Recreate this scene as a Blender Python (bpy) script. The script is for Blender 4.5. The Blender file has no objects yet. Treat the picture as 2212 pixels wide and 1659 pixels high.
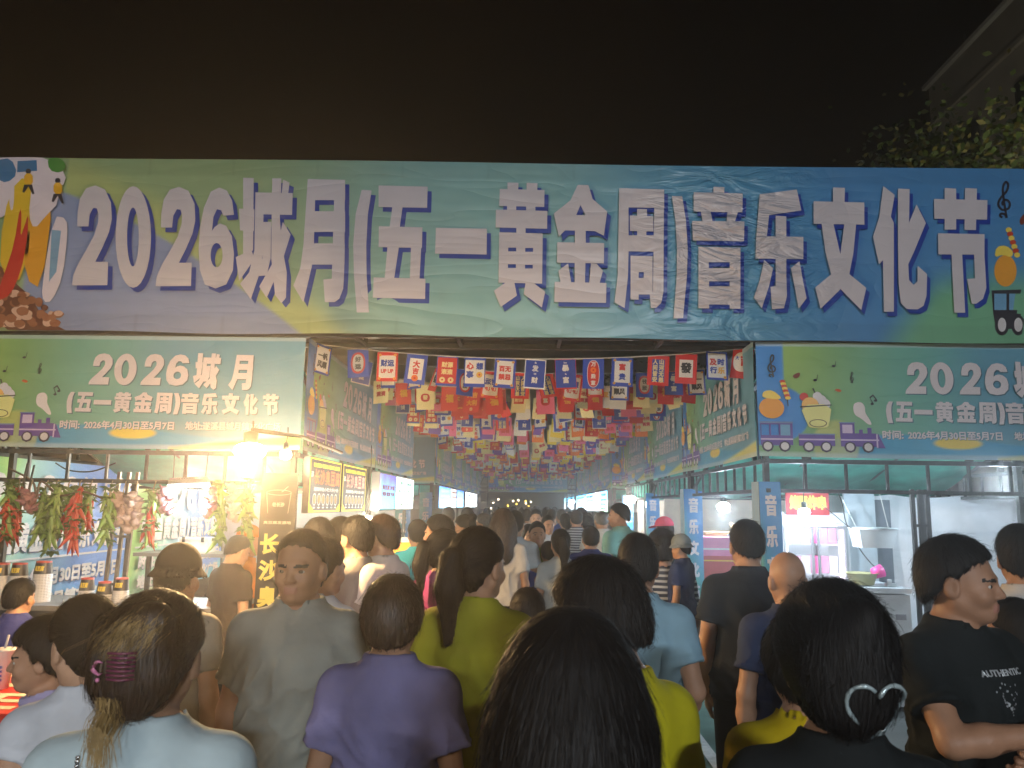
import bpy, math, random
import numpy as np
from math import sin, cos, pi, radians, sqrt, atan2
from mathutils import Vector, Matrix, noise as mnoise
from mathutils.bvhtree import BVHTree
from mathutils.geometry import tessellate_polygon

scene = bpy.context.scene
COL = scene.collection
rng = random.Random(7)

# ------------------------------------------------------------------ camera
YAW, PITCH, ROLL = radians(1.2916), radians(8.968), radians(0.85)
FPX, CXP, CYP = 1660.0, 1106.0, 829.5        # focal length and centre on a 2212 px wide picture
CAMZ = 1.75
camd = bpy.data.cameras.new('camera')
camd.sensor_width = 36.0
camd.lens = 36.0 * FPX / 2212.0
camd.clip_start = 0.05
camd.clip_end = 500
camd.dof.use_dof = True
camd.dof.focus_distance = 6.5
camd.dof.aperture_fstop = 9.0
cam = bpy.data.objects.new('camera', camd)
COL.objects.link(cam)
RM = Matrix.Rotation(YAW, 3, 'Z') @ Matrix.Rotation(pi / 2 + PITCH, 3, 'X') @ Matrix.Rotation(ROLL, 3, 'Z')
cam.matrix_world = Matrix.Translation((0, 0, CAMZ)) @ RM.to_4x4()
scene.camera = cam

def at(px, py, Y):
    """measured direction in the photograph -> the point at distance Y down the alley"""
    d = RM @ Vector(((px - CXP) / FPX, -(py - CYP) / FPX, -1.0))
    d = d * (Y / d.y)
    return Vector((d.x, d.y, d.z + CAMZ))

# ------------------------------------------------------------------ night sky
world = bpy.data.worlds.new('World')
scene.world = world
world.use_nodes = True
wn = world.node_tree
sky = wn.nodes.new('ShaderNodeTexSky')
sky.sky_type = 'NISHITA'
sky.sun_disc = False
sky.sun_elevation = radians(-4)
sky.sun_rotation = radians(150)
wn.links.new(sky.outputs[0], wn.nodes['Background'].inputs[0])
wn.nodes['Background'].inputs[1].default_value = 0.004

# ------------------------------------------------------------------ lamps of the square behind the camera
def lamp(kind, name, loc, power, color, size=0.1, target=None, spot=None):
    l = bpy.data.lights.new(name, kind)
    l.energy = power
    l.color = color
    if kind == 'AREA':
        l.shape = 'DISK'; l.size = size
    else:
        l.shadow_soft_size = size
    if spot:
        l.spot_size = spot; l.spot_blend = 0.6
    o = bpy.data.objects.new(name, l)
    o.location = loc
    if target is not None:
        o.rotation_euler = (Vector(target) - Vector(loc)).to_track_quat('-Z', 'Y').to_euler()
    COL.objects.link(o)
    return o

FLOODS = [((2.6, -10.0, 4.6), 760, (0.86, 0.94, 1.0), (0.9, 6, 2.5)), ((-5.0, -9.0, 4.3), 340, (1.0, 0.93, 0.85), (-1.6, 6, 2.5))]
for loc_, pw_, col_, tg_ in FLOODS:
    fl_ = lamp('AREA', 'square_floodlight', loc_, pw_, col_, 0.10, tg_)
    fl_.data.shape = 'RECTANGLE'; fl_.data.size = 1.3; fl_.data.size_y = 0.10

scene.view_settings.view_transform = 'Standard'
scene.view_settings.look = 'None'
scene.view_settings.exposure = 0.0
scene.view_settings.gamma = 1.0
scene.cycles.use_denoising = True
scene.cycles.max_bounces = 6
scene.cycles.diffuse_bounces = 3
scene.cycles.glossy_bounces = 2
scene.cycles.transmission_bounces = 4
scene.cycles.volume_bounces = 0
scene.cycles.sample_clamp_indirect = 4.0
scene.cycles.caustics_reflective = False
scene.cycles.caustics_refractive = False

# ------------------------------------------------------------------ helpers
def lin(c):
    def f(v):
        v /= 255.0
        return v / 12.92 if v <= 0.04045 else ((v + 0.055) / 1.055) ** 2.4
    return tuple(f(v) for v in c)

MATS = {}
def mat(name, color, rough=0.6, metal=0.0, emit=None, es=0.0, var=0.12, vscale=6.0, bump=0.0, bscale=60.0,
        attr=False, spec=0.5, wrinkle=0.0, trans=0.0, alpha=1.0, transmission=0.0, crinkle=False):
    """procedural Principled material: noise-varied base colour, optional bump and vinyl wrinkles"""
    if name in MATS:
        return MATS[name]
    m = bpy.data.materials.new(name)
    m.use_nodes = True
    nt = m.node_tree
    N, L = nt.nodes, nt.links
    b = N['Principled BSDF']
    b.inputs['Roughness'].default_value = rough
    b.inputs['Metallic'].default_value = metal
    b.inputs['Specular IOR Level'].default_value = spec
    geo = N.new('ShaderNodeNewGeometry')
    tc = N.new('ShaderNodeTexCoord')
    nz = N.new('ShaderNodeTexNoise')
    nz.inputs['Scale'].default_value = vscale
    nz.inputs['Detail'].default_value = 4
    L.new(tc.outputs['Object'], nz.inputs['Vector'])
    mr = N.new('ShaderNodeMapRange')
    mr.inputs[1].default_value = 0.3; mr.inputs[2].default_value = 0.7
    mr.inputs[3].default_value = 1 - var; mr.inputs[4].default_value = 1 + var
    L.new(nz.outputs[0], mr.inputs[0])
    mx = N.new('ShaderNodeMix'); mx.data_type = 'RGBA'; mx.blend_type = 'MULTIPLY'
    mx.inputs[0].default_value = 1.0
    if attr:
        at_ = N.new('ShaderNodeAttribute'); at_.attribute_name = 'Col'
        L.new(at_.outputs['Color'], mx.inputs[6])
    else:
        mx.inputs[6].default_value = (*color, 1)
    L.new(mr.outputs[0], mx.inputs[7])
    L.new(mx.outputs[2], b.inputs['Base Color'])
    if emit is not None:
        b.inputs['Emission Color'].default_value = (*emit, 1)
        b.inputs['Emission Strength'].default_value = es
    if transmission:
        b.inputs['Transmission Weight'].default_value = transmission
    if alpha < 1:
        b.inputs['Alpha'].default_value = alpha
    prev = None
    if bump:
        n2 = N.new('ShaderNodeTexNoise')
        n2.inputs['Scale'].default_value = bscale
        n2.inputs['Detail'].default_value = 3
        L.new(tc.outputs['Object'], n2.inputs['Vector'])
        bp = N.new('ShaderNodeBump')
        bp.inputs['Strength'].default_value = bump
        bp.inputs['Distance'].default_value = 0.02
        L.new(n2.outputs[0], bp.inputs['Height'])
        prev = bp
    if wrinkle:
        def wr(rot, sc, dist, det, strength, distance, prev):
            mp = N.new('ShaderNodeMapping')
            mp.inputs['Rotation'].default_value = (0, rot, 0)
            mp.inputs['Scale'].default_value = sc
            L.new(geo.outputs['Position'], mp.inputs['Vector'])
            n3 = N.new('ShaderNodeTexNoise')
            n3.inputs['Scale'].default_value = 1.0
            n3.inputs['Detail'].default_value = det
            n3.inputs['Distortion'].default_value = dist
            L.new(mp.outputs[0], n3.inputs['Vector'])
            # ridge
            s1 = N.new('ShaderNodeMath'); s1.operation = 'SUBTRACT'; s1.inputs[1].default_value = 0.5
            L.new(n3.outputs[0], s1.inputs[0])
            s2 = N.new('ShaderNodeMath'); s2.operation = 'ABSOLUTE'
            L.new(s1.outputs[0], s2.inputs[0])
            s3 = N.new('ShaderNodeMath'); s3.operation = 'POWER'; s3.inputs[1].default_value = 0.6
            L.new(s2.outputs[0], s3.inputs[0])
            bp = N.new('ShaderNodeBump')
            bp.inputs['Strength'].default_value = strength
            bp.inputs['Distance'].default_value = distance
            L.new(s3.outputs[0], bp.inputs['Height'])
            if prev:
                L.new(prev.outputs[0], bp.inputs['Normal'])
            return bp
        prev = wr(radians(38), (0.5, 0.8, 2.6), 0.6, 2, 0.35 * wrinkle, 0.10, prev)
        prev = wr(radians(-50), (0.45, 0.8, 1.6), 0.9, 3, 0.22 * wrinkle, 0.10, prev)
    if crinkle:                                  # the crumpled patch right of the middle of the big banner
        ds = N.new('ShaderNodeVectorMath'); ds.operation = 'DISTANCE'
        mp = N.new('ShaderNodeMapping'); mp.inputs['Scale'].default_value = (1, .2, .8); mp.inputs['Location'].default_value = (-1.72, 0, -3.1)
        L.new(geo.outputs['Position'], mp.inputs['Vector'])
        ds.inputs[1].default_value = (0, 1.24, 0)
        L.new(mp.outputs[0], ds.inputs[0])
        mk = N.new('ShaderNodeMapRange'); mk.inputs[1].default_value = .15; mk.inputs[2].default_value = .95; mk.inputs[3].default_value = 1; mk.inputs[4].default_value = 0
        L.new(ds.outputs['Value'], mk.inputs[0])
        m2 = N.new('ShaderNodeMapping'); m2.inputs['Rotation'].default_value = (0, radians(-30), 0); m2.inputs['Scale'].default_value = (2.2, 1, 5.5)
        L.new(geo.outputs['Position'], m2.inputs['Vector'])
        n4 = N.new('ShaderNodeTexNoise'); n4.inputs['Scale'].default_value = 1.0; n4.inputs['Detail'].default_value = 3; n4.inputs['Distortion'].default_value = 1.6
        L.new(m2.outputs[0], n4.inputs['Vector'])
        ml = N.new('ShaderNodeMath'); ml.operation = 'MULTIPLY'
        L.new(n4.outputs[0], ml.inputs[0]); L.new(mk.outputs[0], ml.inputs[1])
        bp = N.new('ShaderNodeBump'); bp.inputs['Strength'].default_value = .8; bp.inputs['Distance'].default_value = .16
        L.new(ml.outputs[0], bp.inputs['Height'])
        if prev: L.new(prev.outputs[0], bp.inputs['Normal'])
        prev = bp
        b.inputs['Roughness'].default_value = .34
    if prev:
        L.new(prev.outputs[0], b.inputs['Normal'])
    if trans:
        tr = N.new('ShaderNodeBsdfTranslucent')
        L.new(mx.outputs[2], tr.inputs['Color'])
        ms = N.new('ShaderNodeMixShader')
        ms.inputs[0].default_value = trans
        L.new(b.outputs[0], ms.inputs[1])
        L.new(tr.outputs[0], ms.inputs[2])
        L.new(ms.outputs[0], N['Material Output'].inputs['Surface'])
    MATS[name] = m
    return m

def tag(o, label=None, cat=None, group=None, kind=None):
    if label: o['label'] = label
    if cat: o['category'] = cat
    if group: o['group'] = group
    if kind: o['kind'] = kind
    return o

def empty(name, loc, label=None, cat=None, group=None, rz=0.0):
    o = bpy.data.objects.new(name, None)
    o.empty_display_size = 0.1
    o.location = loc
    o.rotation_euler = (0, 0, rz)
    COL.objects.link(o)
    return tag(o, label, cat, group)

class MB:
    """collects shapes, then links them as ONE mesh object"""
    def __init__(s):
        s.v, s.f, s.m, s.sm = [], [], [], []
    def add(s, verts, faces, mi=0, smooth=False):
        b = len(s.v)
        s.v.extend([tuple(p) for p in verts])
        for f in faces:
            s.f.append([i + b for i in f]); s.m.append(mi); s.sm.append(smooth)
        return s
    def box(s, c, d, mi=0, R=None):
        x, y, z = d[0] / 2, d[1] / 2, d[2] / 2
        vs = [Vector((a * x, b * y, e * z)) for a in (-1, 1) for b in (-1, 1) for e in (-1, 1)]
        if R is not None: vs = [R @ p for p in vs]
        vs = [p + Vector(c) for p in vs]
        return s.add(vs, [(0, 1, 3, 2), (4, 6, 7, 5), (0, 4, 5, 1), (2, 3, 7, 6), (0, 2, 6, 4), (1, 5, 7, 3)], mi)
    def bar(s, p0, p1, w, h=None, mi=0):
        p0, p1 = Vector(p0), Vector(p1)
        d = p1 - p0
        q = d.to_track_quat('X', 'Z').to_matrix()
        return s.box((p0 + p1) / 2, (d.length, w, h or w), mi, q)
    def tube(s, pts, r, n=8, mi=0, cap=True, smooth=True):
        pts = [Vector(p) for p in pts]
        k = len(pts)
        rs = r if hasattr(r, '__len__') else [r] * k
        vs, fs = [], []
        up = Vector((0.13, 0.31, 0.94))
        for i, p in enumerate(pts):
            t = (pts[min(i + 1, k - 1)] - pts[max(i - 1, 0)]).normalized()
            a = t.cross(up)
            if a.length < 1e-3: a = t.cross(Vector((1, 0, 0)))
            a.normalize(); b = t.cross(a)
            for j in range(n):
                th = 2 * pi * j / n
                vs.append(p + (a * cos(th) + b * sin(th)) * rs[i])
        for i in range(k - 1):
            for j in range(n):
                fs.append((i * n + j, i * n + (j + 1) % n, (i + 1) * n + (j + 1) % n, (i + 1) * n + j))
        if cap:
            fs.append(tuple(range(n))[::-1]); fs.append(tuple((k - 1) * n + j for j in range(n)))
        return s.add(vs, fs, mi, smooth)
    def lathe(s, prof, c, n=20, mi=0, R=None, smooth=True):
        vs, fs = [], []
        for (r, z) in prof:
            for j in range(n):
                p = Vector((r * cos(2 * pi * j / n), r * sin(2 * pi * j / n), z))
                if R is not None: p = R @ p
                vs.append(p + Vector(c))
        for i in range(len(prof) - 1):
            for j in range(n):
                fs.append((i * n + j, i * n + (j + 1) % n, (i + 1) * n + (j + 1) % n, (i + 1) * n + j))
        return s.add(vs, fs, mi, smooth)
    def ell(s, c, r, n=12, m=8, mi=0, R=None):
        prof = [(max(1e-4, cos(-pi / 2 + pi * i / m)), sin(-pi / 2 + pi * i / m)) for i in range(m + 1)]
        vs, fs = [], []
        for (a, z) in prof:
            for j in range(n):
                p = Vector((a * cos(2 * pi * j / n) * r[0], a * sin(2 * pi * j / n) * r[1], z * r[2]))
                if R is not None: p = R @ p
                vs.append(p + Vector(c))
        for i in range(m):
            for j in range(n):
                fs.append((i * n + j, i * n + (j + 1) % n, (i + 1) * n + (j + 1) % n, (i + 1) * n + j))
        return s.add(vs, fs, mi, True)
    def flat(s, loops, fn, mi=0):
        """flat shape with holes; fn maps (u, v) to 3-D"""
        ls = [[Vector((p[0], p[1], 0)) for p in l] for l in loops]
        tris = tessellate_polygon(ls)
        pts = [p for l in ls for p in l]
        return s.add([fn(p.x, p.y) for p in pts], tris, mi)
    def build(s, name, mats, parent=None, loc=None, label=None, cat=None, group=None, kind=None, sub=False):
        me = bpy.data.meshes.new(name)
        vs = s.v
        if loc is not None and not sub:
            l = Vector(loc); vs = [tuple(Vector(p) - l) for p in vs]
        me.from_pydata(vs, [], s.f)
        for m in (mats if isinstance(mats, (list, tuple)) else [mats]):
            me.materials.append(m)
        me.polygons.foreach_set('material_index', s.m)
        me.polygons.foreach_set('use_smooth', s.sm)
        me.update()
        o = bpy.data.objects.new(name, me)
        if loc is not None: o.location = loc
        if parent is not None: o.parent = parent
        COL.objects.link(o)
        return tag(o, label, cat, group, kind)

def dup(o, loc, rz=None, label=None, group=None, fn=None):
    """copy of a thing with copies of its parts and sub-parts"""
    r = o.copy(); COL.objects.link(r); r.location = loc
    if rz is not None: r.rotation_euler = (0, 0, rz)
    if label: r['label'] = label
    if group: r['group'] = group
    for ch in list(o.children):
        c = ch.copy(); COL.objects.link(c); c.parent = r
        for g in ch.children:
            d = g.copy(); COL.objects.link(d); d.parent = c
    return r

# ------------------------------------------------------------------ writing
_tc = {}
def text_geo(body, bold=0.03):
    """flat glyph mesh scaled to the unit box: (verts (u,v), faces, aspect)"""
    key = (body, bold)
    if key in _tc: return _tc[key]
    c = bpy.data.curves.new('text', 'FONT')
    c.body = body
    c.size = 1.0
    c.bevel_depth = bold
    c.bevel_resolution = 0
    c.resolution_u = 3
    c.fill_mode = 'FRONT'
    c.space_line = 1.05
    o = bpy.data.objects.new('text', c)
    COL.objects.link(o)
    bpy.context.view_layer.update()
    me = bpy.data.meshes.new_from_object(o.evaluated_get(bpy.context.evaluated_depsgraph_get()))
    n = len(me.vertices)
    co = np.empty(n * 3); me.vertices.foreach_get('co', co); co = co.reshape(-1, 3)
    fs = [list(p.vertices) for p in me.polygons]
    bpy.data.objects.remove(o); bpy.data.curves.remove(c); bpy.data.meshes.remove(me)
    lo, hi = co[:, :2].min(0), co[:, :2].max(0)
    sz = hi - lo
    uv = (co[:, :2] - lo) / sz
    d = (co[:, 2] - co[:, 2].min()) / max(1e-6, np.ptp(co[:, 2]))
    _tc[key] = (uv, d, fs, sz[0] / sz[1])
    return _tc[key]

def put_text(mb, body, x0, x1, z0, z1, fn, mi=0, bold=0.03, fit=False):
    """writes body into the box x0..x1, z0..z1; fn(x, z, lift) -> 3-D"""
    uv, d, fs, asp = text_geo(body, bold)
    if fit:
        w = (z1 - z0) * asp
        if w < x1 - x0:
            c = (x0 + x1) / 2; x0, x1 = c - w / 2, c + w / 2
    mb.add([fn(x0 + u * (x1 - x0), z0 + v * (z1 - z0), dd * 0.0008) for (u, v), dd in zip(uv, d)], fs, mi)
# ------------------------------------------------------------------ heavy title characters, outlines in their own boxes
def _el(cx, cy, rx, ry, n=28):
    return [(cx + rx * cos(2 * pi * i / n), cy + ry * sin(2 * pi * i / n)) for i in range(n)]
def _sm(pts, it=2):
    for _ in range(it):
        q = []
        for i in range(len(pts)):
            a, b = pts[i], pts[(i + 1) % len(pts)]
            q += [(a[0] * .75 + b[0] * .25, a[1] * .75 + b[1] * .25), (a[0] * .25 + b[0] * .75, a[1] * .25 + b[1] * .75)]
        pts = q
    return pts
def _r(x0, y0, x1, y1): return [(x0, y0), (x1, y0), (x1, y1), (x0, y1)]
_two = [(0, 41), (14, 41), (28, 41), (41, 41), (45, 28), (54, 22.5), (62, 23), (66, 29), (65, 37), (55, 50), (35, 65), (15, 79), (3, 90), (0, 100), (44, 100), (88, 100), (89, 88), (90, 76.5), (58, 76.5), (75, 63), (92, 47), (99, 34), (97, 17), (82, 4), (58, 0), (35, 3), (20, 12), (14, 26), (13, 40)]
_two = [(13, 41), (41, 41), (44, 29), (53, 22.5), (62, 23), (66, 29), (65, 37), (55, 50), (35, 65), (15, 79), (3, 90), (0, 100), (88, 100), (90, 76.5), (58, 76.5), (75, 63), (92, 47), (99, 34), (97, 17), (82, 4), (58, 0), (35, 3), (20, 13), (14, 27)]
_six = [(70, 28), (100, 27), (95, 13), (80, 3), (58, 0), (35, 4), (15, 20), (4, 40), (0, 62), (4, 82), (18, 96), (48, 100), (78, 96), (97, 82), (100, 66), (94, 48), (78, 38), (60, 35.5), (46, 39), (38, 43), (42, 29), (52, 21.5), (64, 22.5)]
# each entry: zoom id (origin x, origin y, scale in photograph pixels) and a list of (outer, holes...) shapes
Z = {1: (0, 500, 2.011), 2: (1000, 500, 1.8433), 3: (2100, 500, 1.429)}
def _n(box, loops):
    x0, y0, x1, y1 = box
    return [[(x0 + p[0] / 100 * (x1 - x0), y0 + p[1] / 100 * (y1 - y0)) for p in l] for l in loops]
GLY = [
 ('2', 1, [_n((540, 340, 826, 1050), [_two])]),
 ('0', 1, [_n((850, 345, 1102, 1068), [_el(50, 50, 50, 50), _el(49, 50, 16.5, 29)])]),
 ('2', 1, [_n((1135, 350, 1420, 1056), [_two])]),
 ('6', 1, [_n((1440, 355, 1692, 1073), [_six, _el(51, 67, 17, 12)])]),
 ('城', 1, [[[(1757, 285), (1832, 288), (1828, 800), (1757, 850)]], [[(1728, 505), (1838, 510), (1834, 665), (1735, 660)]], [[(1705, 850), (1815, 800), (1840, 860), (1730, 1020)]],
          [[(1848, 390), (2110, 395), (2105, 550), (1848, 545)]], [[(1845, 390), (1903, 390), (1900, 800), (1880, 950), (1812, 1150), (1735, 1040), (1800, 960), (1838, 800)]],
          [[(1900, 600), (1957, 600), (1953, 860), (1925, 980), (1870, 985), (1868, 890), (1895, 860)]],
          [[(1965, 290), (2030, 290), (2018, 560), (2030, 740), (2068, 960), (2062, 1140), (2030, 1178), (1985, 1120), (1958, 860), (1960, 560)]],
          [[(2042, 300), (2088, 320), (2078, 395), (2032, 395)]], [[(2040, 600), (2095, 690), (2030, 900), (1925, 1140), (1872, 1060), (1975, 880)]]]),
 ('月', 2, [[[(188, 270), (240, 275), (228, 690), (215, 840), (160, 1075), (95, 965), (140, 850), (160, 700)]], [[(190, 270), (432, 275), (432, 408), (190, 408)]],
          [[(225, 480), (432, 480), (432, 615), (225, 615)]], [[(215, 690), (430, 690), (428, 828), (210, 828)]],
          [[(364, 277), (431, 277), (427, 850), (420, 985), (395, 1050), (365, 1072), (300, 1073), (290, 925), (345, 920), (352, 700)]]]),
 ('(', 2, [[[(540, 340), (605, 345), (580, 500), (570, 700), (572, 900), (588, 1140), (508, 1140), (490, 900), (484, 700), (500, 500)]]]),
 ('五', 2, [[[(650, 312), (970, 320), (966, 458), (650, 452)]], [[(740, 450), (806, 454), (788, 584), (722, 582)]], [[(652, 578), (936, 585), (933, 720), (650, 714)]],
          [[(708, 712), (782, 716), (752, 918), (690, 916)]], [[(866, 600), (934, 600), (917, 920), (854, 918)]], [[(618, 912), (956, 920), (953, 1052), (613, 1045)]]]),
 ('一', 2, [[[(1024, 588), (1356, 594), (1354, 762), (1018, 756)]]]),
 ('黄', 2, [[[(1490, 292), (1562, 295), (1560, 345), (1490, 345)]], [[(1615, 295), (1686, 298), (1684, 348), (1615, 348)]], [[(1440, 335), (1732, 342), (1730, 452), (1436, 446)]],
          [[(1487, 440), (1547, 444), (1547, 480), (1487, 478)]], [[(1612, 446), (1672, 446), (1672, 482), (1612, 480)]], [[(1415, 470), (1750, 478), (1748, 595), (1413, 586)]],
          [[(1548, 585), (1608, 588), (1608, 626), (1548, 624)]], [[(1436, 618), (1720, 626), (1716, 952), (1432, 946)], _r(1495, 718, 1547, 742), _r(1606, 720, 1657, 745), _r(1493, 826, 1545, 850), _r(1604, 830, 1655, 854)],
          [[(1490, 944), (1535, 946), (1552, 1030), (1446, 1105), (1402, 998), (1480, 944)]], [[(1608, 946), (1660, 948), (1736, 1005), (1714, 1108), (1596, 1020)]]]),
 ('金', 2, [[[(1948, 308), (2018, 310), (2045, 400), (2140, 482), (2118, 640), (2060, 610), (1865, 605), (1825, 645), (1792, 495), (1900, 410)], [(1966, 440), (1938, 505), (1998, 505)]],
          [[(1930, 600), (2000, 604), (2000, 690), (1930, 688)]], [[(1815, 682), (2120, 688), (2118, 820), (1812, 815)]], [[(1928, 810), (1998, 812), (1995, 950), (1928, 948)]],
          [[(1885, 820), (1905, 945), (1836, 945), (1822, 868)]], [[(2035, 820), (2070, 822), (2112, 868), (2090, 950), (2022, 950)]], [[(1798, 940), (2135, 948), (2132, 1078), (1796, 1072)]]]),
 ('周', 3, [[[(148, 256), (195, 256), (195, 580), (192, 700), (175, 862), (124, 832), (140, 700)]], [[(150, 256), (375, 262), (375, 356), (150, 352)]],
          [[(326, 264), (374, 264), (371, 780), (360, 835), (335, 860), (308, 862), (302, 790), (318, 780)]], [[(238, 360), (288, 362), (288, 400), (238, 400)]],
          [[(202, 394), (320, 398), (320, 475), (202, 472)]], [[(238, 468), (285, 468), (285, 500), (238, 500)]], [[(195, 494), (322, 494), (322, 577), (195, 575)]],
          [[(205, 597), (316, 600), (316, 793), (246, 793), (246, 820), (205, 818)], _r(246, 680, 272, 710)]]),
 (')', 3, [[[(414, 295), (466, 296), (485, 420), (494, 560), (490, 700), (470, 912), (422, 914), (438, 700), (440, 560), (432, 420)]]]),
 ('音', 3, [[[(624, 248), (680, 250), (678, 280), (624, 280)]], [[(524, 276), (772, 282), (770, 378), (524, 374)]], [[(560, 372), (610, 374), (620, 430), (570, 428)]], [[(695, 376), (748, 378), (730, 430), (690, 428)]],
          [[(516, 422), (780, 424), (778, 524), (520, 520)]], [[(548, 552), (760, 556), (760, 865), (706, 865), (706, 845), (602, 843), (602, 864), (548, 862)], _r(600, 630, 706, 660), _r(602, 726, 706, 752)]]),
 ('乐', 3, [[[(870, 285), (1045, 262), (1068, 368), (905, 392), (893, 505), (840, 505), (858, 285)]], [[(840, 498), (1078, 502), (1078, 614), (836, 612)]],
          [[(938, 395), (992, 398), (992, 700), (995, 800), (980, 862), (920, 868), (912, 755), (938, 750)]], [[(880, 618), (925, 660), (905, 750), (868, 862), (828, 808), (858, 720)]], [[(1015, 660), (1058, 625), (1075, 720), (1094, 812), (1054, 865), (1035, 760)]]]),
 ('文', 3, [[[(1228, 252), (1288, 254), (1286, 328), (1228, 328)]], [[(1130, 322), (1386, 328), (1386, 440), (1130, 436)]], [[(1170, 434), (1230, 436), (1265, 590), (1310, 690), (1396, 760), (1370, 872), (1268, 768), (1218, 690), (1190, 580)]],
          [[(1285, 436), (1345, 436), (1330, 590), (1310, 690), (1262, 770), (1165, 865), (1138, 758), (1220, 690), (1265, 590)]]]),
 ('化', 3, [[[(1482, 245), (1540, 290), (1520, 400), (1535, 430), (1535, 880), (1485, 880), (1480, 620), (1460, 640), (1430, 500), (1462, 400)]],
          [[(1556, 258), (1615, 260), (1612, 430), (1650, 338), (1697, 432), (1640, 570), (1608, 640), (1612, 720), (1635, 745), (1655, 725), (1655, 648), (1703, 690), (1700, 800), (1685, 850), (1655, 868), (1600, 866), (1570, 835), (1560, 740), (1556, 560)]]]),
 ('节', 3, [[[(1738, 310), (2008, 316), (2006, 415), (1740, 410)]], [[(1792, 255), (1850, 258), (1850, 465), (1792, 465)]], [[(1895, 255), (1955, 258), (1950, 468), (1892, 466)]],
          [[(1758, 484), (1993, 488), (1993, 592), (1760, 590)]], [[(1826, 586), (1880, 588), (1895, 885), (1840, 885)]], [[(1940, 586), (1992, 586), (2002, 760), (1985, 815), (1950, 840), (1928, 840), (1905, 715), (1945, 712)]]]),
]
def _px(zid, p):
    ox, oy, s = Z[zid]
    return ((p[0] / s + ox) * 0.60636, (p[1] / s + oy) * 0.60636)
GL = {}
for ch, zid, shapes in GLY:                      # each glyph in its unit box (u right, v up) for the smaller banners
    pts = [p for sh in shapes for l in sh for p in l]
    x0, x1 = min(p[0] for p in pts), max(p[0] for p in pts)
    y0, y1 = min(p[1] for p in pts), max(p[1] for p in pts)
    GL.setdefault(ch, [[[((p[0] - x0) / (x1 - x0), (y1 - p[1]) / (y1 - y0)) for p in l] for l in sh] for sh in shapes])

def put_glyph(mb, ch, x0, x1, z0, z1, fn, mi=0):
    for k, sh in enumerate(GL[ch]):
        mb.flat([[(x0 + u * (x1 - x0), z0 + v * (z1 - z0)) for u, v in l] for l in sh], lambda a, b, k=k: fn(a, b, k * 0.0001), mi)

def grid_sheet(name, nx, nz, pos, colf, material, parent=None, loc=None):
    """printed cloth as a fine grid; colf(u, v) arrays -> linear rgb print"""
    u, v = np.meshgrid(np.linspace(0, 1, nx), np.linspace(0, 1, nz))
    u, v = u.ravel(), v.ravel()
    P = pos(u, v)
    if loc is not None: P = P - np.array(loc)
    a = np.arange(nx * nz).reshape(nz, nx)
    F = np.stack([a[:-1, :-1], a[:-1, 1:], a[1:, 1:], a[1:, :-1]], -1).reshape(-1, 4)
    me = bpy.data.meshes.new(name)
    me.from_pydata(P.tolist(), [], F.tolist())
    if colf is not None:
        c = np.ones((nx * nz, 4)); c[:, :3] = colf(u, v)
        ca = me.color_attributes.new('Col', 'FLOAT_COLOR', 'POINT')
        ca.data.foreach_set('color', c.ravel())
    me.materials.append(material)
    me.polygons.foreach_set('use_smooth', [True] * len(F))
    o = bpy.data.objects.new(name, me)
    if loc is not None: o.location = loc
    if parent: o.parent = parent
    COL.objects.link(o)
    return o

def mixc(a, b, t): return a + (b - a) * np.clip(t, 0, 1)[:, None]
def sstep(x, a, b):
    t = np.clip((x - a) / (b - a), 0, 1); return t * t * (3 - 2 * t)

M_VINYL = mat('printed_vinyl', (1, 1, 1), 0.42, attr=True, var=0.04, wrinkle=0.6, spec=0.45)
M_WHITEP = mat('white_print', (0.66, 0.63, 0.69), 0.42, var=0.03, wrinkle=0.6, spec=0.45)
M_BIGV = mat('big_banner_vinyl', (1, 1, 1), 0.42, attr=True, var=0.04, wrinkle=0.45, spec=0.5, crinkle=True)
M_BIGW = mat('big_white_print', (0.60, 0.575, 0.64), 0.42, var=0.03, wrinkle=0.45, spec=0.5, crinkle=True)
M_BIGN = mat('big_navy_print', lin((28, 62, 160)), 0.42, var=0.03, wrinkle=0.45, spec=0.5, crinkle=True)
M_NAVYP = mat('navy_print', lin((28, 62, 160)), 0.42, var=0.03, wrinkle=0.6, spec=0.45)
def vinyl(name, rgb): return mat('print_' + name, lin(rgb), 0.42, var=0.05, wrinkle=0.6, spec=0.45)
M_STEEL = mat('dark_steel', (0.05, 0.055, 0.06), 0.45, 0.6, var=0.3, vscale=20)
M_RUST = mat('weathered_steel', (0.16, 0.12, 0.09), 0.55, 0.4, var=0.35, vscale=14)

# ------------------------------------------------------------------ ground
def ground():
    m = mat('ground_paving', (0.11, 0.12, 0.12), 0.75, var=0.3, vscale=1.5, bump=0.4, bscale=40)
    b = MB(); b.add([(-120, -60, 0), (120, -60, 0), (120, 260, 0), (-120, 260, 0)], [(0, 1, 2, 3)])
    b.build('ground', m, kind='structure')
    g = mat('green_carpet', (0.10, 0.20, 0.17), 0.9, var=0.25, vscale=3, bump=0.5, bscale=120)
    b = MB(); b.add([(-1.75, 2.0, .004), (1.7, 2.0, .004), (1.7, 40, .004), (-1.75, 40, .004)], [(0, 1, 2, 3)])
    b.build('path', g, kind='structure')
    w = mat('white_paint', (0.6, 0.6, 0.58), 0.6, var=0.2, vscale=20)
    b = MB()
    for x in (1.28, -1.4):
        b.add([(x, 2.0, .008), (x + .09, 2.0, .008), (x + .09, 16, .008), (x, 16, .008)], [(0, 1, 2, 3)])
    b.build('path_marking', w, kind='structure')
ground()

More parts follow.
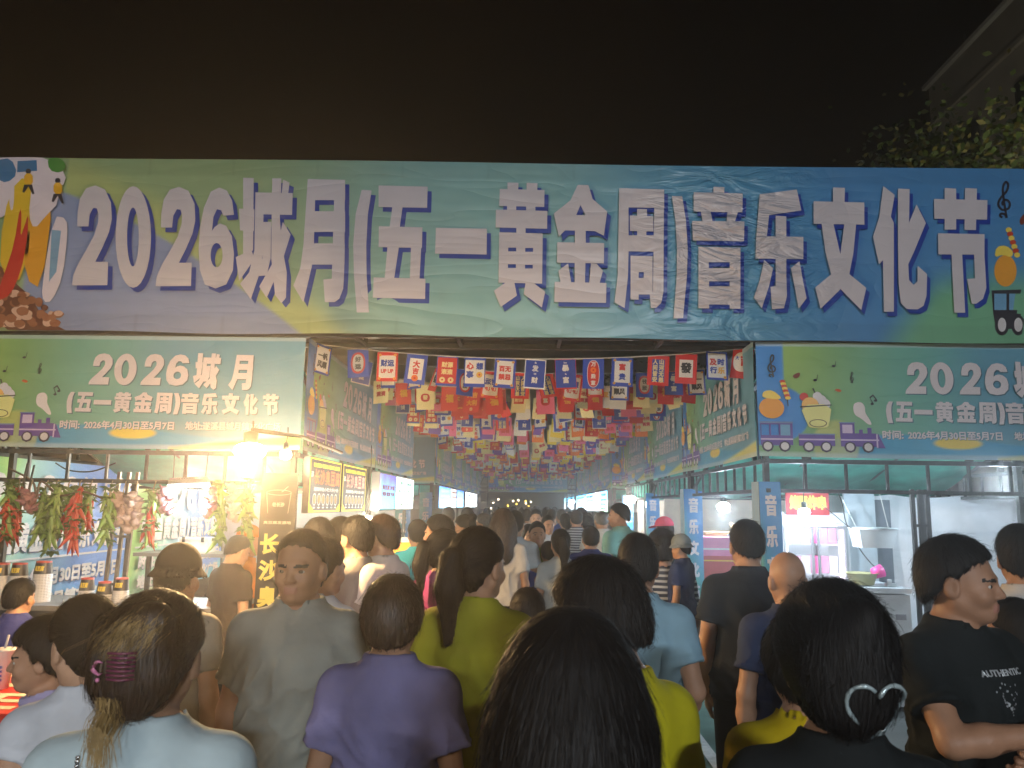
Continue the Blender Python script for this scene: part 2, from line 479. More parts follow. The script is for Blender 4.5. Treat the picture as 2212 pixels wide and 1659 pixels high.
# ------------------------------------------------------------------ the big entrance banner and its frame
def big_banner():
    Y = 6.2
    X0, X1, ZB, ZT = -4.95, 4.6, 3.11, 4.63
    loc = (0, Y, 3.0)
    nx, nz = 420, 90
    def pos(u, v):
        x = X0 + u * (X1 - X0)
        zb = 3.118 - 0.0035 * (x) + 0.006 * np.sin(x * 3.1)
        zt = 4.632 - 0.008 * x
        return np.stack([x, np.full_like(x, Y) + 0.012 * np.sin(x * 2.3 + 1) * (1 - v) + 0.012 * np.sin(x * 1.1) - 0.02, zb + v * (zt - zb)], 1)
    L = lambda c: np.array(lin(c))
    green, lime, teal, blue, deep, grass, peri = L((152, 180, 122)), L((186, 196, 108)), L((134, 184, 184)), L((80, 154, 202)), L((52, 128, 198)), L((108, 178, 132)), L((138, 152, 200))
    def colf(u, v):
        x = X0 + u * (X1 - X0); z = v * 1.52
        c = mixc(np.tile(green, (len(u), 1)), teal, sstep(x, -2.6, -0.6))
        c = mixc(c, blue, sstep(x, -0.2, 1.6))
        c = mixc(c, deep, sstep(x, 1.6, 2.8))
        # periwinkle hill on the left, lime band beyond it
        hill = 0.98 - 0.47 * (x + 3.45) - 0.10 * (x + 3.45) ** 2
        m = sstep(hill - z, -0.01, 0.02) * sstep(x, -4.3, -4.25) * (x < -1.6)
        c = mixc(c, lime, 0.8 * sstep(np.abs(z - hill - .12), .32, .05) * (x < -0.9) * (x > -4.0))
        c = mixc(c, peri, m)
        g = sstep(x + 0.7 * (0.5 - z), 3.1, 3.5) * sstep(z, 0.75, 0.35)
        c = mixc(c, grass, g)
        hem = np.maximum(sstep(v, .895, .905), sstep(v, .105, .095))       # doubled hems, a tone darker
        seam = sstep(np.abs((x * 1.37) % 1 - .5), .02, .0)
        c = mixc(c, np.tile(L((130, 168, 172)), (len(u), 1)), np.full(len(u), .18))
        return c * (1 - hem * (.10 + .10 * seam))[:, None]
    root = grid_sheet('entrance_banner', nx, nz, pos, colf, M_BIGV, None, loc)
    tag(root, 'huge blue-green festival banner stretched across the alley entrance with giant white title characters', 'banner')
    rel = Vector(loc)
    white, navy = MB(), MB()
    for ch, zid, shapes in GLY:
        for k, sh in enumerate(shapes):
            lw = [[_px(zid, p) for p in l] for l in sh]
            white.flat(lw, lambda a, b, k=k: at(a, b, Y) + Vector((0, -0.05 - k * .0002, 0)) - rel, 0)
            navy.flat(lw, lambda a, b, k=k: at(a + 8.5, b + 9, Y) + Vector((0, -0.040 - k * .0002, 0)) - rel, 0)
    white.build('lettering', M_BIGW, root)
    navy.build('lettering_shadow', M_BIGN, root)
    # printed beer mugs and shellfish at the left end
    def W(px, py, k=0): return at(px, py, Y) + Vector((0, -0.036 - k * .0015, 0)) - rel
    def patch(mb, pts, k, mi, smooth=1):
        mb.flat([_sm(pts, smooth) if smooth else pts], lambda a, b: W(a, b, k), mi)
    mb = MB()
    pal = [vinyl('beer_amber', (225, 160, 30)), vinyl('beer_yellow', (225, 190, 40)), vinyl('foam', (225, 215, 225)), vinyl('leaf_green', (70, 140, 60)), vinyl('crate_blue', (60, 120, 170)), vinyl('shirt_yellow', (235, 180, 40)), vinyl('ink', (45, 45, 60)), vinyl('mug_glass', (120, 165, 200))]
    patch(mb, [(-20, 345), (60, 343), (110, 345), (150, 380), (140, 410), (70, 420), (20, 470), (-20, 480)], 0, 2)
    patch(mb, [(0, 350), (30, 345), (45, 380), (20, 400), (0, 390)], 1, 4)
    patch(mb, [(44, 352), (85, 350), (86, 373), (43, 376)], 1, 4, 0)
    patch(mb, [(108, 345), (138, 345), (150, 365), (135, 378), (112, 372)], 1, 3)
    patch(mb, [(12, 470), (45, 385), (80, 400), (62, 610), (5, 600)], 1, 1, 1)
    patch(mb, [(60, 500), (85, 420), (122, 425), (96, 628), (60, 605)], 1, 0, 1)
    patch(mb, [(75, 405), (125, 385), (135, 440), (105, 470), (80, 500), (68, 470)], 2, 2)
    patch(mb, [(25, 400), (38, 395), (36, 455), (28, 460)], 2, 2)
    for a in ([(122, 470), (150, 475), (152, 510), (142, 600), (118, 655), (100, 655), (96, 625)],):
        mb.flat([_sm(a, 1), [(118, 500), (138, 502), (128, 590), (112, 612)][::-1]], lambda p, q: W(p, q, 3), 2)
    patch(mb, [(118, 500), (138, 502), (128, 590), (112, 612)], 2, 7, 0)
    for (x, y) in ((68, 395), (131, 415)):
        patch(mb, [(x - 9, y - 16), (x + 9, y - 16), (x + 10, y + 8), (x - 9, y + 8)], 4, 5, 1)
        patch(mb, [(x - 5, y - 26), (x + 5, y - 26), (x + 6, y - 16), (x - 6, y - 16)], 4, 6, 1)
        mb.flat([[(x - 9, y + 8), (x + 8, y + 8), (x + 13, y + 28), (x + 9, y + 29), (x, y + 12), (x - 9, y + 26), (x - 13, y + 24)]], lambda p, q: W(p, q, 4), 6)
    mb.build('beer_mug_print', pal, root)
    mb = MB()
    pal = [vinyl('lobster_red', (200, 45, 35)), vinyl('walnut', (150, 95, 65)), vinyl('nut_light', (205, 170, 150)), vinyl('nut_dark', (105, 60, 45))]
    r2 = random.Random(3)
    patch(mb, [(-20, 560), (25, 590), (40, 615), (70, 640), (100, 690), (140, 712), (150, 716), (-20, 714)], 1, 3)
    for i in range(60):
        t = r2.random(); x = -8 + 145 * t * r2.random() ** .4; y = 705 - r2.random() * (105 - 80 * (x / 140)) if x > 0 else 690 - r2.random() * 110
        a, b = r2.uniform(7, 13), r2.uniform(6, 11)
        patch(mb, [(x + a * cos(q) * (1 + .2 * r2.random()), y + b * sin(q)) for q in np.linspace(0, 6, 8)], 2 + i * .02, r2.choice([1, 1, 2, 3]))
    patch(mb, [(0, 640), (20, 585), (38, 530), (50, 450), (54, 470), (50, 520), (62, 485), (68, 465), (66, 520), (52, 590), (30, 640), (0, 655)], 4, 0)
    mb.build('shellfish_print', pal, root)
    # right end: note, leaf, snack skewer and carriage
    mb = MB()
    pal = [vinyl('ink', (45, 45, 60)), vinyl('leaf_brown', (120, 55, 40)), vinyl('potato', (230, 160, 50)), vinyl('beret', (240, 215, 90)), vinyl('sausage', (205, 70, 40)), vinyl('carriage_black', (40, 38, 50)), vinyl('wheel_cream', (210, 210, 215)), vinyl('pane_blue', (110, 165, 205))]
    clef(mb, 2164, 430, 44, lambda a, b: W(a, b, 1), 0)
    patch(mb, [(2195, 480), (2205, 465), (2216, 462), (2212, 480), (2200, 492)], 1, 1)
    for k in range(7):
        patch(mb, [(2173 + k * 3.0 + 7 * cos(q), 500 + k * 9 + 6 * sin(q)) for q in np.linspace(0, 5.6, 8)], 1 + k * .05, 4 if k % 2 else 3)
    patch(mb, _el(2166, 588, 24, 34), 1, 2)
    patch(mb, [(2142, 560), (2146, 536), (2168, 533), (2184, 548), (2178, 560), (2160, 553)], 2, 3)
    mb.flat([[(2136, 630), (2205, 628), (2208, 680), (2140, 682)], [(2142, 637), (2142, 672), (2168, 672), (2168, 637)], [(2174, 637), (2174, 672), (2200, 672), (2200, 637)]], lambda a, b: W(a, b, 1), 5)
    patch(mb, [(2142, 637), (2168, 637), (2168, 672), (2142, 672)], 0.5, 7, 0)
    patch(mb, [(2174, 637), (2200, 637), (2200, 672), (2174, 672)], 0.5, 7, 0)
    patch(mb, [(2140, 682), (2208, 680), (2204, 712), (2146, 714)], 1.5, 5, 0)
    for x in (2158, 2193):
        patch(mb, _el(x, 705, 15, 22), 2, 5, 0); patch(mb, _el(x, 704, 9, 15), 3, 6, 0)
    mb.build('carriage_print', pal, root)
    return root

def clef(mb, x, y, h, W, mi, sx=1.0):
    """a printed treble clef as one ribbon; y runs down"""
    pts = [(-.10, .98), (-.22, .90), (-.16, .80), (.02, .84), (.10, 1.0), (.02, .5), (-.05, .0), (-.08, -.45), (.05, -.75), (.18, -.62), (.10, -.3), (-.2, .05), (-.3, .35), (-.12, .6), (.18, .55), (.26, .3), (.08, .12), (-.1, .25), (-.05, .42)]
    P = []
    for i in range(len(pts) - 1):
        for t in (0, .25, .5, .75):
            p0, p1, p2, p3 = pts[max(i - 1, 0)], pts[i], pts[i + 1], pts[min(i + 2, len(pts) - 1)]
            f = lambda a, b, c, d: .5 * (2 * b + (c - a) * t + (2 * a - 5 * b + 4 * c - d) * t * t + (3 * b - a - 3 * c + d) * t ** 3)
            P.append((x + sx * h * f(p0[0], p1[0], p2[0], p3[0]), y + h * f(p0[1], p1[1], p2[1], p3[1])))
    w = h * .055
    vs = []
    for i, p in enumerate(P):
        a, b = P[max(i - 1, 0)], P[min(i + 1, len(P) - 1)]
        dx, dy = b[0] - a[0], b[1] - a[1]; l = math.hypot(dx, dy) or 1
        vs += [W(p[0] - dy / l * w, p[1] + dx / l * w), W(p[0] + dy / l * w, p[1] - dx / l * w)]
    mb.add(vs, [(2 * i, 2 * i + 1, 2 * i + 3, 2 * i + 2) for i in range(len(P) - 1)], mi)

BIG = big_banner()

def gantry(Y, Xl, Xr, z0, z1, label):
    root = empty('entrance_gantry', (0, Y, 0), label, 'gantry')
    b = MB()
    n = 11
    for z in (z0, z0 + .0, z1):
        pass
    for z, w in ((z0, .045), (z0 + .14, .035), (z1, .045)):
        b.bar((Xl, 0, z), (Xr, 0, z), w)
        b.bar((Xl, .42, z), (Xr, .42, z), w)
    for i in range(n + 1):
        x = Xl + (Xr - Xl) * i / n
        b.bar((x, .025, z0), (x, .40, z0), .03)
        b.bar((x, .42, z0 + .02), (x, .42, z0 + .12), .03)
        b.bar((x, 0.03, z0 + .16), (x, .03, z1 - .03), .03)
        if i < n:
            b.bar((x, .395, z0 + .16), (x + (Xr - Xl) / n, .395, z1 - .03), .025)
    b.build('truss', M_STEEL, root)
    for x in (Xl + .2, Xr - .2):
        p = MB()
        for dx in (0, .3):
            for dy in (0.14, .45):
                p.bar((x + dx - .15, dy, 0), (x + dx - .15, dy, z0 - .03), .045)
        for k in range(9):
            z = .3 + k * .32
            p.bar((x - .12, .14, z), (x + .12, .14, z), .025)
            p.bar((x - .15, .17, z), (x - .15, .42, z), .025)
            p.bar((x + .15, .17, z), (x + .15, .42, z), .025)
        p.build('post', M_STEEL, root)
    return root
gantry(6.27, -4.9, 4.55, 3.14, 4.58, 'steel truss gantry carrying the huge title banner over the alley entrance')

def floodlight_masts():
    """the lamps of the square that light the banner front: housings out of view, with a visor added to keep their light off the haze in the sky"""
    for k, (loc_, pw_, col_, tg_) in enumerate(FLOODS):
        l = Vector(loc_)
        root = empty('floodlight_mast', (l.x, l.y - .2, 0), 'floodlight on a steel mast in the square, ' + ('right' if k == 0 else 'left') + ' one of two', 'floodlight', 'floodlights of the square')
        c = Vector((l.x, l.y - .2, 0))
        b = MB(); b.bar(Vector((l.x, l.y - .35, 0)) - c, Vector((l.x, l.y - .35, l.z + .2)) - c, .12); b.build('mast', M_STEEL, root)
        b = MB(); b.box(l - c + Vector((0, -.14, 0)), (.5, .06, .4)); b.box(l - c + Vector((0, .45, .12)), (1.9, 1.1, .02)); b.build('housing', M_STEEL, root)  # second box is the added visor plate that cuts off the upward light
floodlight_masts()
# ------------------------------------------------------------------ the booth banner (3 m x 0.95 m), one design for every stall
def booth_banner(name, loc, rz, label, group):
    W, H = 3.0, 0.95
    U = lambda x: (x - 190) * .00111
    V = lambda y: (1028 - y) * .00108
    L = lambda c: np.array(lin(c))
    def colf(u, v):
        x, z = u * W, v * H
        n = len(u)
        c = np.tile(L((124, 174, 120)), (n, 1))
        c = mixc(c, L((108, 174, 162)), sstep(x, .55, 1.25))
        c = mixc(c, L((98, 158, 186)), sstep(x, 1.2, 2.0))
        c = mixc(c, L((146, 186, 96)), sstep(x, .75, .2) * sstep(z, .2, .6))
        c = mixc(c, L((60, 140, 220)), sstep(0.165 - (x - .05) * (x > .05) * .9, 0, .02) * sstep(z, .08, .1))
        c = mixc(c, L((60, 140, 220)), sstep(.26 - np.hypot(x - .17, (z - .35) * 1.1), 0, .02))
        w = .16 + .05 * np.sin(x * 2.4 - 1.3)
        c = mixc(c, L((70, 160, 205)), sstep(w - z, 0, .03) * sstep(x, .35, .8))
        c = mixc(c, L((225, 205, 90)), sstep(1 - np.hypot((x - 1.6) / .22, (z - .13) / .055), 0, .25))
        c = mixc(c, L((205, 205, 95)), sstep(.05 + .10 * (x - 2.1) - z, 0, .03) * (x > 1.9))
        c = mixc(c, L((205, 205, 110)), sstep(1 - np.hypot((x - .62) / .2, (z - .1) / .22), 0, .15) * .6)
        hem = np.maximum(sstep(z, H - .045, H - .035), sstep(z, .04, .03))
        return mixc(c, L((185, 205, 215)), hem * .55)
    def pos(u, v):
        return np.stack([u * W, 0.010 * np.sin(u * 9 + 1) * np.sin(v * 3) - .012 + 0 * u, v * H - .01 * np.sin(u * pi) * (1 - v)], 1)
    root = grid_sheet(name, 260, 84, pos, colf, M_VINYL)
    root.location = loc; root.rotation_euler = (0, 0, rz)
    tag(root, label, 'banner', group)
    fn = lambda x, z, l=0: (x, -.026 - l, z)
    # title
    wh, sh = MB(), MB()
    L1 = [('2', 1268, 1438, 300, 545), ('0', 1455, 1625, 300, 548), ('2', 1662, 1830, 300, 545), ('6', 1852, 2022, 302, 548), ('城', 2058, 2262, 290, 575), ('月', 2330, 2508, 300, 575)]
    L2 = [('(', 1118, 1172, 605, 770), ('五', 1185, 1312, 605, 758), ('一', 1322, 1456, 665, 702), ('黄', 1474, 1606, 603, 762), ('金', 1628, 1766, 603, 758), ('周', 1786, 1916, 603, 765), (')', 1926, 1978, 605, 770),
          ('音', 1984, 2116, 603, 765), ('乐', 2140, 2264, 603, 765), ('文', 2292, 2424, 603, 765), ('化', 2456, 2562, 603, 765), ('节', 2600, 2716, 603, 765)]
    for ch, x0, x1, y0, y1 in L1 + L2:
        put_glyph(wh, ch, U(x0), U(x1), V(y1), V(y0), lambda a, b, k: fn(a, b, .003 + k))
        put_glyph(sh, ch, U(x0) + .009, U(x1) + .009, V(y1) - .008, V(y0) - .008, lambda a, b, k: fn(a, b, .0012 + k * .5))
    for body, x0, x1 in (('时间:', 1082, 1235), ('2026年4月30日至5月7日', 1266, 1946), ('地址:遂溪县城月镇文化广场', 2030, 2745)):
        put_text(wh, body, U(x0), U(x1), V(892), V(824), lambda a, b, l: fn(a, b, .003 + l), 0, .035)
        put_text(sh, body, U(x0) + .004, U(x1) + .004, V(892) - .004, V(824) - .004, lambda a, b, l: fn(a, b, .0012 + l), 0, .04)
    wh.build('lettering', M_WHITEP, root)
    sh.build('lettering_shadow', vinyl('slate', (70, 110, 130)), root)
    # train
    pal = [vinyl('train_purple', (95, 65, 160)), vinyl('stripe_lilac', (205, 190, 225)), vinyl('tyre_plum', (50, 40, 70)), vinyl('wheel_cream', (210, 210, 215)), vinyl('pane_blue', (110, 165, 205)), vinyl('roof_slate', (110, 135, 180)), vinyl('smoke_white', (225, 222, 228))]
    tb = MB()
    def P(pts, mi, k=1, sm=0):
        ls = pts if isinstance(pts[0], list) else [pts]
        if sm: ls = [_sm(l, sm) for l in ls]
        tb.flat(ls, lambda a, b: fn(U(a), V(b), .0012 * k), mi)
    P(_r(196, 768, 438, 781), 5)
    P([_r(200, 781, 434, 945), _r(206, 790, 262, 872), _r(276, 790, 332, 872), _r(346, 790, 416, 872)], 0)
    P(_r(346, 790, 416, 872), 4)
    P(_r(476, 862, 738, 948), 0); P(_r(474, 856, 740, 866), 5, 2)
    P([_r(778, 772, 884, 885), _r(795, 786, 868, 850)], 0); P(_r(795, 786, 868, 850), 1); P(_r(772, 766, 888, 775), 5, 2)
    P(_r(780, 850, 1040, 950), 0, 1.3); P(_r(915, 822, 942, 852), 0); P(_r(976, 808, 1006, 852), 0)
    P([(1040, 855), (1054, 855), (1100, 960), (1040, 960)], 0, 1.3)
    for x0, x1 in ((200, 434), (476, 738), (780, 1056)): P(_r(x0, 895, x1, 906), 1, 2)
    P(_r(1037, 855, 1048, 958), 1, 2)
    for x in (248, 372, 545, 672, 845, 975):
        P(_el(x, 955, 44, 42, 8), 2, 3); P(_el(x, 953, 29, 29, 16), 3, 4)
    P([(880, 650), (895, 618), (945, 610), (970, 650), (965, 690), (992, 735), (1014, 785), (985, 785), (940, 740), (888, 712)], 6, 1, 2)
    tb.build('train_print', pal, root)
    pal = [vinyl('cup_cream', (225, 228, 150)), vinyl('scoop_orange', (235, 190, 110)), vinyl('scoop_white', (215, 215, 225)), vinyl('strawberry', (205, 60, 50)), vinyl('ink', (45, 45, 60)), vinyl('potato', (230, 160, 50)), vinyl('beret', (240, 215, 90)), vinyl('sausage', (205, 70, 40)), vinyl('leaf_brown', (120, 55, 40)), vinyl('leaf_orange', (205, 100, 50))]
    tb = MB()
    P(_el(527, 578, 32, 32), 3); P(_el(570, 640, 62, 60), 1, 1.5); P(_el(625, 572, 34, 34), 2, 1.2); P(_el(655, 598, 34, 34), 2, 1.4); P(_el(675, 630, 42, 40), 2, 1.6)
    P([(492, 640), (728, 630), (700, 790), (680, 812), (565, 815), (545, 795)], 0, 3, 1)
    P([(494, 650), (726, 634), (724, 642), (496, 660)], 4, 4); P([_el(620, 778, 64, 30), _el(620, 778, 58, 25)], 4, 4)
    P([(590, 512), (600, 510), (612, 545), (604, 548)], 4, 2)
    P(_el(287, 665, 92, 80), 5); P([(218, 575), (235, 535), (300, 528), (368, 590), (330, 600), (240, 590)], 6, 2, 1)
    for k in range(8): P(_el(374 + k * 5, 462 + k * 18, 22, 13, 12), 7 if k % 2 == 0 else 6, 1 + .1 * k)
    P([(400, 590), (408, 590), (412, 650), (405, 650)], 4)
    tb.build('snack_print', pal, root)
    tb = MB()
    clef(tb, U(300), -V(330), .105, lambda a, b: fn(a, -b, .0015), 4); clef(tb, U(885), -V(420), .052, lambda a, b: fn(a, -b, .0015), 4)
    def note(x, y, h, w):
        P(_el(x, y, w, w * .65, 12), 4); P([(x + w - 4, y), (x + w, y), (x + w + h * .17, y - h), (x + w - 4 + h * .17, y - h)], 4, 1.2)
    note(755, 338, 40, 14); note(615, 448, 42, 14)
    P(_el(1022, 626, 13, 9, 12), 4); P(_el(1048, 600, 13, 9, 12), 4); P([(1004, 575), (1032, 552), (1060, 592), (1052, 596), (1030, 566), (1012, 582), (1032, 622), (1026, 626)], 4, 1.2)
    P([(448, 420), (470, 400), (508, 388), (500, 425), (470, 440)], 8, 1, 1); P([(750, 522), (775, 510), (810, 528), (785, 540)], 9, 1, 1)
    tb.build('music_note_print', pal, root)
    return root

ZB = 2.175
lab = 'festival banner with train print, '
BB = booth_banner('stall_banner', (1.875, 6.3, ZB), 0, lab + 'facing out over the freezer stall right of the entrance', 'stall banners')
spots = [((-4.88, 6.3, ZB), 0, lab + 'facing out over the hanging chillies left of the entrance')]
for k, t in enumerate(('first on the right inside the entrance', 'second on the right inside the entrance', 'third on the right, before the side gap')):
    spots.append(((1.87, 9.3 + 3.0 * k, ZB), -pi / 2, lab + t))
for k, t in enumerate(('first on the left, above the black menu boards', 'second on the left, above the blue and white light boxes')):
    spots.append(((-1.87, 6.32 + 3.05 * k, ZB), pi / 2, lab + t))
spots.append(((1.875, 17.4, ZB), 0, lab + 'facing out beyond the side gap on the right'))
spots.append(((-4.88, 15.5, ZB), 0, lab + 'facing out beyond the side gap on the left'))
far = []
for k in range(4): far.append(((1.87, 20.4 + 3 * k, ZB), -pi / 2, lab + ['first', 'second', 'third', 'fourth'][k] + ' past the side gap on the right'))
for k in range(5): far.append(((-1.87, 15.52 + 3.02 * k, ZB), pi / 2, lab + ['first', 'second', 'third', 'fourth', 'fifth'][k] + ' past the side gap on the left'))
far.append(((1.875, 30.4, ZB), 0, lab + 'facing out far down the right side'))
for k in range(3): far.append(((1.87, 33.4 + 3 * k, ZB), -pi / 2, lab + ['first', 'second', 'third'][k] + ' of the farthest stalls on the right'))
for l, rz, t in spots + far:
    dup(BB, l, rz, t)

# ------------------------------------------------------------------ stall frames with green tarpaulin roofs
M_TARP = mat('teal_tarpaulin', (0.06, 0.36, 0.28), 0.5, var=0.25, vscale=5, bump=0.5, bscale=9, trans=0.3)
def stall(x0, x1, y0, y1, label, group, front=True, side=None):
    """tube frame: double front beam with short uprights, posts, sloping tarpaulin roof"""
    c = Vector(((x0 + x1) / 2, (y0 + y1) / 2, 0))
    root = empty('market_stall', c, label, 'market stall', group)
    w = .045
    for x in (x0 + .05, x1 - .05):
        for y in (y0 + .06, y1 - .06):
            b = MB(); b.box(Vector((x, y, 1.56)) - c, (w, w, 3.1)); b.build('post', M_STEEL, root)
    b = MB()
    for (p, q) in (((x0, y0 + .06), (x1, y0 + .06)), ((x0, y1 - .06), (x1, y1 - .06)), ((x0 + .05, y0), (x0 + .05, y1)), ((x1 - .05, y0), (x1 - .05, y1))):
        for k, z in enumerate((2.14, 1.90)):
            b.bar(Vector((*p, z)) - c, Vector((*q, z)) - c, .036 - .004 * k)
        n = 9
        for i in range(1, n):
            t = i / n + .013
            x, y = p[0] + (q[0] - p[0]) * t, p[1] + (q[1] - p[1]) * t
            b.bar(Vector((x, y, 1.90)) - c, Vector((x, y, 2.14)) - c, .022)
            if i % 4 == 1:
                b.bar(Vector((x, y, 2.16)) - c, Vector((x, y, 3.0)) - c, .034)
                b.bar(Vector((x + .06, y + .06, 2.16)) - c, Vector((x + .06, y + .06, 3.0)) - c, .026)
    # sloping roof rafters
    for t in (.02, .35, .66, .98):
        x = x0 + (x1 - x0) * t
        b.bar(Vector((x, y0 + .1, 2.86)) - c, Vector((x, y1 - .1, 1.97)) - c, .03)
    b.build('beam_lattice', M_STEEL, root)
    nx, ny = 24, 24
    vs, fs = [], []
    for j in range(ny):
        for i in range(nx):
            u, v = i / (nx - 1), j / (ny - 1)
            x, y = x0 + .06 + (x1 - x0 - .12) * u, y0 + .09 + (y1 - y0 - .18) * v
            z = 2.92 - .98 * v - .05 * abs(sin(u * pi * 3)) + .012 * sin(x * 9 + y * 7)
            vs.append(Vector((x, y, z)) - c)
    for j in range(ny - 1):
        for i in range(nx - 1):
            a = j * nx + i; fs.append((a, a + 1, a + nx + 1, a + nx))
    b = MB(); b.add(vs, fs, 0, True); b.build('tarpaulin_roof', M_TARP, root)
    return root
S = stall(1.9, 4.88, 6.32, 9.3, 'dark tube stall frame with teal roof around the fridge, right of the entrance', 'market stall frames')
def dups(x, y, t): dup(S, Vector((x, y, 0)), None, t)
for x, y, t in ((3.39, 10.81, 'dark tube stall frame around the pink counter'), (3.39, 13.81, 'dark tube stall frame third on the right, before the side gap'),
                (-3.39, 7.81, 'tube stall frame hung with chillies and garlic, left of the entrance'), (-3.39, 10.83, 'tube stall frame behind the black menu boards, second on the left'),
                (3.39, 18.91, 'stall frame first past the side gap on the right'), (3.39, 21.91, 'stall frame second past the side gap on the right'), (3.39, 24.9, 'stall frame third past the side gap on the right'), (3.39, 27.9, 'stall frame fourth past the side gap on the right'),
                (-3.39, 17.02, 'stall frame first past the side gap on the left'), (-3.39, 20.04, 'stall frame second past the side gap on the left'), (-3.39, 23.06, 'stall frame third past the side gap on the left'), (-3.39, 26.08, 'stall frame fourth past the side gap on the left'), (-3.39, 29.1, 'stall frame last on the left, by the dark square'),
                (3.39, 31.95, 'stall frame first of the farthest row on the right'), (3.39, 35.0, 'stall frame second of the farthest row on the right'), (3.39, 38.05, 'stall frame last of the farthest row on the right')):
    dups(x, y, t)

# ------------------------------------------------------------------ tall post banners
def post_banner(x, y, w, ztop, zbot, label):
    root = empty('post_banner', (x, y, 0), label, 'banner', 'vertical banners wrapped round the right-hand posts')
    L = lambda c: np.array(lin(c))
    def colf(u, v):
        c = mixc(np.tile(L((70, 165, 130)), (len(u), 1)), L((55, 135, 205)), sstep(v + .3 * u, .25, .95))
        c = mixc(c, L((130, 190, 110)), sstep(u, .25, .0) * sstep(v, .9, .3))
        return mixc(c, L((190, 205, 110)), sstep(1 - np.hypot((u - .6) / .6, (v - .05) / .10), 0, .2))
    f = grid_sheet('front_panel', 14, 90, lambda u, v: np.stack([u * w, .006 * np.sin(v * 14) - .1 + 0 * u, zbot + v * (ztop - zbot)], 1), colf, M_VINYL, root)
    tx = MB()
    h = ztop - zbot
    for k, ch in enumerate('音乐文化节'):
        zc = ztop - .19 - k * (h - .32) / 5
        put_glyph(tx, ch, w * .24, w * .76, zc - .085, zc + .085, lambda a, b, l: (a, -.112 - l, b))
    tx.build('lettering', M_WHITEP, root)
    b = MB(); b.add([(-.004, -.1, zbot), (-.004, .1, zbot), (-.004, .1, ztop), (-.004, -.1, ztop)], [(0, 1, 2, 3)])
    b.build('side_panel', mat('pale_vinyl', (0.35, 0.48, 0.55), 0.4, wrinkle=.9), root)
    b = MB(); b.bar((w / 2, 0, 0), (w / 2, 0, ztop), .12)
    b.build('post', M_STEEL, root)
for x0_, x1_, y_, lb_ in ((1642, 1689, 6.43, 'on the corner post by the fridge'), (1478, 1518, 9.27, 'on the post before the pink counter'), (1396, 1425, 12.27, 'on the post behind the pink cap'), (1346, 1368, 15.2, 'on the last post before the side gap')):
    xa_, xb_ = at(x0_, 1120, y_ - .1).x, at(x1_, 1120, y_ - .1).x
    post_banner(xa_, y_, xb_ - xa_, 1.97, .42, 'vertical blue-green banner of white characters ' + lb_)

# ------------------------------------------------------------------ bunting
FP = {'blue': (35, 70, 175), 'red': (205, 45, 45), 'cream': (235, 220, 165), 'white': (232, 230, 226), 'yellow': (240, 210, 60), 'pink': (235, 110, 150), 'orange': (235, 125, 50), 'purple': (120, 75, 170), 'green': (70, 140, 70), 'gold': (230, 180, 70), 'black': (40, 40, 45)}
FM = {k: mat('flag_' + k, lin(c), 0.75, var=0.05, trans=0.25) for k, c in FP.items()}
FK = list(FP)
FW, FH = .185, .262
def flag_mesh(bg, layers, texts, coins=None):
    """one flag: cloth, printed panels and characters on both sides; hangs from z = 0"""
    b = MB()
    fi = FK.index
    def panel(x0, x1, z0, z1, col, k, rnd=0):
        pts = _r(x0, z0, x1, z1)
        if rnd: pts = _sm([(x0, z0), (x1, z0), (x1, z1), (x0, z1)], 3)
        for s in (-1, 1):
            b.flat([pts], lambda a, c: (a, s * .0006 * k, c), fi(col))
    b.flat([_r(-FW / 2, -FH, FW / 2, 0)], lambda a, c: (a, 0, c), fi(bg))
    k = 1
    for l in layers:
        col, mx, mt, mb_ = l[:4]
        panel(-FW / 2 + mx, FW / 2 - mx, -FH + mb_, -mt, col, k, len(l) > 4); k += 1
    for (body, col, x0, x1, z0, z1) in texts:
        for s in (-1, 1):
            put_text(b, body, x0 * FW, x1 * FW, -FH + z0 * FH, -FH + z1 * FH, lambda a, c, l: (a, s * (.0006 * k + l * .4), c), fi(col), .05, True)
    for (cx, cz, r, col) in coins or []:
        for s in (-1, 1):
            b.flat([_el(cx * FW, -FH + cz * FH, r, r, 14)], lambda a, c: (a, s * (.0006 * k + .0006), c), fi(col))
            b.flat([[(cx * FW - r * .4, -FH + cz * FH), (cx * FW, -FH + cz * FH - r * .4), (cx * FW + r * .4, -FH + cz * FH), (cx * FW, -FH + cz * FH + r * .4)]], lambda a, c: (a, s * (.0006 * k + .0012), c), fi('red'))
    me_o = b.build('flag', [FM[k_] for k_ in FK])
    me = me_o.data
    bpy.data.objects.remove(me_o)
    return me
C4 = [(-.36, .1, .012, 'gold'), (.36, .1, .012, 'gold'), (-.36, .9, .012, 'gold'), (.36, .9, .012, 'gold')]
D = {}
D['帆'] = flag_mesh('blue', [('white', .018, .02, .02)], [('一帆', 'black', -.3, .3, .5, .75), ('风顺', 'black', -.3, .3, .2, .45)], C4)
D['好'] = flag_mesh('blue', [('red', .03, .03, .035, 1), ('white', .045, .05, .055, 1)], [('好', 'black', -.2, .2, .54, .74), ('运', 'black', -.2, .2, .28, .48)])
D['财运'] = flag_mesh('red', [('white', .02, .03, .03)], [('财运', 'blue', -.33, .33, .5, .75), ('UP UP', 'red', -.3, .3, .28, .42)], C4)
D['大吉'] = flag_mesh('blue', [('white', .03, .035, .04)], [('大', 'red', -.27, .27, .55, .8), ('吉', 'red', -.27, .27, .33, .55)], [(0, .2, .03, 'orange')])
D['财源'] = flag_mesh('blue', [('red', .008, .01, .02, )], [('财源', 'cream', -.36, .36, .62, .82), ('滚滚', 'cream', -.36, .36, .38, .58)], [(-.2, .2, .026, 'cream'), (.2, .2, .026, 'cream')])
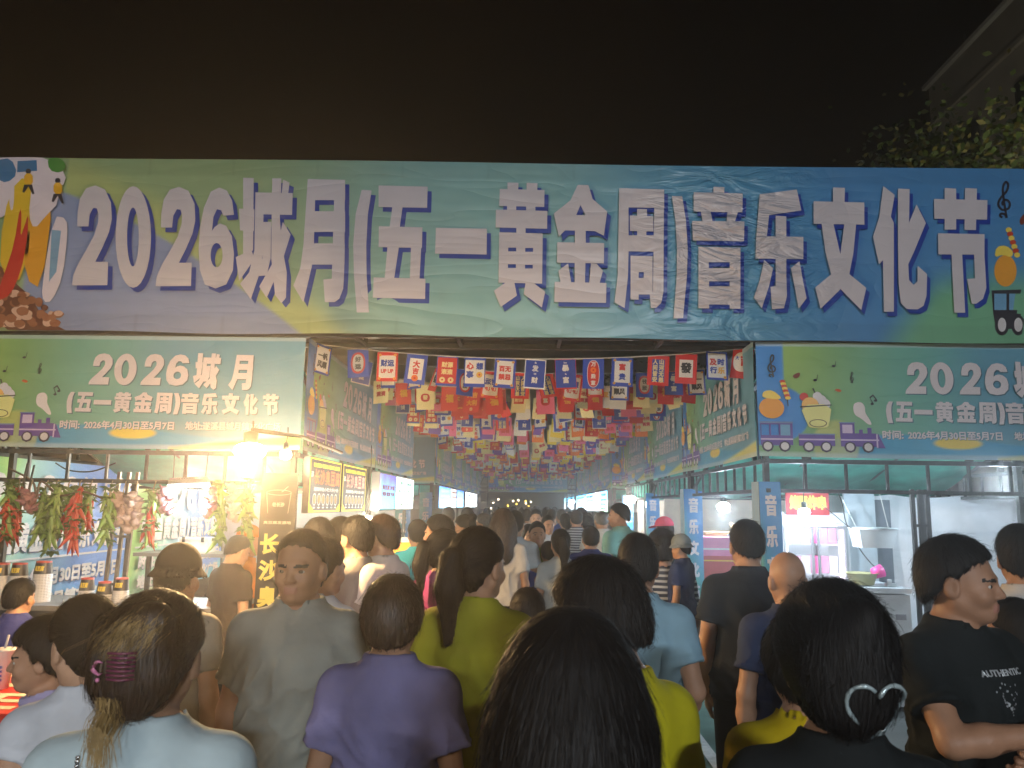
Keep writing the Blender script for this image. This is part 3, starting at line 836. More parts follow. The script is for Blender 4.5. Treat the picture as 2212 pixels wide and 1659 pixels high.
D['心想'] = flag_mesh('blue', [('white', .008, .02, .03)], [('心', 'red', -.4, -.05, .6, .84), ('想', 'blue', .05, .4, .6, .84), ('事', 'blue', -.4, -.05, .3, .55)], [(.22, .42, .027, 'gold')])
D['百无'] = flag_mesh('blue', [('white', .02, .02, .03)], [('百无', 'red', -.34, .34, .55, .75), ('禁忌', 'red', -.34, .34, .27, .48)], C4)
D['发财'] = flag_mesh('white', [('blue', .008, .01, .012)], [('fa', 'white', -.15, .15, .85, .92), ('发', 'white', -.22, .22, .58, .8), ('cai', 'white', -.15, .15, .48, .54), ('财', 'white', -.22, .22, .18, .4)])
D['暴富'] = flag_mesh('red', [('blue', .004, .004, .014)], [('bao', 'white', -.15, .15, .86, .92), ('暴', 'white', -.2, .2, .6, .82), ('fu', 'white', -.1, .1, .48, .54), ('富', 'white', -.2, .2, .2, .42)])
D['万事'] = flag_mesh('blue', [('white', .038, .012, .012, 1), ('red', .043, .017, .017, 1)], [('万', 'white', -.2, .2, .74, .9), ('胜', 'white', -.2, .2, .34, .5), ('意', 'white', -.2, .2, .12, .28)], [(0, .62, .026, 'orange')])
D['富贵'] = flag_mesh('blue', [('white', .025, .03, .035)], [('富', 'red', -.22, .22, .56, .8), ('贵', 'blue', -.22, .22, .22, .46)], C4)
D['山河'] = flag_mesh('red', [('blue', .038, .03, .03)], [('山\n河\n无\n恙', 'cream', .02, .27, .1, .9), ('人\n间\n皆\n安', 'cream', -.27, -.02, .1, .9)])
D['發'] = flag_mesh('red', [('white', .034, .05, .055)], [('發', 'black', -.27, .27, .35, .72)])
D['及时'] = flag_mesh('blue', [('white', .015, .018, .02)], [('及', 'red', -.36, 0, .5, .74), ('时', 'blue', .02, .36, .52, .76), ('行', 'blue', -.36, 0, .22, .46), ('乐', 'gold', .02, .36, .22, .46)], [(.36, .1, .014, 'gold')])
D['吉'] = flag_mesh('red', [('white', .015, .03, .06, 1)], [('吉', 'red', -.1, .36, .42, .8), ('大', 'blue', -.34, -.16, .62, .76)])
SETA = list(D)
D['福'] = flag_mesh('red', [], [('福', 'gold', -.32, .32, .35, .7)])
D['快乐'] = flag_mesh('cream', [], [('快乐', 'red', -.36, .36, .62, .84), ('满满', 'red', -.36, .36, .3, .52)])
D['發c'] = flag_mesh('cream', [('red', .045, .09, .085, 1)], [('發', 'cream', -.18, .18, .4, .6)])
D['富p'] = flag_mesh('pink', [('red', .045, .07, .09, 1)], [('富', 'white', -.18, .18, .45, .65), ('天天开心', 'cream', -.4, .4, .82, .94)])
D['好y'] = flag_mesh('yellow', [('blue', .02, .15, .06)], [('日日好运', 'white', -.36, .36, .3, .42), ('幸运', 'red', -.3, .3, .55, .85)])
D['小'] = flag_mesh('orange', [], [('小幸运', 'white', -.4, .4, .6, .82), ('小美好', 'white', -.4, .4, .28, .5)])
D['大利'] = flag_mesh('red', [], [('大吉', 'gold', -.36, .36, .6, .84), ('大利', 'gold', -.36, .36, .28, .52)], [(0, .14, .018, 'cream')])
D['暴p'] = flag_mesh('purple', [('red', .01, .1, .1)], [('暴富', 'white', -.34, .34, .38, .66)])
D['可爱'] = flag_mesh('white', [('white', .01, .01, .09)], [('可', 'black', -.36, 0, .5, .8), ('爱', 'gold', .02, .38, .5, .8)])
D['附'] = flag_mesh('cream', [('red', .03, .07, .10)], [('附体', 'cream', -.28, .28, .45, .65)])
D['乐p'] = flag_mesh('pink', [('blue', .03, .05, .15), ], [('欢乐', 'white', -.3, .3, .62, .8), ('自由', 'red', -.35, .35, .15, .4)])
D['富y'] = flag_mesh('yellow', [('white', .03, .06, .07)], [('常乐', 'black', -.28, .28, .5, .72), ('富足', 'red', -.28, .28, .3, .46)])
SETB = [k for k in D if k not in SETA]

M_CORD = mat('white_cord', (0.6, 0.58, 0.55), 0.8)
ORD = ['first', 'second', 'third', 'fourth', 'fifth', 'sixth', 'seventh', 'eighth', 'ninth', 'tenth', 'eleventh', 'twelfth', 'thirteenth', 'fourteenth', 'fifteenth', 'sixteenth', 'seventeenth', 'eighteenth', 'nineteenth', 'twentieth', 'twenty-first', 'twenty-second', 'twenty-third', 'twenty-fourth', 'twenty-fifth', 'twenty-sixth', 'twenty-seventh', 'twenty-eighth', 'twenty-ninth', 'thirtieth', 'thirty-first', 'thirty-second', 'thirty-third']
def bunting(i, Y, sets, flip, detail):
    r = random.Random(100 + i)
    z0, sag = (3.13 if i == 0 else 3.10 + r.uniform(-.05, .05)), r.uniform(.10, .17)
    zf = lambda x: z0 - sag * (1 - (x / 1.85) ** 2)
    dy = r.uniform(-.25, .25) if i else 0
    yf = lambda x: dy * (x / 1.85)
    xs = [-1.56 + .245 * k + (0 if i == 0 else r.uniform(-.03, .03)) for k in range(14)]
    lbl = 'string of printed flags across the alley, ' + ('nearest of all, mostly blue with white panels' if i == 0 else ORD[i] + ' from the entrance')
    c = MB(); c.tube([(x, yf(x), zf(x)) for x in np.linspace(-1.86, 1.86, 16)], .0045, 5)
    root = c.build('flag_bunting', M_CORD, None, None, lbl, 'bunting', 'strings of flags over the alley')
    root.location = (0, Y, 0)
    if detail:
        if i == 0:
            xs = [(at(px, 760, Y)).x for px in (700, 773, 838, 903, 968, 1027, 1093, 1158, 1221, 1282, 1345, 1423, 1483, 1548, 1607)]
        for k, x in enumerate(xs):
            key = SETA[k] if i == 0 else r.choice(sets)
            o = bpy.data.objects.new('flag', D[key])
            COL.objects.link(o)
            o.parent = root
            o.location = (x, yf(x), zf(x) - .004)
            wob = .05 if i == 0 else .28
            o.rotation_euler = (r.gauss(0, .10), r.gauss(0, .05), (pi if flip else 0) + r.gauss(0, wob))
            if i and r.random() < .14: o.rotation_euler = (r.uniform(-.2, .6), r.uniform(-.3, .3), o.rotation_euler.z + r.uniform(-1.1, 1.1))
            if i == 0 and k == 0: o.rotation_euler = (0, .1, 1.0)
            if i == 0 and k == 14: o.rotation_euler = (0, .15, -.5)
            s = 1.0 if i == 0 else r.uniform(.85, 1.0)
            o.scale = (s, s, s)
    else:
        b = MB()
        cols = sets
        for x in xs:
            a = r.gauss(0, .25)
            w, h = FW * .48, FH * r.uniform(.85, 1)
            q = Matrix.Rotation(a, 3, 'Z')
            o = Vector((x, yf(x), zf(x) - .005))
            m1, m2 = r.choice(cols), r.choice(cols)
            b.add([o + q @ Vector(p) for p in ((-w, 0, -h), (w, 0, -h), (w, 0, 0), (-w, 0, 0))], [(0, 1, 2, 3)], FK.index(m1))
            b.add([o + q @ Vector(p) for p in ((-w * .6, -.002, -h * .8), (w * .6, -.002, -h * .8), (w * .6, -.002, -h * .25), (-w * .6, -.002, -h * .25))], [(0, 1, 2, 3)], FK.index(m2))
        b.build('flags', [FM[k] for k in FK], root)['kind'] = 'stuff'
    return root
ys = [6.62, 7.2, 7.75, 8.3, 8.85, 9.4, 9.95, 10.5, 11.1, 11.7, 12.3, 13.0, 13.7, 14.4, 15.2, 16.0, 16.8, 17.7, 18.6, 19.5, 20.5, 21.5, 22.6, 23.7, 24.9, 26.2, 27.6, 29.2, 31, 33, 35, 37.5, 40]
for i, Y in enumerate(ys):
    if i == 0: s = SETA
    elif i in (1,): s = SETA
    elif i in (2, 3, 4): s = ['快乐', '發c', '福', '附', '大利', '富p', '可爱', '福']
    elif i in (5, 6): s = SETA + ['大利', '福', '暴p']
    else: s = SETB if i % 3 else SETA + SETB
    if i < 20: bunting(i, Y, s, i % 2 == 1, True)
    else: bunting(i, Y, ['red', 'orange', 'yellow', 'pink', 'purple', 'blue', 'white', 'red', 'orange', 'cream'], False, False)
# ------------------------------------------------------------------ lamps in the stalls
def bulb(px, py, Y, r, color, power, label, es=40, flat=1.0, cord=.5, name='hanging_bulb'):
    p = at(px, py, Y)
    root = empty(name, p, label, 'lamp')
    b = MB(); b.ell((0, 0, 0), (r, r, r * flat), 18, 12)
    b.build('bulb', mat('lit_bulb_' + label.split()[0] + str(es), (1, 1, 1), .3, emit=color, es=es), root)
    b = MB(); b.lathe([(r * .45, r * flat * .8), (r * .45, r * flat + .05), (.008, r * flat + .06)], (0, 0, 0), 14)
    b.build('socket', M_STEEL, root)
    b = MB(); b.tube([(0, 0, r * flat + .055), (.01, 0, r * flat + .055 + cord * .5), (0, .02, r * flat + .055 + cord)], .005, 6)
    b.build('cord', M_STEEL, root)
    lamp('POINT', 'bulb_light', p + Vector((0, -.01, -r * flat - .035)), power, color, .03)
WARM, COOL = (1.0, .62, .27), (.70, .86, 1.0)
bulb(540, 974, 4.1, .085, WARM, 270, 'glaring warm disc lamp over the garlic strings, the brightest light', 60, .55, .06, 'disc_lamp')
def lamp_arm():
    p = at(540, 974, 4.1) + Vector((0, .02, .115))
    b = MB(); b.tube([(0, 0, 0), (-.02, 1.0, .05), (-.06, 2.26, .03)], .012, 8); o = b.build('lamp_arm', M_STEEL, None, None, 'thin steel arm carrying the glaring disc lamp out from the stall beam', 'arm'); o.location = p
lamp_arm()
bulb(617, 982, 6.0, .045, (1, .80, .5), 10, 'small warm bulb beside the black bowl sign', 60, .9, .12)
bulb(795, 1126, 8.95, .06, (1, .85, .6), 160, 'bare warm bulb hanging between menu boards and blue light box', 50, 1.2, .75)
bulb(1737, 1106, 7.55, .055, COOL, 62, 'cool white bulb hanging before the red sign over the fridge', 50, .75, .6)
bulb(1563, 1096, 10.2, .085, COOL, 85, 'cool white bulb over the pink counter', 50, .85, .5)
bulb(1405, 1090, 13.0, .085, COOL, 85, 'cool white bulb behind the second post banner', 50, .9, .5)
bulb(1362, 1078, 14.6, .10, (1, .9, .78), 70, 'white lamp deep in the third stall on the right', 50, .7, .5)
bulb(1000, 1080, 24, .10, COOL, 25, 'white lamp far down the left stalls', 40, .8, .4)
bulb(1235, 1084, 26, .10, COOL, 25, 'white lamp far down the right stalls', 40, .8, .4)

def tube_light():
    p = at(408, 1046, 6.15)
    root = empty('tube_light', p, 'white tube light with finned housing hanging among the garlic and chillies', 'lamp')
    q = Matrix.Rotation(radians(-3), 3, 'Y')
    b = MB(); b.box((0, 0, .02), (.31, .06, .035), 0, q)
    for k in range(14): b.box(q @ Vector((-.14 + k * .0215, 0, .045)), (.006, .06, .02), 0, q)
    b.build('housing', mat('grey_aluminium', (.3, .3, .3), .4, .8), root)
    b = MB(); b.box((0, -.002, -.012), (.31, .055, .024), 0, q)
    b.build('tube', mat('lit_tube', (1, 1, 1), .3, emit=(.95, .97, 1), es=30), root)
    b = MB()
    for x in (-.13, .13): b.tube([(x, 0, .05), (x * 1.05, 0, .25)], .004, 5)
    b.build('hanger', M_STEEL, root)
    o = lamp('AREA', 'tube_glow', p + Vector((0, 0, -.03)), 38, COOL, .25)
tube_light()

# ------------------------------------------------------------------ chillies and garlic on strings
M_CHR = mat('chilli_red', (.42, .035, .012), .3, var=.2)
M_CHG = mat('chilli_green', (.16, .26, .05), .35, var=.25)
M_LEAF = mat('chilli_leaf', (.09, .16, .035), .6, var=.3, trans=.3)
M_GARL = mat('garlic_skin', (.42, .30, .26), .6, var=.3, vscale=30)
M_GARP = mat('garlic_purple', (.28, .12, .13), .6, var=.35, vscale=30)
M_TWINE = mat('straw_twine', (.28, .22, .13), .9)
def chilli_mesh(m, L, bend):
    b = MB()
    pts = [(bend * L * t * t, .01 * sin(t * 3), -L * t) for t in np.linspace(0, 1, 8)]
    b.tube(pts, [.005, .0105, .012, .0115, .0105, .0085, .006, .0015], 8)
    b.tube([(0, 0, 0), (-.003, 0, .018)], .003, 5, 1)
    o = b.build('chilli', [m, M_LEAF]); me = o.data; bpy.data.objects.remove(o); return me
CH = {c: [chilli_mesh(m, L, bd) for L, bd in ((.12, .25), (.10, -.35), (.135, .1), (.11, .45))] for c, m in (('r', M_CHR), ('g', M_CHG))}
def garlic_mesh(m):
    b = MB()
    n = 14
    vs, fs = [], []
    prof = [(0.002, -.03), (.018, -.03), (.030, -.015), (.031, 0), (.022, .018), (.009, .03), (.006, .055)]
    for r_, z in prof:
        for j in range(n): 
            k = 1 + .09 * cos(j * 2 * pi / n * 5); vs.append((r_ * k * cos(2 * pi * j / n), r_ * k * sin(2 * pi * j / n), z))
    for i in range(len(prof) - 1):
        for j in range(n): fs.append((i * n + j, i * n + (j + 1) % n, (i + 1) * n + (j + 1) % n, (i + 1) * n + j))
    b.add(vs, fs, 0, True)
    o = b.build('garlic_bulb', m); me = o.data; bpy.data.objects.remove(o); return me
GA = {'w': garlic_mesh(M_GARL), 'p': garlic_mesh(M_GARP)}
def hang(px, y0, y1, kind, label, Y, n):
    n = int(n * (1.0 if kind in ('w', 'p') else 1.25))
    r = random.Random(int(px))
    p0, p1 = at(px, y0, Y), at(px, y1, Y)
    Lh = p0.z - p1.z
    b = MB(); b.tube([(0, 0, .02), (.006, 0, -Lh * .5), (0, 0, -Lh + .08)], .006, 6)
    top = 1.9 - p0.z
    b.tube([(0, 0, .02), (.01, .01, max(.03, top))], .004, 5)
    grp = 'strings of chillies' if kind in ('r', 'g', 'm') else 'strings of garlic'
    root = b.build('chilli_string' if kind in ('r', 'g', 'm') else 'garlic_string', M_TWINE, None, None, label, 'chilli string' if kind in ('r', 'g', 'm') else 'garlic string', grp)
    root.location = p0
    lf = MB()
    for k in range(n):
        t = (k + r.random() * .6) / n
        z = -t * (Lh - .10)
        a = r.uniform(0, 2 * pi)
        if kind in ('w', 'p'):
            o = bpy.data.objects.new('garlic_bulb', GA[kind]); rad = .034
            o.rotation_euler = (r.uniform(.7, 1.6), r.uniform(-.4, .4), a + pi / 2)
            s = r.uniform(1.0, 1.3)
        else:
            c = kind if kind != 'm' else r.choice('rrg')
            if kind == 'm' and t < .3: c = 'g'
            o = bpy.data.objects.new('chilli', r.choice(CH[c])); rad = .034
            o.rotation_euler = (r.uniform(-.2, .8), r.uniform(-.25, .25), a + pi / 2)
            s = r.uniform(1.1, 1.75)
        o.scale = (s, s, s)
        o.location = (rad * cos(a), rad * sin(a), z)
        o.parent = root; COL.objects.link(o)
    if kind in ('r', 'g', 'm'):
        for k in range(int(Lh / .085) + 1):
            z = -k * .085 + r.uniform(-.02, .02)
            for q in range(9):
                a = r.uniform(0, 2 * pi); l = r.uniform(.05, .095)
                d = Vector((cos(a), sin(a), r.uniform(-.5, .5))).normalized(); s_ = d.cross(Vector((0, 0, 1))).normalized() * l * .42
                c0 = Vector((0, 0, z)) + d * .01
                up = Vector((0, 0, .010))
                lf.add([c0, c0 + d * l * .5 + s_ + up, c0 + d * l - up, c0 + d * l * .5 - s_ + up], [(0, 1, 2), (0, 2, 3)], 0)
        lf.build('leaves', M_LEAF, root)
hang(24, 1045, 1178, 'm', 'chilli string with two red tips, leftmost of all', 6.2, 22)
hang(42, 1040, 1160, 'r', 'red chilli string in leaves, next to the dark purple garlic', 6.3, 18)
hang(64, 1062, 1130, 'p', 'dark purple garlic string under tangled cables', 6.2, 16)
hang(98, 1058, 1165, 'g', 'green chilli string with curled tips, right of the purple garlic', 6.25, 18)
hang(122, 1048, 1190, 'g', 'long leafy green chilli string reaching lowest over the cups', 6.2, 24)
hang(148, 1050, 1165, 'm', 'mixed chilli string between the long green one and the bright red one', 6.3, 18)
hang(172, 1048, 1185, 'r', 'bright red chilli string hanging over the date on the wall banner', 6.2, 24)
hang(195, 1052, 1150, 'm', 'leafy chilli string with few red pods, right of the bright red one', 6.3, 14)
hang(238, 1058, 1178, 'g', 'pale green chilli string before the leaning posts', 6.2, 18)
hang(266, 1068, 1160, 'w', 'thick brown garlic string hung before the post', 6.25, 16)
hang(291, 1068, 1172, 'w', 'brown garlic string, right one of the pair at the post', 6.2, 16)
hang(332, 1058, 1180, 'm', 'lit bright green and red chilli string left of the tube light', 6.2, 20)
hang(361, 1055, 1135, 'p', 'white-lit purple garlic string under the tube light end', 6.2, 14)
hang(461, 1060, 1140, 'p', 'purple garlic string right of the tube light', 6.2, 16)
hang(480, 1045, 1180, 'g', 'lit green chilli string below the glaring disc lamp', 6.2, 18)
hang(508, 1050, 1150, 'w', 'garlic string below the glaring disc lamp', 6.2, 14)
hang(536, 1045, 1170, 'g', 'yellow-green chilli string nearest the black bowl sign', 6.2, 18)

# ------------------------------------------------------------------ wall banners inside the chilli stall
def wall_banner(Y0, Y1, label):
    W = Y1 - Y0
    L = lambda c: np.array(lin(c))
    def colf(u, v):
        c = mixc(np.tile(L((165, 205, 190)), (len(u), 1)), L((105, 150, 225)), sstep(u, .15, .75))
        c = mixc(c, L((150, 195, 120)), sstep(u - .25 * v, .12, -.05))
        return mixc(c, L((110, 195, 225)), sstep(.25 - v + .1 * np.sin(u * 6), 0, .1) * sstep(u, .5, .8))
    root = grid_sheet('wall_banner', 80, 40, lambda u, v: np.stack([u * W, .015 * np.sin(u * 14) * np.cos(v * 2) - .02, .62 + v * 1.5], 1), colf, M_VINYL)
    root.location = (-4.8, Y0, 0); root.rotation_euler = (0, 0, pi / 2)
    tag(root, label, 'banner', 'wall banners inside the chilli stall')
    wh, sh = MB(), MB()
    def T(body, x0, x1, z0, z1, bold=.05):
        put_text(wh, body, x0 * W, x1 * W, z0, z1, lambda a, b, l: (a, -.052 - l, b), 0, bold)
        put_text(sh, body, x0 * W + .008, x1 * W + .008, z0 - .01, z1 - .01, lambda a, b, l: (a, -.046 - l, b), 0, bold)
    x = .06
    for ch in '(五一黄金周)音乐文化节':
        w = .035 if ch in '()' else .072
        put_glyph(wh, ch, x * W, (x + w) * W, 1.24, 1.52, lambda a, b, k: (a, -.052 - k, b)); put_glyph(sh, ch, x * W + .01, (x + w) * W + .01, 1.23, 1.51, lambda a, b, k: (a, -.046 - k, b))
        x += w + .009
    x = .1
    for ch in '2026城月':
        put_glyph(wh, ch, x * W, (x + .1) * W, 1.62, 1.98, lambda a, b, k: (a, -.052 - k, b)); x += .13
    T('时间: 2026年4月30日至5月7日', .06, .93, .90, 1.08)
    T('地址:遂溪县城月镇文化广场', .06, .93, .66, .84)
    wh.flat([_r(.02 * W, 1.165, .97 * W, 1.185)], lambda a, b: (a, -.050, b))
    wh.build('lettering', M_WHITEP, root)
    sh.build('lettering_shadow', vinyl('slate_blue', (85, 95, 140)), root)
wall_banner(6.4, 9.25, 'pale blue-green banner with date and place behind the hanging chillies')
wall_banner(9.35, 12.2, 'pale green banner with date and place behind the tube light')
def back_sheet(x0, x1, Y, z0, z1, m, label, name='hanging_sheet', amp=.03):
    def pos(u, v):
        x = x0 + u * (x1 - x0)
        y = amp * (np.sin(u * 17 + 2 * v) * (.3 + .7 * (1 - v)) + .6 * np.sin(u * 31 + 4 * v * v) * v) + amp * .7 * np.sin((u * 1.6 + v) * 9)
        return np.stack([x, y + Y, z0 + v * (z1 - z0) - .03 * np.abs(np.sin(u * pi * 4)) * (v > .95)], 1)
    o = grid_sheet(name, 90, 60, pos, None, m, None, (0, Y, z0))
    return tag(o, label, 'sheet')
M_SHEET = mat('white_sheet', (.76, .76, .80), .6, var=.06, wrinkle=.5)
back_sheet(-4.78, -2.1, 12.25, .2, 2.2, mat('grey_vinyl', (.33, .36, .42), .5, wrinkle=.8), 'dim grey sheet closing the back of the chilli stall', amp=.02)
back_sheet(3.25, 6.4, 8.75, .0, 1.93, M_SHEET, 'white crumpled sheet hung behind the man with crossed arms')
back_sheet(2.15, 4.8, 12.3, .2, 2.0, mat('cream_sheet', (.55, .47, .38), .7, var=.08), 'cream cloth hung behind the pink counter', amp=.015)
back_sheet(2.15, 4.8, 15.25, .2, 2.0, mat('beige_sheet', (.45, .42, .38), .7, var=.08), 'beige cloth hung at the back of the third stall on the right', amp=.015)

# ------------------------------------------------------------------ the counter of cups
M_DARKWOOD = mat('dark_laminate', (.035, .03, .03), .5, var=.2)
M_CUPW = mat('white_paper_cup', (.62, .6, .58), .5, var=.05)
M_CUPD = mat('black_printed_cup', (.03, .028, .03), .4)
M_CUPR = mat('red_rim', (.4, .05, .03), .4)
M_YEL = mat('yellow_print', (.75, .55, .05), .5)
def counter():
    root = empty('counter', (-3.35, 5.85, 0), 'dark counter with pale top carrying the stacks of paper cups', 'counter')
    b = MB(); b.box((0, .02, .48), (2.35, .5, .96)); b.build('cabinet', M_DARKWOOD, root)
    b = MB(); b.box((0, 0, .983), (2.45, .62, .035)); b.build('worktop', mat('grey_worktop', (.2, .19, .18), .4), root)
    b = MB(); put_text(b, '老长沙臭豆腐', -.8, .8, .55, .82, lambda x, z, l: (x, -.235 - l, z)); b.build('lettering', M_WHITEP, root)
counter()
def cup_stack(px, ytop, Y, r, label):
    p = at(px, ytop, Y)
    h = p.z - 1.002
    base = Vector((p.x, Y, 1.002))
    b = MB()
    prof = [(.001, 0)]
    n = max(3, int((h - .09) / .011))
    for k in range(n):
        z = (h - .09) * k / n
        prof += [(r, z), (r, z + .004), (r * .96, z + .005), (r * .96, z + .010)]
    prof.append((r * .97, h - .09))
    b.lathe(prof, (0, 0, 0), 20, 0, smooth=False)
    root = b.build('cup_stack', M_CUPW, None, None, label, 'stack of cups', 'stacks of paper cups')
    root.location = base
    b = MB(); b.lathe([(r * .97, h - .089), (r * .80, h - .012)], (0, 0, 0), 20)
    b.lathe([(r * .80, h - .0118), (r * .80, h), (r * .72, h), (r * .70, h - .006), (.001, h - .006)], (0, 0, 0), 20, 1)
    put_text(b, '臭豆腐', -r * .5, r * .5, h - .07, h - .03, lambda x, z, l: (x, -sqrt(max(0, (r * (.97 - .17 * (z - h + .09) / .077)) ** 2 - x * x)) - .002 - l, z), 2, .06)
    b.build('printed_cup', [M_CUPD, M_CUPR, M_YEL], root)
cup_stack(6, 1216, 5.75, .06, 'wrapped stack of paper cups cut by the edge of the picture')
cup_stack(44, 1216, 5.75, .062, 'tall stack of paper cups behind the child in the blue shirt')
cup_stack(96, 1212, 5.75, .066, 'tallest stack of white paper cups right of the child in blue')
cup_stack(190, 1248, 5.8, .055, 'short cup stack with yellow print, left of three by the post')
cup_stack(227, 1256, 5.75, .055, 'short cup stack with dark band, the lowest of three by the post')
cup_stack(264, 1248, 5.8, .056, 'short cup stack with yellow print, right of three by the post')

# ------------------------------------------------------------------ black bowl sign, menu boards and light boxes
M_BLK = mat('black_board', (.012, .011, .010), .45)
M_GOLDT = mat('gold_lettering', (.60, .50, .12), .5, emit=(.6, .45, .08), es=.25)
def bowl_sign():
    p = at(602, 1100, 6.12)
    root = empty('signboard', (p.x, 6.12, 0), 'tall black signboard with bowl drawing and yellow vertical characters at the left alley corner', 'sign')
    b = MB(); b.box((0, 0, 1.25), (.285, .03, 1.45)); b.build('board', M_BLK, root)
    b = MB()
    for k, ch in enumerate('长沙臭豆腐'):
        zc = at(588, 1175 + k * 57, 6.12).z
        put_text(b, ch, -.125, .035, zc - .08, zc + .08, lambda x, z, l: (x, -.018 - l, z), 0, .045)
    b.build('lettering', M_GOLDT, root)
    b = MB(); wl = .004
    z0, z1 = at(600, 1092, 6.12).z, at(600, 1064, 6.12).z
    fl = lambda a, c: (a, -.018, c)
    b.flat([_el(0, z1, .10, .022), _el(0, z1, .096, .018)], fl); b.flat([[(-.10, z1), (-.096, z1), (-.078, z0 - .06), (-.082, z0 - .06)]], fl); b.flat([[(.10, z1), (.096, z1), (.078, z0 - .06), (.082, z0 - .06)]], fl)
    put_text(b, '老长沙', -.05, .05, z0 - .01, z0 + .025, lambda x, z, l: (x, -.0185 - l, z), 0, .03)
    put_text(b, '臭豆腐发源地', -.11, .11, z0 - .145, z0 - .12, lambda x, z, l: (x, -.0185 - l, z), 0, .03)
    b.flat([[(.02, z1 + .005), (.07, z1 + .05), (.074, z1 + .047), (.026, z1 + .003)]], fl)
    b.build('bowl_print', mat('pale_print', (.5, .45, .38), .6), root)
    b = MB(); b.bar((-.1, 0, 0), (-.1, 0, .52), .03); b.bar((.1, 0, 0), (.1, 0, .52), .03); b.build('leg', M_STEEL, root)
bowl_sign()
E_RED = mat('lit_red_lettering', (.8, .2, .1), .5, emit=(1, .22, .09), es=1.3)
E_PINK = mat('lit_pink_lettering', (.8, .3, .25), .5, emit=(1, .42, .34), es=1.3)
E_YEL = mat('lit_yellow_lettering', (.8, .7, .1), .5, emit=(1, .8, .08), es=1.2)
E_WH = mat('lit_white_lettering', (.8, .8, .8), .5, emit=(1, .95, .85), es=1.0)
def menu_board(Y0, label, red):
    W, z0, z1 = 1.08, 1.66, 2.13
    root = empty('menu_board', (-1.80, Y0, 0), label, 'menu board', 'black menu boards', pi / 2)
    b = MB(); b.box((W / 2, .03, (z0 + z1) / 2), (W, .05, z1 - z0)); b.build('panel', mat('menu_black', (.012, .012, .012), .3, emit=(.10, .10, .09), es=.08), root)
    fn = lambda a, c: (a, .002, c)
    b = MB()
    b.flat([_r(.01, z0 + .008, W - .01, z1 - .008), _r(.026, z0 + .02, W - .026, z1 - .02)], fn)
    for sx in (0, 1):
        for k in range(4):
            x = .03 + k * .028; w = .024; h = .055 - k * .012
            x0 = x if not sx else W - x - w
            b.flat([_r(x0, z0 + .02, x0 + w, z0 + .02 + h)], fn)
    b.build('border', E_YEL, root)
    b = MB()
    T = lambda s, x0, x1, a, c, mi, bd=.05: put_text(b, s, x0, x1, a, c, lambda x, z, l: (x, .001 - l, z), mi, min(bd, .025))
    T('毛主席家乡湖南的人间美味之臭豆腐', .10, W - .08, z1 - .085, z1 - .045, 0)
    for k, ch in enumerate('长沙臭豆腐'):
        T(ch, .15 + k * .177, .15 + k * .177 + .155, z1 - .23, z1 - .10, 1, .03)
    T('正宗', .045, .11, z1 - .17, z1 - .12, 2)
    T('湖南特色小吃大份小份', .14, W - .1, z1 - .285, z1 - .25, 2)
    for k in range(6):
        cx = .17 + k * .145
        b.flat([_el(cx, z0 + .115, .055, .052), _el(cx, z0 + .115, .047, .044)], lambda a, c: (a, .001, c), 2)
        b.flat([_el(cx, z0 + .115, .036, .034)], lambda a, c: (a, .001, c), 3)
        b.flat([_r(cx - .03, z0 + .04, cx + .03, z0 + .052)], lambda a, c: (a, .001, c), 2)
    b.build('lettering', [E_YEL, E_RED if red else E_PINK, E_WH, mat('tofu_print', (.45, .3, .12), .6, emit=(.8, .55, .25), es=.4)], root)
menu_board(6.35, 'black menu board with yellow border and orange-red characters, next to the bowl sign', True)
menu_board(7.50, 'black menu board with yellow border and pink characters, farther from the bowl sign', False)

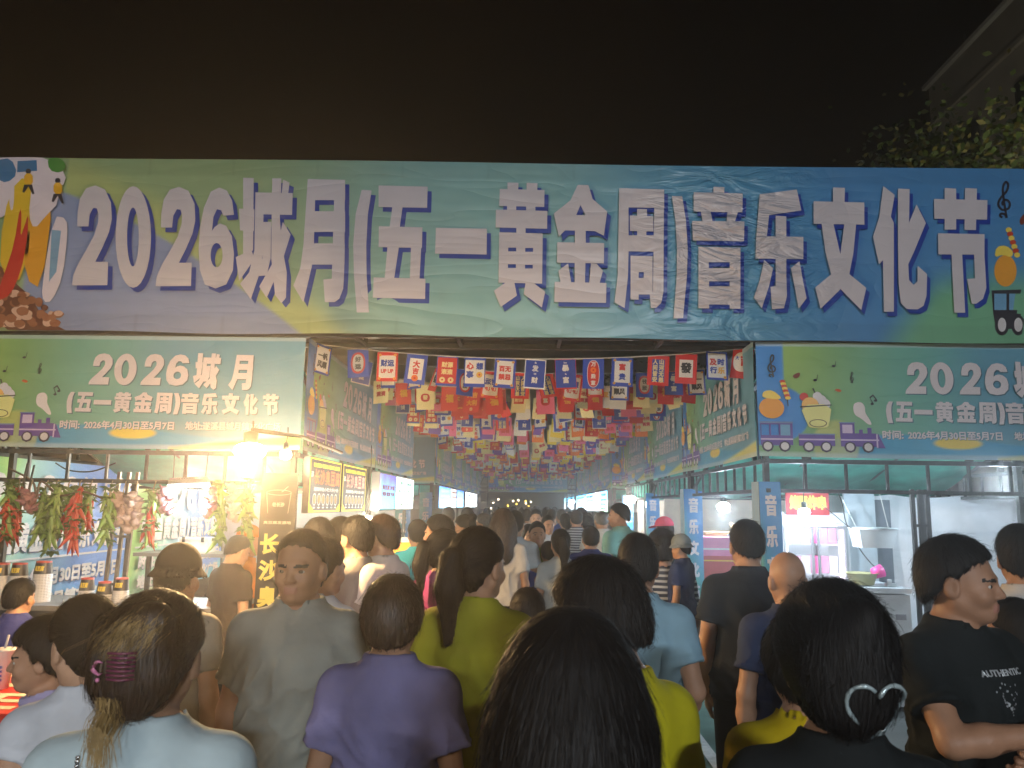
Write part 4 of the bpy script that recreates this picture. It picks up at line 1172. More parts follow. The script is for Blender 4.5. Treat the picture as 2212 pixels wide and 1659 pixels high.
def light_box(x, Y0, Y1, z0, z1, top, bottom, es, text, label, side):
    """backlit sign; side +1 hangs on the left row and faces right"""
    W = Y1 - Y0
    root = empty('light_box', (x, Y0 if side > 0 else Y1, 0), label, 'lit sign', 'light boxes over the stalls', side * pi / 2)
    b = MB(); b.box((W / 2, .06, (z0 + z1) / 2), (W, .1, z1 - z0)); b.build('case', mat('sign_case', (.25, .26, .28), .5), root)
    m = bpy.data.materials.new('lit_sign_panel'); m.use_nodes = True
    nt = m.node_tree; bs = nt.nodes['Principled BSDF']
    tc = nt.nodes.new('ShaderNodeTexCoord'); sp = nt.nodes.new('ShaderNodeSeparateXYZ'); cr = nt.nodes.new('ShaderNodeValToRGB')
    nz = nt.nodes.new('ShaderNodeTexNoise'); nz.inputs['Scale'].default_value = 3.5; ad = nt.nodes.new('ShaderNodeMath'); ad.operation = 'MULTIPLY_ADD'; ad.inputs[1].default_value = .5
    nt.links.new(tc.outputs['Generated'], sp.inputs[0]); nt.links.new(tc.outputs['Object'], nz.inputs['Vector'])
    nt.links.new(nz.outputs[0], ad.inputs[0]); nt.links.new(sp.outputs['Z'], ad.inputs[2])
    sb = nt.nodes.new('ShaderNodeMath'); sb.operation = 'SUBTRACT'; sb.inputs[1].default_value = .25; nt.links.new(ad.outputs[0], sb.inputs[0])
    nt.links.new(sb.outputs[0], cr.inputs[0])
    cr.color_ramp.elements[0].color = (*lin(bottom), 1); cr.color_ramp.elements[1].color = (*lin(top), 1)
    nt.links.new(cr.outputs[0], bs.inputs['Emission Color']); bs.inputs['Emission Strength'].default_value = es
    bs.inputs['Base Color'].default_value = (.3, .3, .3, 1)
    b = MB(); b.box((W / 2, .004, (z0 + z1) / 2), (W - .05, .012, z1 - z0 - .04)); b.build('lit_panel', m, root)
    b = MB(); h = z1 - z0
    for (s, a, c, d, e, mi) in text:
        put_text(b, s, a * W, c * W, z0 + d * h, z0 + e * h, lambda xx, z, l: (xx, -.006 - l, z), mi, .05)
    if text: b.build('lettering', [mat('sign_green', (.02, .3, .16), .6), mat('sign_red', (.5, .03, .08), .6), mat('sign_blue', (.02, .1, .45), .6), E_WH], root)
MENU = lambda mi: [('招牌奶茶 鲜榨果汁', .08, .92, .72, .86, mi), ('杨枝甘露 百香果茶', .08, .92, .5, .62, mi), ('西瓜汁 芒果冰沙', .08, .85, .3, .42, mi), ('柠檬茶 水果捞', .08, .8, .12, .22, mi)]
light_box(-1.80, 9.42, 10.5, 1.66, 2.13, (75, 60, 200), (120, 225, 235), 2.2, [('臭豆腐 冷面', .1, .9, .55, .68, 1), ('烤肠 鱿鱼 肉串', .1, .9, .38, .5, 1)], 'purple-blue light box with small red characters after the black menu boards', 1)
light_box(-1.80, 10.6, 12.15, 1.66, 2.13, (225, 250, 245), (250, 255, 250), 5.0, MENU(0), 'glaring white light box with green characters on the left', 1)
LB = lambda *a: light_box(*a)
LB(-1.80, 15.8, 18.0, 1.66, 2.13, (60, 130, 255), (150, 215, 255), 4.5, MENU(3), 'bright blue light box first past the side gap on the left', 1)
LB(-1.80, 18.2, 19.5, 1.66, 2.13, (225, 215, 200), (245, 245, 245), 3.0, MENU(1), 'cream white light box second past the side gap on the left', 1)
LB(-1.80, 19.8, 21.7, 1.66, 2.13, (50, 110, 240), (170, 220, 250), 4.5, MENU(3), 'blue light box third past the side gap on the left', 1)
LB(-1.80, 22.5, 27.4, 1.66, 2.13, (240, 245, 255), (230, 240, 255), 5, MENU(2), 'long white light box far down the left', 1)
LB(1.80, 17.7, 19.2, 1.62, 2.13, (120, 200, 240), (190, 240, 190), 4.5, MENU(0), 'cyan and green light box first past the side gap on the right', -1)
LB(1.80, 19.4, 21.0, 1.62, 2.13, (250, 235, 240), (240, 240, 250), 4.5, MENU(1), 'white light box with red characters on the right', -1)
LB(1.80, 21.2, 24.0, 1.62, 2.13, (130, 205, 255), (235, 245, 255), 5, MENU(2), 'pale blue light box in the middle of the right row', -1)
LB(1.80, 24.3, 28.8, 1.62, 2.13, (90, 190, 255), (220, 245, 255), 5, MENU(2), 'long cyan light box on the right', -1)
LB(1.80, 30.6, 38.5, 1.62, 2.13, (100, 210, 255), (240, 250, 255), 4.5, MENU(2), 'farthest cyan light box on the right', -1)

# left post banners beyond the light boxes
def left_post_banner(Y, label):
    L = lambda c: np.array(lin(c))
    root = empty('post_banner', (-2.13, Y, 0), label, 'banner', 'vertical banners on the left-hand posts')
    w, zb, zt = .25, .42, 1.98
    grid_sheet('front_panel', 12, 60, lambda u, v: np.stack([u * w, .005 * np.sin(v * 12) - .08 + 0 * u, zb + v * (zt - zb)], 1),
               lambda u, v: mixc(np.tile(L((75, 160, 170)), (len(u), 1)), L((60, 130, 205)), sstep(u, .2, .9)), M_VINYL, root)
    b = MB()
    for k, ch in enumerate('音乐文化节'):
        zc = zt - .2 - k * .26
        put_glyph(b, ch, w * .22, w * .78, zc - .085, zc + .085, lambda a, c, l: (a, -.092 - l, c))
    b.build('lettering', M_WHITEP, root)
    b = MB(); b.bar((w / 2, 0, 0), (w / 2, 0, zt), .1); b.build('post', M_STEEL, root)
left_post_banner(12.55, 'vertical blue banner of white characters on the post after the white light box')
left_post_banner(15.35, 'vertical blue banner of white characters at the left side gap')

# ------------------------------------------------------------------ the freezer stall on the right
M_ENAM = mat('white_enamel', (.6, .62, .65), .3, var=.05)
def fridge():
    Y = 8.35
    a, c = at(1690, 1265, Y), at(1832, 1108, Y)
    W, zt, cx = c.x - a.x, c.z, (a.x + c.x) / 2
    root = empty('display_fridge', (cx, Y, 0), 'white upright display fridge with two glass doors glowing pink', 'fridge')
    b = MB()
    b.box((-W / 2 + .03, .3, zt / 2), (.06, .6, zt)); b.box((W / 2 - .03, .3, zt / 2), (.06, .6, zt)); b.box((0, .58, zt / 2), (W - .12, .04, zt - .1)); b.box((0, .29, .15), (W - .12, .58, .3)); b.box((0, .29, zt - .06), (W - .12, .58, .12))
    b.build('cabinet', M_ENAM, root)
    for k in range(4):
        z = .45 + k * .31
        s = MB(); s.box((0, .32, z), (W - .13, .46, .015)); sh = s.build('shelf', M_ENAM, root)
        s = MB(); r = random.Random(k)
        for q in range(6):
            x = -W / 2 + .12 + q * (W - .24) / 5
            s.box((x, .25, z + .01 + .09), (.085, .2, .17 + .02 * r.random()), r.choice([0, 0, 1]))
        s.build('goods', [mat('pink_pack', (.85, .16, .42), .4), mat('white_pack', (.75, .7, .72), .4)], sh)
    g = mat('fridge_glass', (.8, .85, .9), .05, alpha=.18)
    for sx in (-1, 1):
        x0 = sx * (W / 4 - .005)
        d = MB(); w, h, zc = W / 2 - .05, zt - .44, (zt - .14 + .3) / 2
        d.box((x0 - w / 2 + .012, -.012, zc), (.024, .024, h)); d.box((x0 + w / 2 - .012, -.012, zc), (.024, .024, h)); d.box((x0, -.012, zc + h / 2 - .012), (w - .05, .024, .024)); d.box((x0, -.012, zc - h / 2 + .012), (w - .05, .024, .024))
        dr = d.build('door', mat('grey_profile', (.4, .42, .45), .35, .6), root)
        d = MB(); d.box((x0, -.012, zc), (w - .05, .006, h - .05)); d.build('glass', g, dr)
        d = MB(); d.box((x0 - sx * (w / 2 - .03), -.04, zc), (.014, .03, .28)); d.build('handle', M_STEEL, dr)
    d = MB()
    for sx in (-1, 1): d.box((sx * (W / 2 - .075), .06, zt / 2), (.02, .03, zt - .6))
    d.box((0, .08, zt - .135), (W - .2, .03, .02))
    d.build('light_strip', mat('fridge_light', (1, 1, 1), .4, emit=(1, .84, .98), es=10), root)
    # sign above
    a, c = at(1700, 1112, Y - .1), at(1790, 1062, Y - .1)
    sg = empty('stall_sign', (a.x, Y - .1, a.z), 'red sign with yellow characters standing on the fridge', 'sign')
    W2, H2 = c.x - a.x, c.z - a.z
    b = MB(); b.box((W2 / 2, .02, H2 / 2), (W2, .03, H2)); b.build('panel', mat('sign_red_gloss', (.45, .03, .04), .2), sg)
    b = MB(); put_text(b, '烤肠炸串', .03, W2 - .03, .05, H2 - .04, lambda x, z, l: (x, .003 - l, z), 0, .07); b.build('lettering', M_YEL, sg)
fridge()
def partition():
    Y = 8.55
    a, c = at(1833, 1300, Y), at(1886, 1058, Y)
    root = empty('partition_panel', ((a.x + c.x) / 2, Y, 0), 'pale grey-blue panel beside the fridge, above the chest freezer', 'panel')
    b = MB(); b.box((0, 0, c.z / 2), (c.x - a.x, .04, c.z)); b.build('board', mat('pale_blue_board', (.42, .48, .53), .6), root)
    d = MB(); d.box((0, -.03, c.z - .42), (.06, .015, .05)); d.build('switch_plate', M_ENAM, root)
    b = MB(); a2 = at(1886, 1300, Y + .03); c2 = at(1925, 1080, Y + .03)
    root2 = empty('partition_panel', ((a2.x + c2.x) / 2, Y + .08, 0), 'dark grey panel between the pale panel and the white sheet', 'panel')
    b.box((0, 0, c2.z / 2), (c2.x - a2.x, .03, c2.z)); b.build('board', mat('dark_grey_board', (.10, .12, .15), .6), root2)
partition()
def chest_freezer():
    Y = 7.2
    a, c = at(1852, 1270, Y), at(1968, 1280, Y)
    W = c.x - a.x
    root = empty('chest_freezer', ((a.x + c.x) / 2, Y + .35, 0), 'white chest freezer carrying a basin and pink scoop', 'freezer')
    zt = a.z
    b = MB(); b.box((0, 0, (zt - .06) / 2 + .02), (W, .66, zt - .10)); b.build('cabinet', M_ENAM, root)
    b = MB(); b.box((0, 0, zt - .022), (W + .03, .70, .045)); b.build('lid', mat('pale_lid', (.68, .70, .74), .25), root)
    b = MB(); b.box((W * .3, -.335, zt - .25), (.09, .012, .05)); b.build('badge', mat('grey_plate', (.3, .3, .34), .4), root)
    p = Vector((a.x + W * .36, Y + .30, zt + .001))
    rt = empty('wash_basin', p, 'olive-green plastic basin on the chest freezer', 'basin')
    b = MB(); b.lathe([(.001, .004), (.10, .004), (.105, .012), (.135, .10), (.15, .105), (.15, .112), (.128, .110), (.098, .016), (.001, .014)], (0, 0, 0), 24); b.build('bowl', mat('olive_plastic', (.38, .36, .18), .4), rt)
    p2 = p + Vector((.10, -.02, .105))
    rs = empty('plastic_scoop', p2, 'pink plastic scoop lying in the basin', 'scoop')
    q = Matrix.Rotation(radians(-32), 3, 'Y')
    b = MB(); b.lathe([(.001, 0), (.05, 0), (.062, .09), (.058, .09), (.047, .005), (.001, .005)], (0, 0, .0), 20, 0, Matrix.Rotation(radians(70), 3, 'Y')); b.build('bowl', mat('pink_plastic', (.85, .08, .35), .35), rs)
    b = MB(); b.bar((-.005, 0, -.02), (-.10, 0, -.03), .018, .012); b.build('handle', mat('pink_plastic', (.85, .08, .35), .35), rs)
    b = MB(); b.box((0, 0, .014), (.09, .06, .026)); b.box((-.01, 0, .045), (.03, .03, .034)); o = b.build('power_adapter', M_ENAM, None, None, 'small white power adapter on the freezer corner', 'adapter'); o.location = (a.x + W * .82, Y + .2, zt + .001)
chest_freezer()
def plastic_box():
    Y = 7.7
    a, c = at(1846, 1182, Y), at(1926, 1142, Y)
    W, H = c.x - a.x, c.z - a.z
    root = empty('plastic_box', ((a.x + c.x) / 2, Y, a.z), 'translucent white plastic tub hanging on strings beside the fridge', 'tub')
    m = mat('milky_plastic', (.62, .65, .68), .35, var=.08)
    b = MB()
    vs = []
    for z, s in ((0, .84), (H, 1)):
        for x, y in ((-1, -1), (1, -1), (1, 1), (-1, 1)): vs.append((x * W / 2 * s, y * .13 * s, z))
    b.add(vs, [(0, 1, 2, 3), (0, 1, 5, 4), (1, 2, 6, 5), (2, 3, 7, 6), (3, 0, 4, 7)], 0)
    b.tube([(-W / 2, -.13, H), (W / 2, -.13, H), (W / 2, .13, H), (-W / 2, .13, H), (-W / 2, -.13, H)], .01, 6)
    b.build('tub', m, root)
    b = MB(); b.tube([(-W / 2 + .03, 0, H), (-W * .7, .05, H + .28)], .004, 5); b.tube([(W / 2 - .03, 0, H), (W * .3, .05, H + .34)], .004, 5); b.build('hanging_string', M_CORD, root)
plastic_box()
def lattice_post():
    Y = 7.25
    root = empty('lattice_post', (at(1992, 1100, Y).x, Y, 0), 'black welded lattice post in front of the white sheet', 'post')
    b = MB()
    for x in (-.085, -.02, .05, .085): b.bar((x, 0 if x < .08 else .14, 0), (x, 0 if x < .08 else .14, 1.95), .034)
    for z in (.5, .95, 1.62): b.bar((-.085, 0, z), (.05, 0, z), .026)
    b.build('bars', mat('black_bar', (.015, .015, .017), .5), root)
lattice_post()
def brown_post():
    root = empty('lattice_post', (at(268, 1150, 7.0).x, 7.0, 0), 'brown leaning post of welded bars between the two wall banners of the chilli stall', 'post')
    b = MB()
    for x in (-.09, 0, .08): b.bar((x - .07, 0, 0), (x, 0, 2.0), .028)
    for z in (.5, 1.0, 1.42, 1.8): b.bar((-.13 + .035 * z, .0, z), (.045 + .018 * z, 0, z), .022)
    b.build('bars', M_RUST, root)
    p = at(425, 1192, 8.2)
    rb = empty('storage_box', p, 'pale plastic storage box with black clips deep in the chilli stall', 'box')
    b = MB(); b.box((0, 0, .065), (.30, .2, .13)); b.build('tub', M_CUPW, rb)
    b = MB(); b.box((0, 0, .14), (.32, .22, .02)); b.build('lid', M_ENAM, rb)
    b = MB(); b.box((-.1, -.112, .13), (.03, .012, .05)); b.box((.1, -.112, .13), (.03, .012, .05)); b.build('clip', M_STEEL, rb)
    rs = empty('shelf_table', (p.x, 8.2, 0), 'grey folding table under the storage box', 'table')
    b = MB(); b.box((0, 0, p.z - .02), (1.1, .5, .035)); b.build('tabletop', mat('grey_worktop', (.2, .19, .18), .4), rs)
    for x in (-.5, .5):
        b = MB(); b.bar((x, 0, 0), (x, 0, p.z - .04), .04); b.build('leg', M_STEEL, rs)
brown_post()
def wires():
    m = mat('black_cable', (.015, .015, .018), .5)
    def cable(pts, label, rad=.006, mm=m):
        P = [at(*p) for p in pts]
        Q = []
        for i in range(len(P) - 1):
            for t in np.linspace(0, 1, 6, endpoint=False):
                p0, p1, p2, p3 = P[max(i - 1, 0)], P[i], P[i + 1], P[min(i + 2, len(P) - 1)]
                Q.append(.5 * (2 * p1 + (p2 - p0) * t + (2 * p0 - 5 * p1 + 4 * p2 - p3) * t * t + (3 * p1 - p0 - 3 * p2 + p3) * t ** 3))
        Q.append(P[-1])
        b = MB(); b.tube(Q, rad, 6); o = b.build('cable', mm, None, None, label, 'cable')
        return o
    cable([(1810, 1062, 8.2), (1820, 1090, 8.2), (1828, 1130, 8.1), (1850, 1175, 7.9), (1880, 1215, 7.7), (1905, 1236, 7.6)], 'black cable looping down past the fridge to the basin')
    cable([(1775, 1090, 7.6), (1800, 1110, 7.6), (1830, 1135, 7.7), (1852, 1146, 7.7)], 'thin black cable from the bulb towards the hanging tub', .004)
    cable([(20, 1012, 6.28), (70, 1040, 6.22), (78, 1075, 6.2), (90, 1040, 6.2), (130, 1070, 6.2), (180, 1062, 6.2), (230, 1078, 6.2), (270, 1070, 6.25)], 'tangled cable slung along the chilli strings', .009, mat('brown_cable', (.10, .06, .04), .6))
    cable([(60, 1000, 6.25), (52, 1040, 6.2), (58, 1075, 6.2), (66, 1040, 6.2), (74, 1005, 6.25)], 'cable coil hanging over the purple garlic', .008)
    cable([(120, 1000, 6.4), (150, 1016, 6.4), (200, 1018, 6.4), (250, 1000, 6.4)], 'dark cable sagging under the left banner', .006)
    r = random.Random(5)
    for k in range(6):
        x = 1385 + r.random() * 70; y = 1045 + r.random() * 12; Y = 11.5 + r.random()
        cable([(x - 22, y - 8, Y), (x - 8, y + 16 * r.random(), Y), (x + 6, y - 4, Y), (x + 16, y + 22 * r.random(), Y), (x + 34, y - 6, Y)], 'black cable in the tangle above the second and third post banners', .009)['group'] = 'cables tangled above the right stalls'
wires()
def pink_cart():
    Y = 9.9
    a, c = at(1518, 1160, Y), at(1732, 1160, Y)
    W = c.x - a.x
    root = empty('snack_cart', ((a.x + c.x) / 2, Y + .4, 0), 'pink snack cart with red and yellow panel between the post banners', 'cart')
    zt = a.z
    b = MB(); b.box((0, 0, zt - .2), (W, .8, .4)); b.build('upper_panel', mat('cart_pink', (.62, .16, .36), .4), root)
    b = MB(); b.box((0, -.404, zt - .145), (W, .006, .022)); b.build('white_band', M_ENAM, root)
    b = MB(); b.box((0, .02, (zt - .4) / 2), (W - .06, .74, zt - .42)); b.build('lower_cabinet', mat('cart_dark', (.12, .10, .12), .5), root)
    b = MB(); fn = lambda x, z: (x, -.41, z)
    z = zt - .23
    o_ = [(-W / 2, z), (-W / 2 + .42, z), (-W / 2 + .46, z - .06), (-W / 2 + .52, z - .10), (-W / 2 + .52, z - .30), (-W / 2, z - .30)]
    b.flat([o_], fn, 0)
    i_ = [(-W / 2 + .0, z - .05), (-W / 2 + .38, z - .05), (-W / 2 + .42, z - .11), (-W / 2 + .47, z - .14), (-W / 2 + .47, z - .26), (-W / 2 + .455, z - .26), (-W / 2 + .455, z - .15), (-W / 2 + .41, z - .12), (-W / 2 + .37, z - .065), (-W / 2, z - .065)]
    b.flat([i_], lambda x, q: (x, -.413, q), 1)
    b.build('ornate_panel', [mat('cart_red', (.45, .03, .04), .4), M_YEL], root)
    r = random.Random(2)
    for k in range(7):
        x = -W / 2 + .1 + r.random() * .5
        b = MB(); b.bar((x, -.1 + .3 * r.random(), zt + .005), (x + r.uniform(-.1, .12), .1, zt + .16 + .1 * r.random()), .04, .03)
        o = b.build('wooden_box', mat('light_wood', (.4, .22, .10), .6), root)
        break
    b = MB(); b.box((-W / 2 + .35, .05, zt + .03), (.5, .3, .05)); b.build('tray', mat('light_wood', (.4, .22, .10), .6), root)
pink_cart()

# ------------------------------------------------------------------ promotion table bottom left with a cup of tea
def promo_table():
    root = empty('promotion_table', (-2.55, 3.35, 0), 'table under a glossy red cloth with cream characters, bottom left', 'table')
    b = MB(); b.box((0, 0, .945), (1.5, .8, .03)); b.build('tabletop', mat('white_top', (.6, .6, .6), .4), root)
    for x in (-.7, .7):
        for y in (-.36, .36):
            b = MB(); b.bar((x, y, 0), (x, y, .93), .035); b.build('leg', M_STEEL, root)
    b = MB()
    m = mat('red_cloth', (.55, .035, .02), .28, var=.08, wrinkle=.3)
    b.box((0, 0, .964), (1.53, .83, .006)); b.box((0, -.416, .88), (1.53, .004, .17)); b.box((.767, 0, .88), (.004, .83, .17)); b.box((-.767, 0, .88), (.004, .83, .17))
    b.box((0, -.4165, .76), (1.53, .003, .07), 1)
    b.build('cloth', [m, mat('lilac_hem', (.5, .5, .62), .5)], root)
    b = MB()
    put_text(b, '长沙手工', -.7, .62, -.05, .33, lambda x, y, l: (x, y, .9685 + l), 0, .05)
    put_text(b, '臭豆腐王', -.7, .62, -.38, -.1, lambda x, y, l: (x, y, .9685 + l), 0, .05)
    b.build('lettering', mat('cream_lettering', (.7, .62, .45), .4), root)
    c = at(12, 1460, 3.3)
    p = Vector((at(10, 1400, 3.3).x, 3.3, .968))
    rt = empty('drink_cup', p, 'clear plastic cup of milk tea with straw and blue print on the red table', 'cup')
    b = MB(); b.lathe([(.001, .001), (.030, .001), (.045, .155), (.047, .157)], (0, 0, 0), 22); b.build('cup', mat('milky_cup', (.7, .68, .66), .25), rt)
    b = MB(); b.tube([(0, 0, .15), (.012, 0, .215)], .005, 8); b.build('straw', M_CUPW, rt)
    b = MB(); b.lathe([(.001, .162), (.046, .160), (.048, .155)], (0, 0, 0), 22); b.build('lid', M_CUPW, rt)
    b = MB()
    for k in range(4): put_text(b, '一杯鲜茶', -.022, .022, .085 - k * .017, .097 - k * .017, lambda x, z, l: (x, -sqrt(max(0, (.030 + .015 * z / .155) ** 2 - x * x)) - .001, z), 0, .03)
    b.build('lettering', mat('blue_ink', (.05, .08, .35), .5), rt)
promo_table()
# lit juice jar and food counters along the left row
def juice_jar():
    p = at(868, 1210, 8.7)
    root = empty('juice_dispenser', (p.x, 8.7, p.z), 'glowing orange juice dispenser on the stall counter left of the cyan shirt', 'drink dispenser')
    b = MB(); b.lathe([(.001, 0), (.10, 0), (.115, .2)], (0, 0, 0), 22); b.build('juice', mat('orange_juice', (.8, .35, .02), .3, emit=(1, .45, .03), es=1.6), root)
    b = MB(); b.lathe([(.115, .2), (.118, .235), (.001, .25)], (0, 0, 0), 22); b.build('lid', mat('lit_lid', (.8, .8, .7), .3, emit=(1, .85, .6), es=1.0), root)
    b = MB(); b.lathe([(.001, -.06), (.12, -.06), (.12, -.002), (.001, -.002)], (0, 0, 0), 22); b.build('base', M_STEEL, root)
juice_jar()
def row_counter(x0, x1, y0, y1, h, col, label):
    root = empty('counter', ((x0 + x1) / 2, (y0 + y1) / 2, 0), label, 'counter', 'counters along the stalls')
    b = MB(); b.box((0, 0, h / 2 - .02), (x1 - x0 - .06, y1 - y0 - .06, h - .04)); b.build('cabinet', mat('counter_' + col, {'blue': (.1, .25, .4), 'red': (.4, .05, .05), 'wood': (.2, .12, .06), 'white': (.5, .5, .5)}[col], .5), root)
    b = MB(); b.box((0, 0, h), (x1 - x0, y1 - y0, .03)); b.build('worktop', M_ENAM, root)
row_counter(-2.6, -1.9, 6.6, 9.2, .98, 'wood', 'wooden counter under the black menu boards')
row_counter(-2.6, -1.9, 9.4, 12.2, .98, 'white', 'white counter under the white light box')
row_counter(-2.6, -1.9, 15.8, 21, .98, 'blue', 'blue counter past the side gap on the left')
row_counter(1.95, 2.6, 17.7, 23, .98, 'blue', 'blue counter past the side gap on the right')
row_counter(1.95, 2.6, 12.7, 14.9, .95, 'red', 'red counter before the side gap on the right')
gantry(29.6, -1.9, 1.85, 2.25, 3.2, 'far steel truss gantry across the end of the alley')
gb = dup(BB, (-1.5, 29.55, 2.26), 0, 'far festival banner hung across the end of the alley', None)

# ------------------------------------------------------------------ building and trees
def building():
    x, z1 = 14.0, at(2050, 185, 25.5).z
    root = empty('apartment_building', (x + 4, 17, 0), 'dim grey apartment building at the upper right with a pale roof edge', 'building')
    m = mat('grey_render', (.20, .185, .15), .85, var=.25, vscale=.6, bump=.3, bscale=30)
    b = MB(); b.box((0, 0, z1 / 2), (8, 17, z1)); b.build('wall', m, root)
    b = MB(); b.box((-4.08, 0, z1 - .05), (.16, 17.3, .14)); b.build('roof_edge', mat('pale_coping', (.34, .34, .31), .6), root)
    b = MB(); b.box((-4.05, 0, z1 - 1.5), (.1, 17.1, .16)); b.build('cornice', m, root)
    for k in range(5):
        for j in range(5):
            w = MB(); yc, zc = -6.4 + k * 3.2, z1 - 3.3 - j * 3.0
            w.box((-4.02, yc, zc), (.08, 1.5, 1.4)); f = w.build('window', mat('window_frame', (.12, .12, .12), .5), root)
            g = MB(); g.box((-4.07, yc - .36, zc), (.03, .66, 1.25)); g.box((-4.07, yc + .36, zc), (.03, .66, 1.25)); g.build('pane', mat('dark_glass', (.01, .012, .015), .1), f)
    for k in range(4):
        w = MB(); w.bar((-4.1, -6 + k * 4, z1), (-4.1, -6 + k * 4, z1 + .35), .05); w.build('antenna', M_STEEL, root)
building()
def tree(x, y, h, r, seed, label, n=3200, z0f=.35):
    rr = random.Random(seed)
    root = empty('street_tree', (x, y, 0), label, 'tree', 'trees behind the stalls')
    b = MB(); b.tube([(0, 0, 0), (.1, .05, h * .3), (-.05, .1, h * .55)], [.2, .15, .11], 10)
    tips = []
    for k in range(11):
        a = k * 2.4; l = r * rr.uniform(.5, .95)
        s = Vector((0, .06, h * rr.uniform(.3, .55)))
        e = s + Vector((cos(a) * l, sin(a) * l, h * rr.uniform(.12, .42)))
        mid = (s + e) / 2 + Vector((0, 0, .2))
        b.tube([s, mid, e], [.08, .05, .015], 6); tips += [e, (mid + e) / 2, mid + Vector((rr.gauss(0, .4), rr.gauss(0, .4), .3))]
    b.build('trunk', mat('bark', (.10, .08, .06), .9, var=.3, bump=.6), root)
    vs, fs, ms = [], [], []
    c = MB()
    for i in range(n):
        t = rr.choice(tips)
        g = r * .19
        p = t + Vector((rr.gauss(0, g), rr.gauss(0, g), rr.gauss(0, g * .7)))
        d = Vector((rr.gauss(0, 1), rr.gauss(0, 1), rr.gauss(-.4, .6))).normalized(); l = rr.uniform(.09, .18)
        s_ = d.cross(Vector((rr.random(), rr.random(), 1))).normalized() * l * .28
        c.add([p, p + d * l * .5 + s_, p + d * l, p + d * l * .5 - s_], [(0, 1, 2, 3)], rr.choice([0, 0, 1, 2]))
    c.build('crown', [mat('leaf_dark', (.035, .065, .014), .6, trans=.3), mat('leaf_mid', (.06, .09, .018), .6, trans=.3), mat('leaf_olive', (.11, .10, .022), .6, trans=.3)], root)
tree(9.3, 13.5, 10.0, 3.0, 4, 'leafy tree rising behind the big banner at the upper right', 16000)
tree(12.6, 15.5, 12.0, 2.4, 14, 'taller tree against the dim building at the far right', 9000)
tree(3.9, 21.6, 6.6, 1.9, 9, 'small leafy tree seen between the flags on the right', 3600)
lamp('SPOT', 'added_uplight', (6.6, 9.6, 3.4), 850, (1, .9, .5), .3, (9.6, 13.6, 8.2), radians(75))  # hidden spot added to light the tree crown from below
lamp('SPOT', 'added_uplight', (9.0, 9.0, 4.0), 800, (1, .9, .55), .3, (12.8, 16, 10), radians(80))  # second hidden spot, added for the taller tree
lamp('SPOT', 'added_uplight', (8.6, 17.0, 5.0), 1100, (1, .9, .72), .3, (14, 18, 13), radians(90))  # unseen spot added to brighten the building wall
def night_lights():
    r = random.Random(8)
    for k in range(16):
        px, py, Y = 1055 + r.random() * 92, 1078 + r.random() * 32, 46 + r.random() * 8
        p = at(px, py, Y)
        b = MB(); b.ell((0, 0, 0), (.05, .05, .05), 8, 6)
        o = b.build('fairy_light', mat('lit_fairy' if k % 3 else 'lit_amber', (1, 1, 1), .4, emit=(1, .8, .55) if k % 3 else (1, .6, .05), es=14), None, None, 'tiny lamp twinkling in the dark square beyond the alley', 'lamp', 'tiny lamps beyond the alley')
        o.location = p
night_lights()
for k, Y in enumerate((14.5, 20, 26, 33)):
    pass
lamp('POINT', 'stall_fill', (-2.9, 17.5, 2.0), 30, COOL, .1)  # point fills for the far stalls, no lamp modelled
lamp('POINT', 'stall_fill', (2.9, 19, 2.0), 30, COOL, .1)
lamp('POINT', 'stall_fill', (-2.9, 24.5, 2.0), 30, COOL, .1)
lamp('POINT', 'stall_fill', (2.9, 27, 2.0), 30, COOL, .1)
lamp('POINT', 'stall_fill', (2.9, 35, 2.0), 30, COOL, .1)
lamp('POINT', 'stall_fill', (4.3, 7.1, 2.0), 75, COOL, .1)  # unseen fill added to brighten the white sheet
lamp('POINT', 'stall_fill', (-3.3, 7.6, 2.0), 70, (1, .93, .82), .1)  # unseen fill added inside the chilli stall to lighten the wall banner
lamp('POINT', 'stall_fill', (-3.4, 10.9, 1.95), 130, (1, .86, .66), .1)  # unseen fill that brightens the left interior farther back
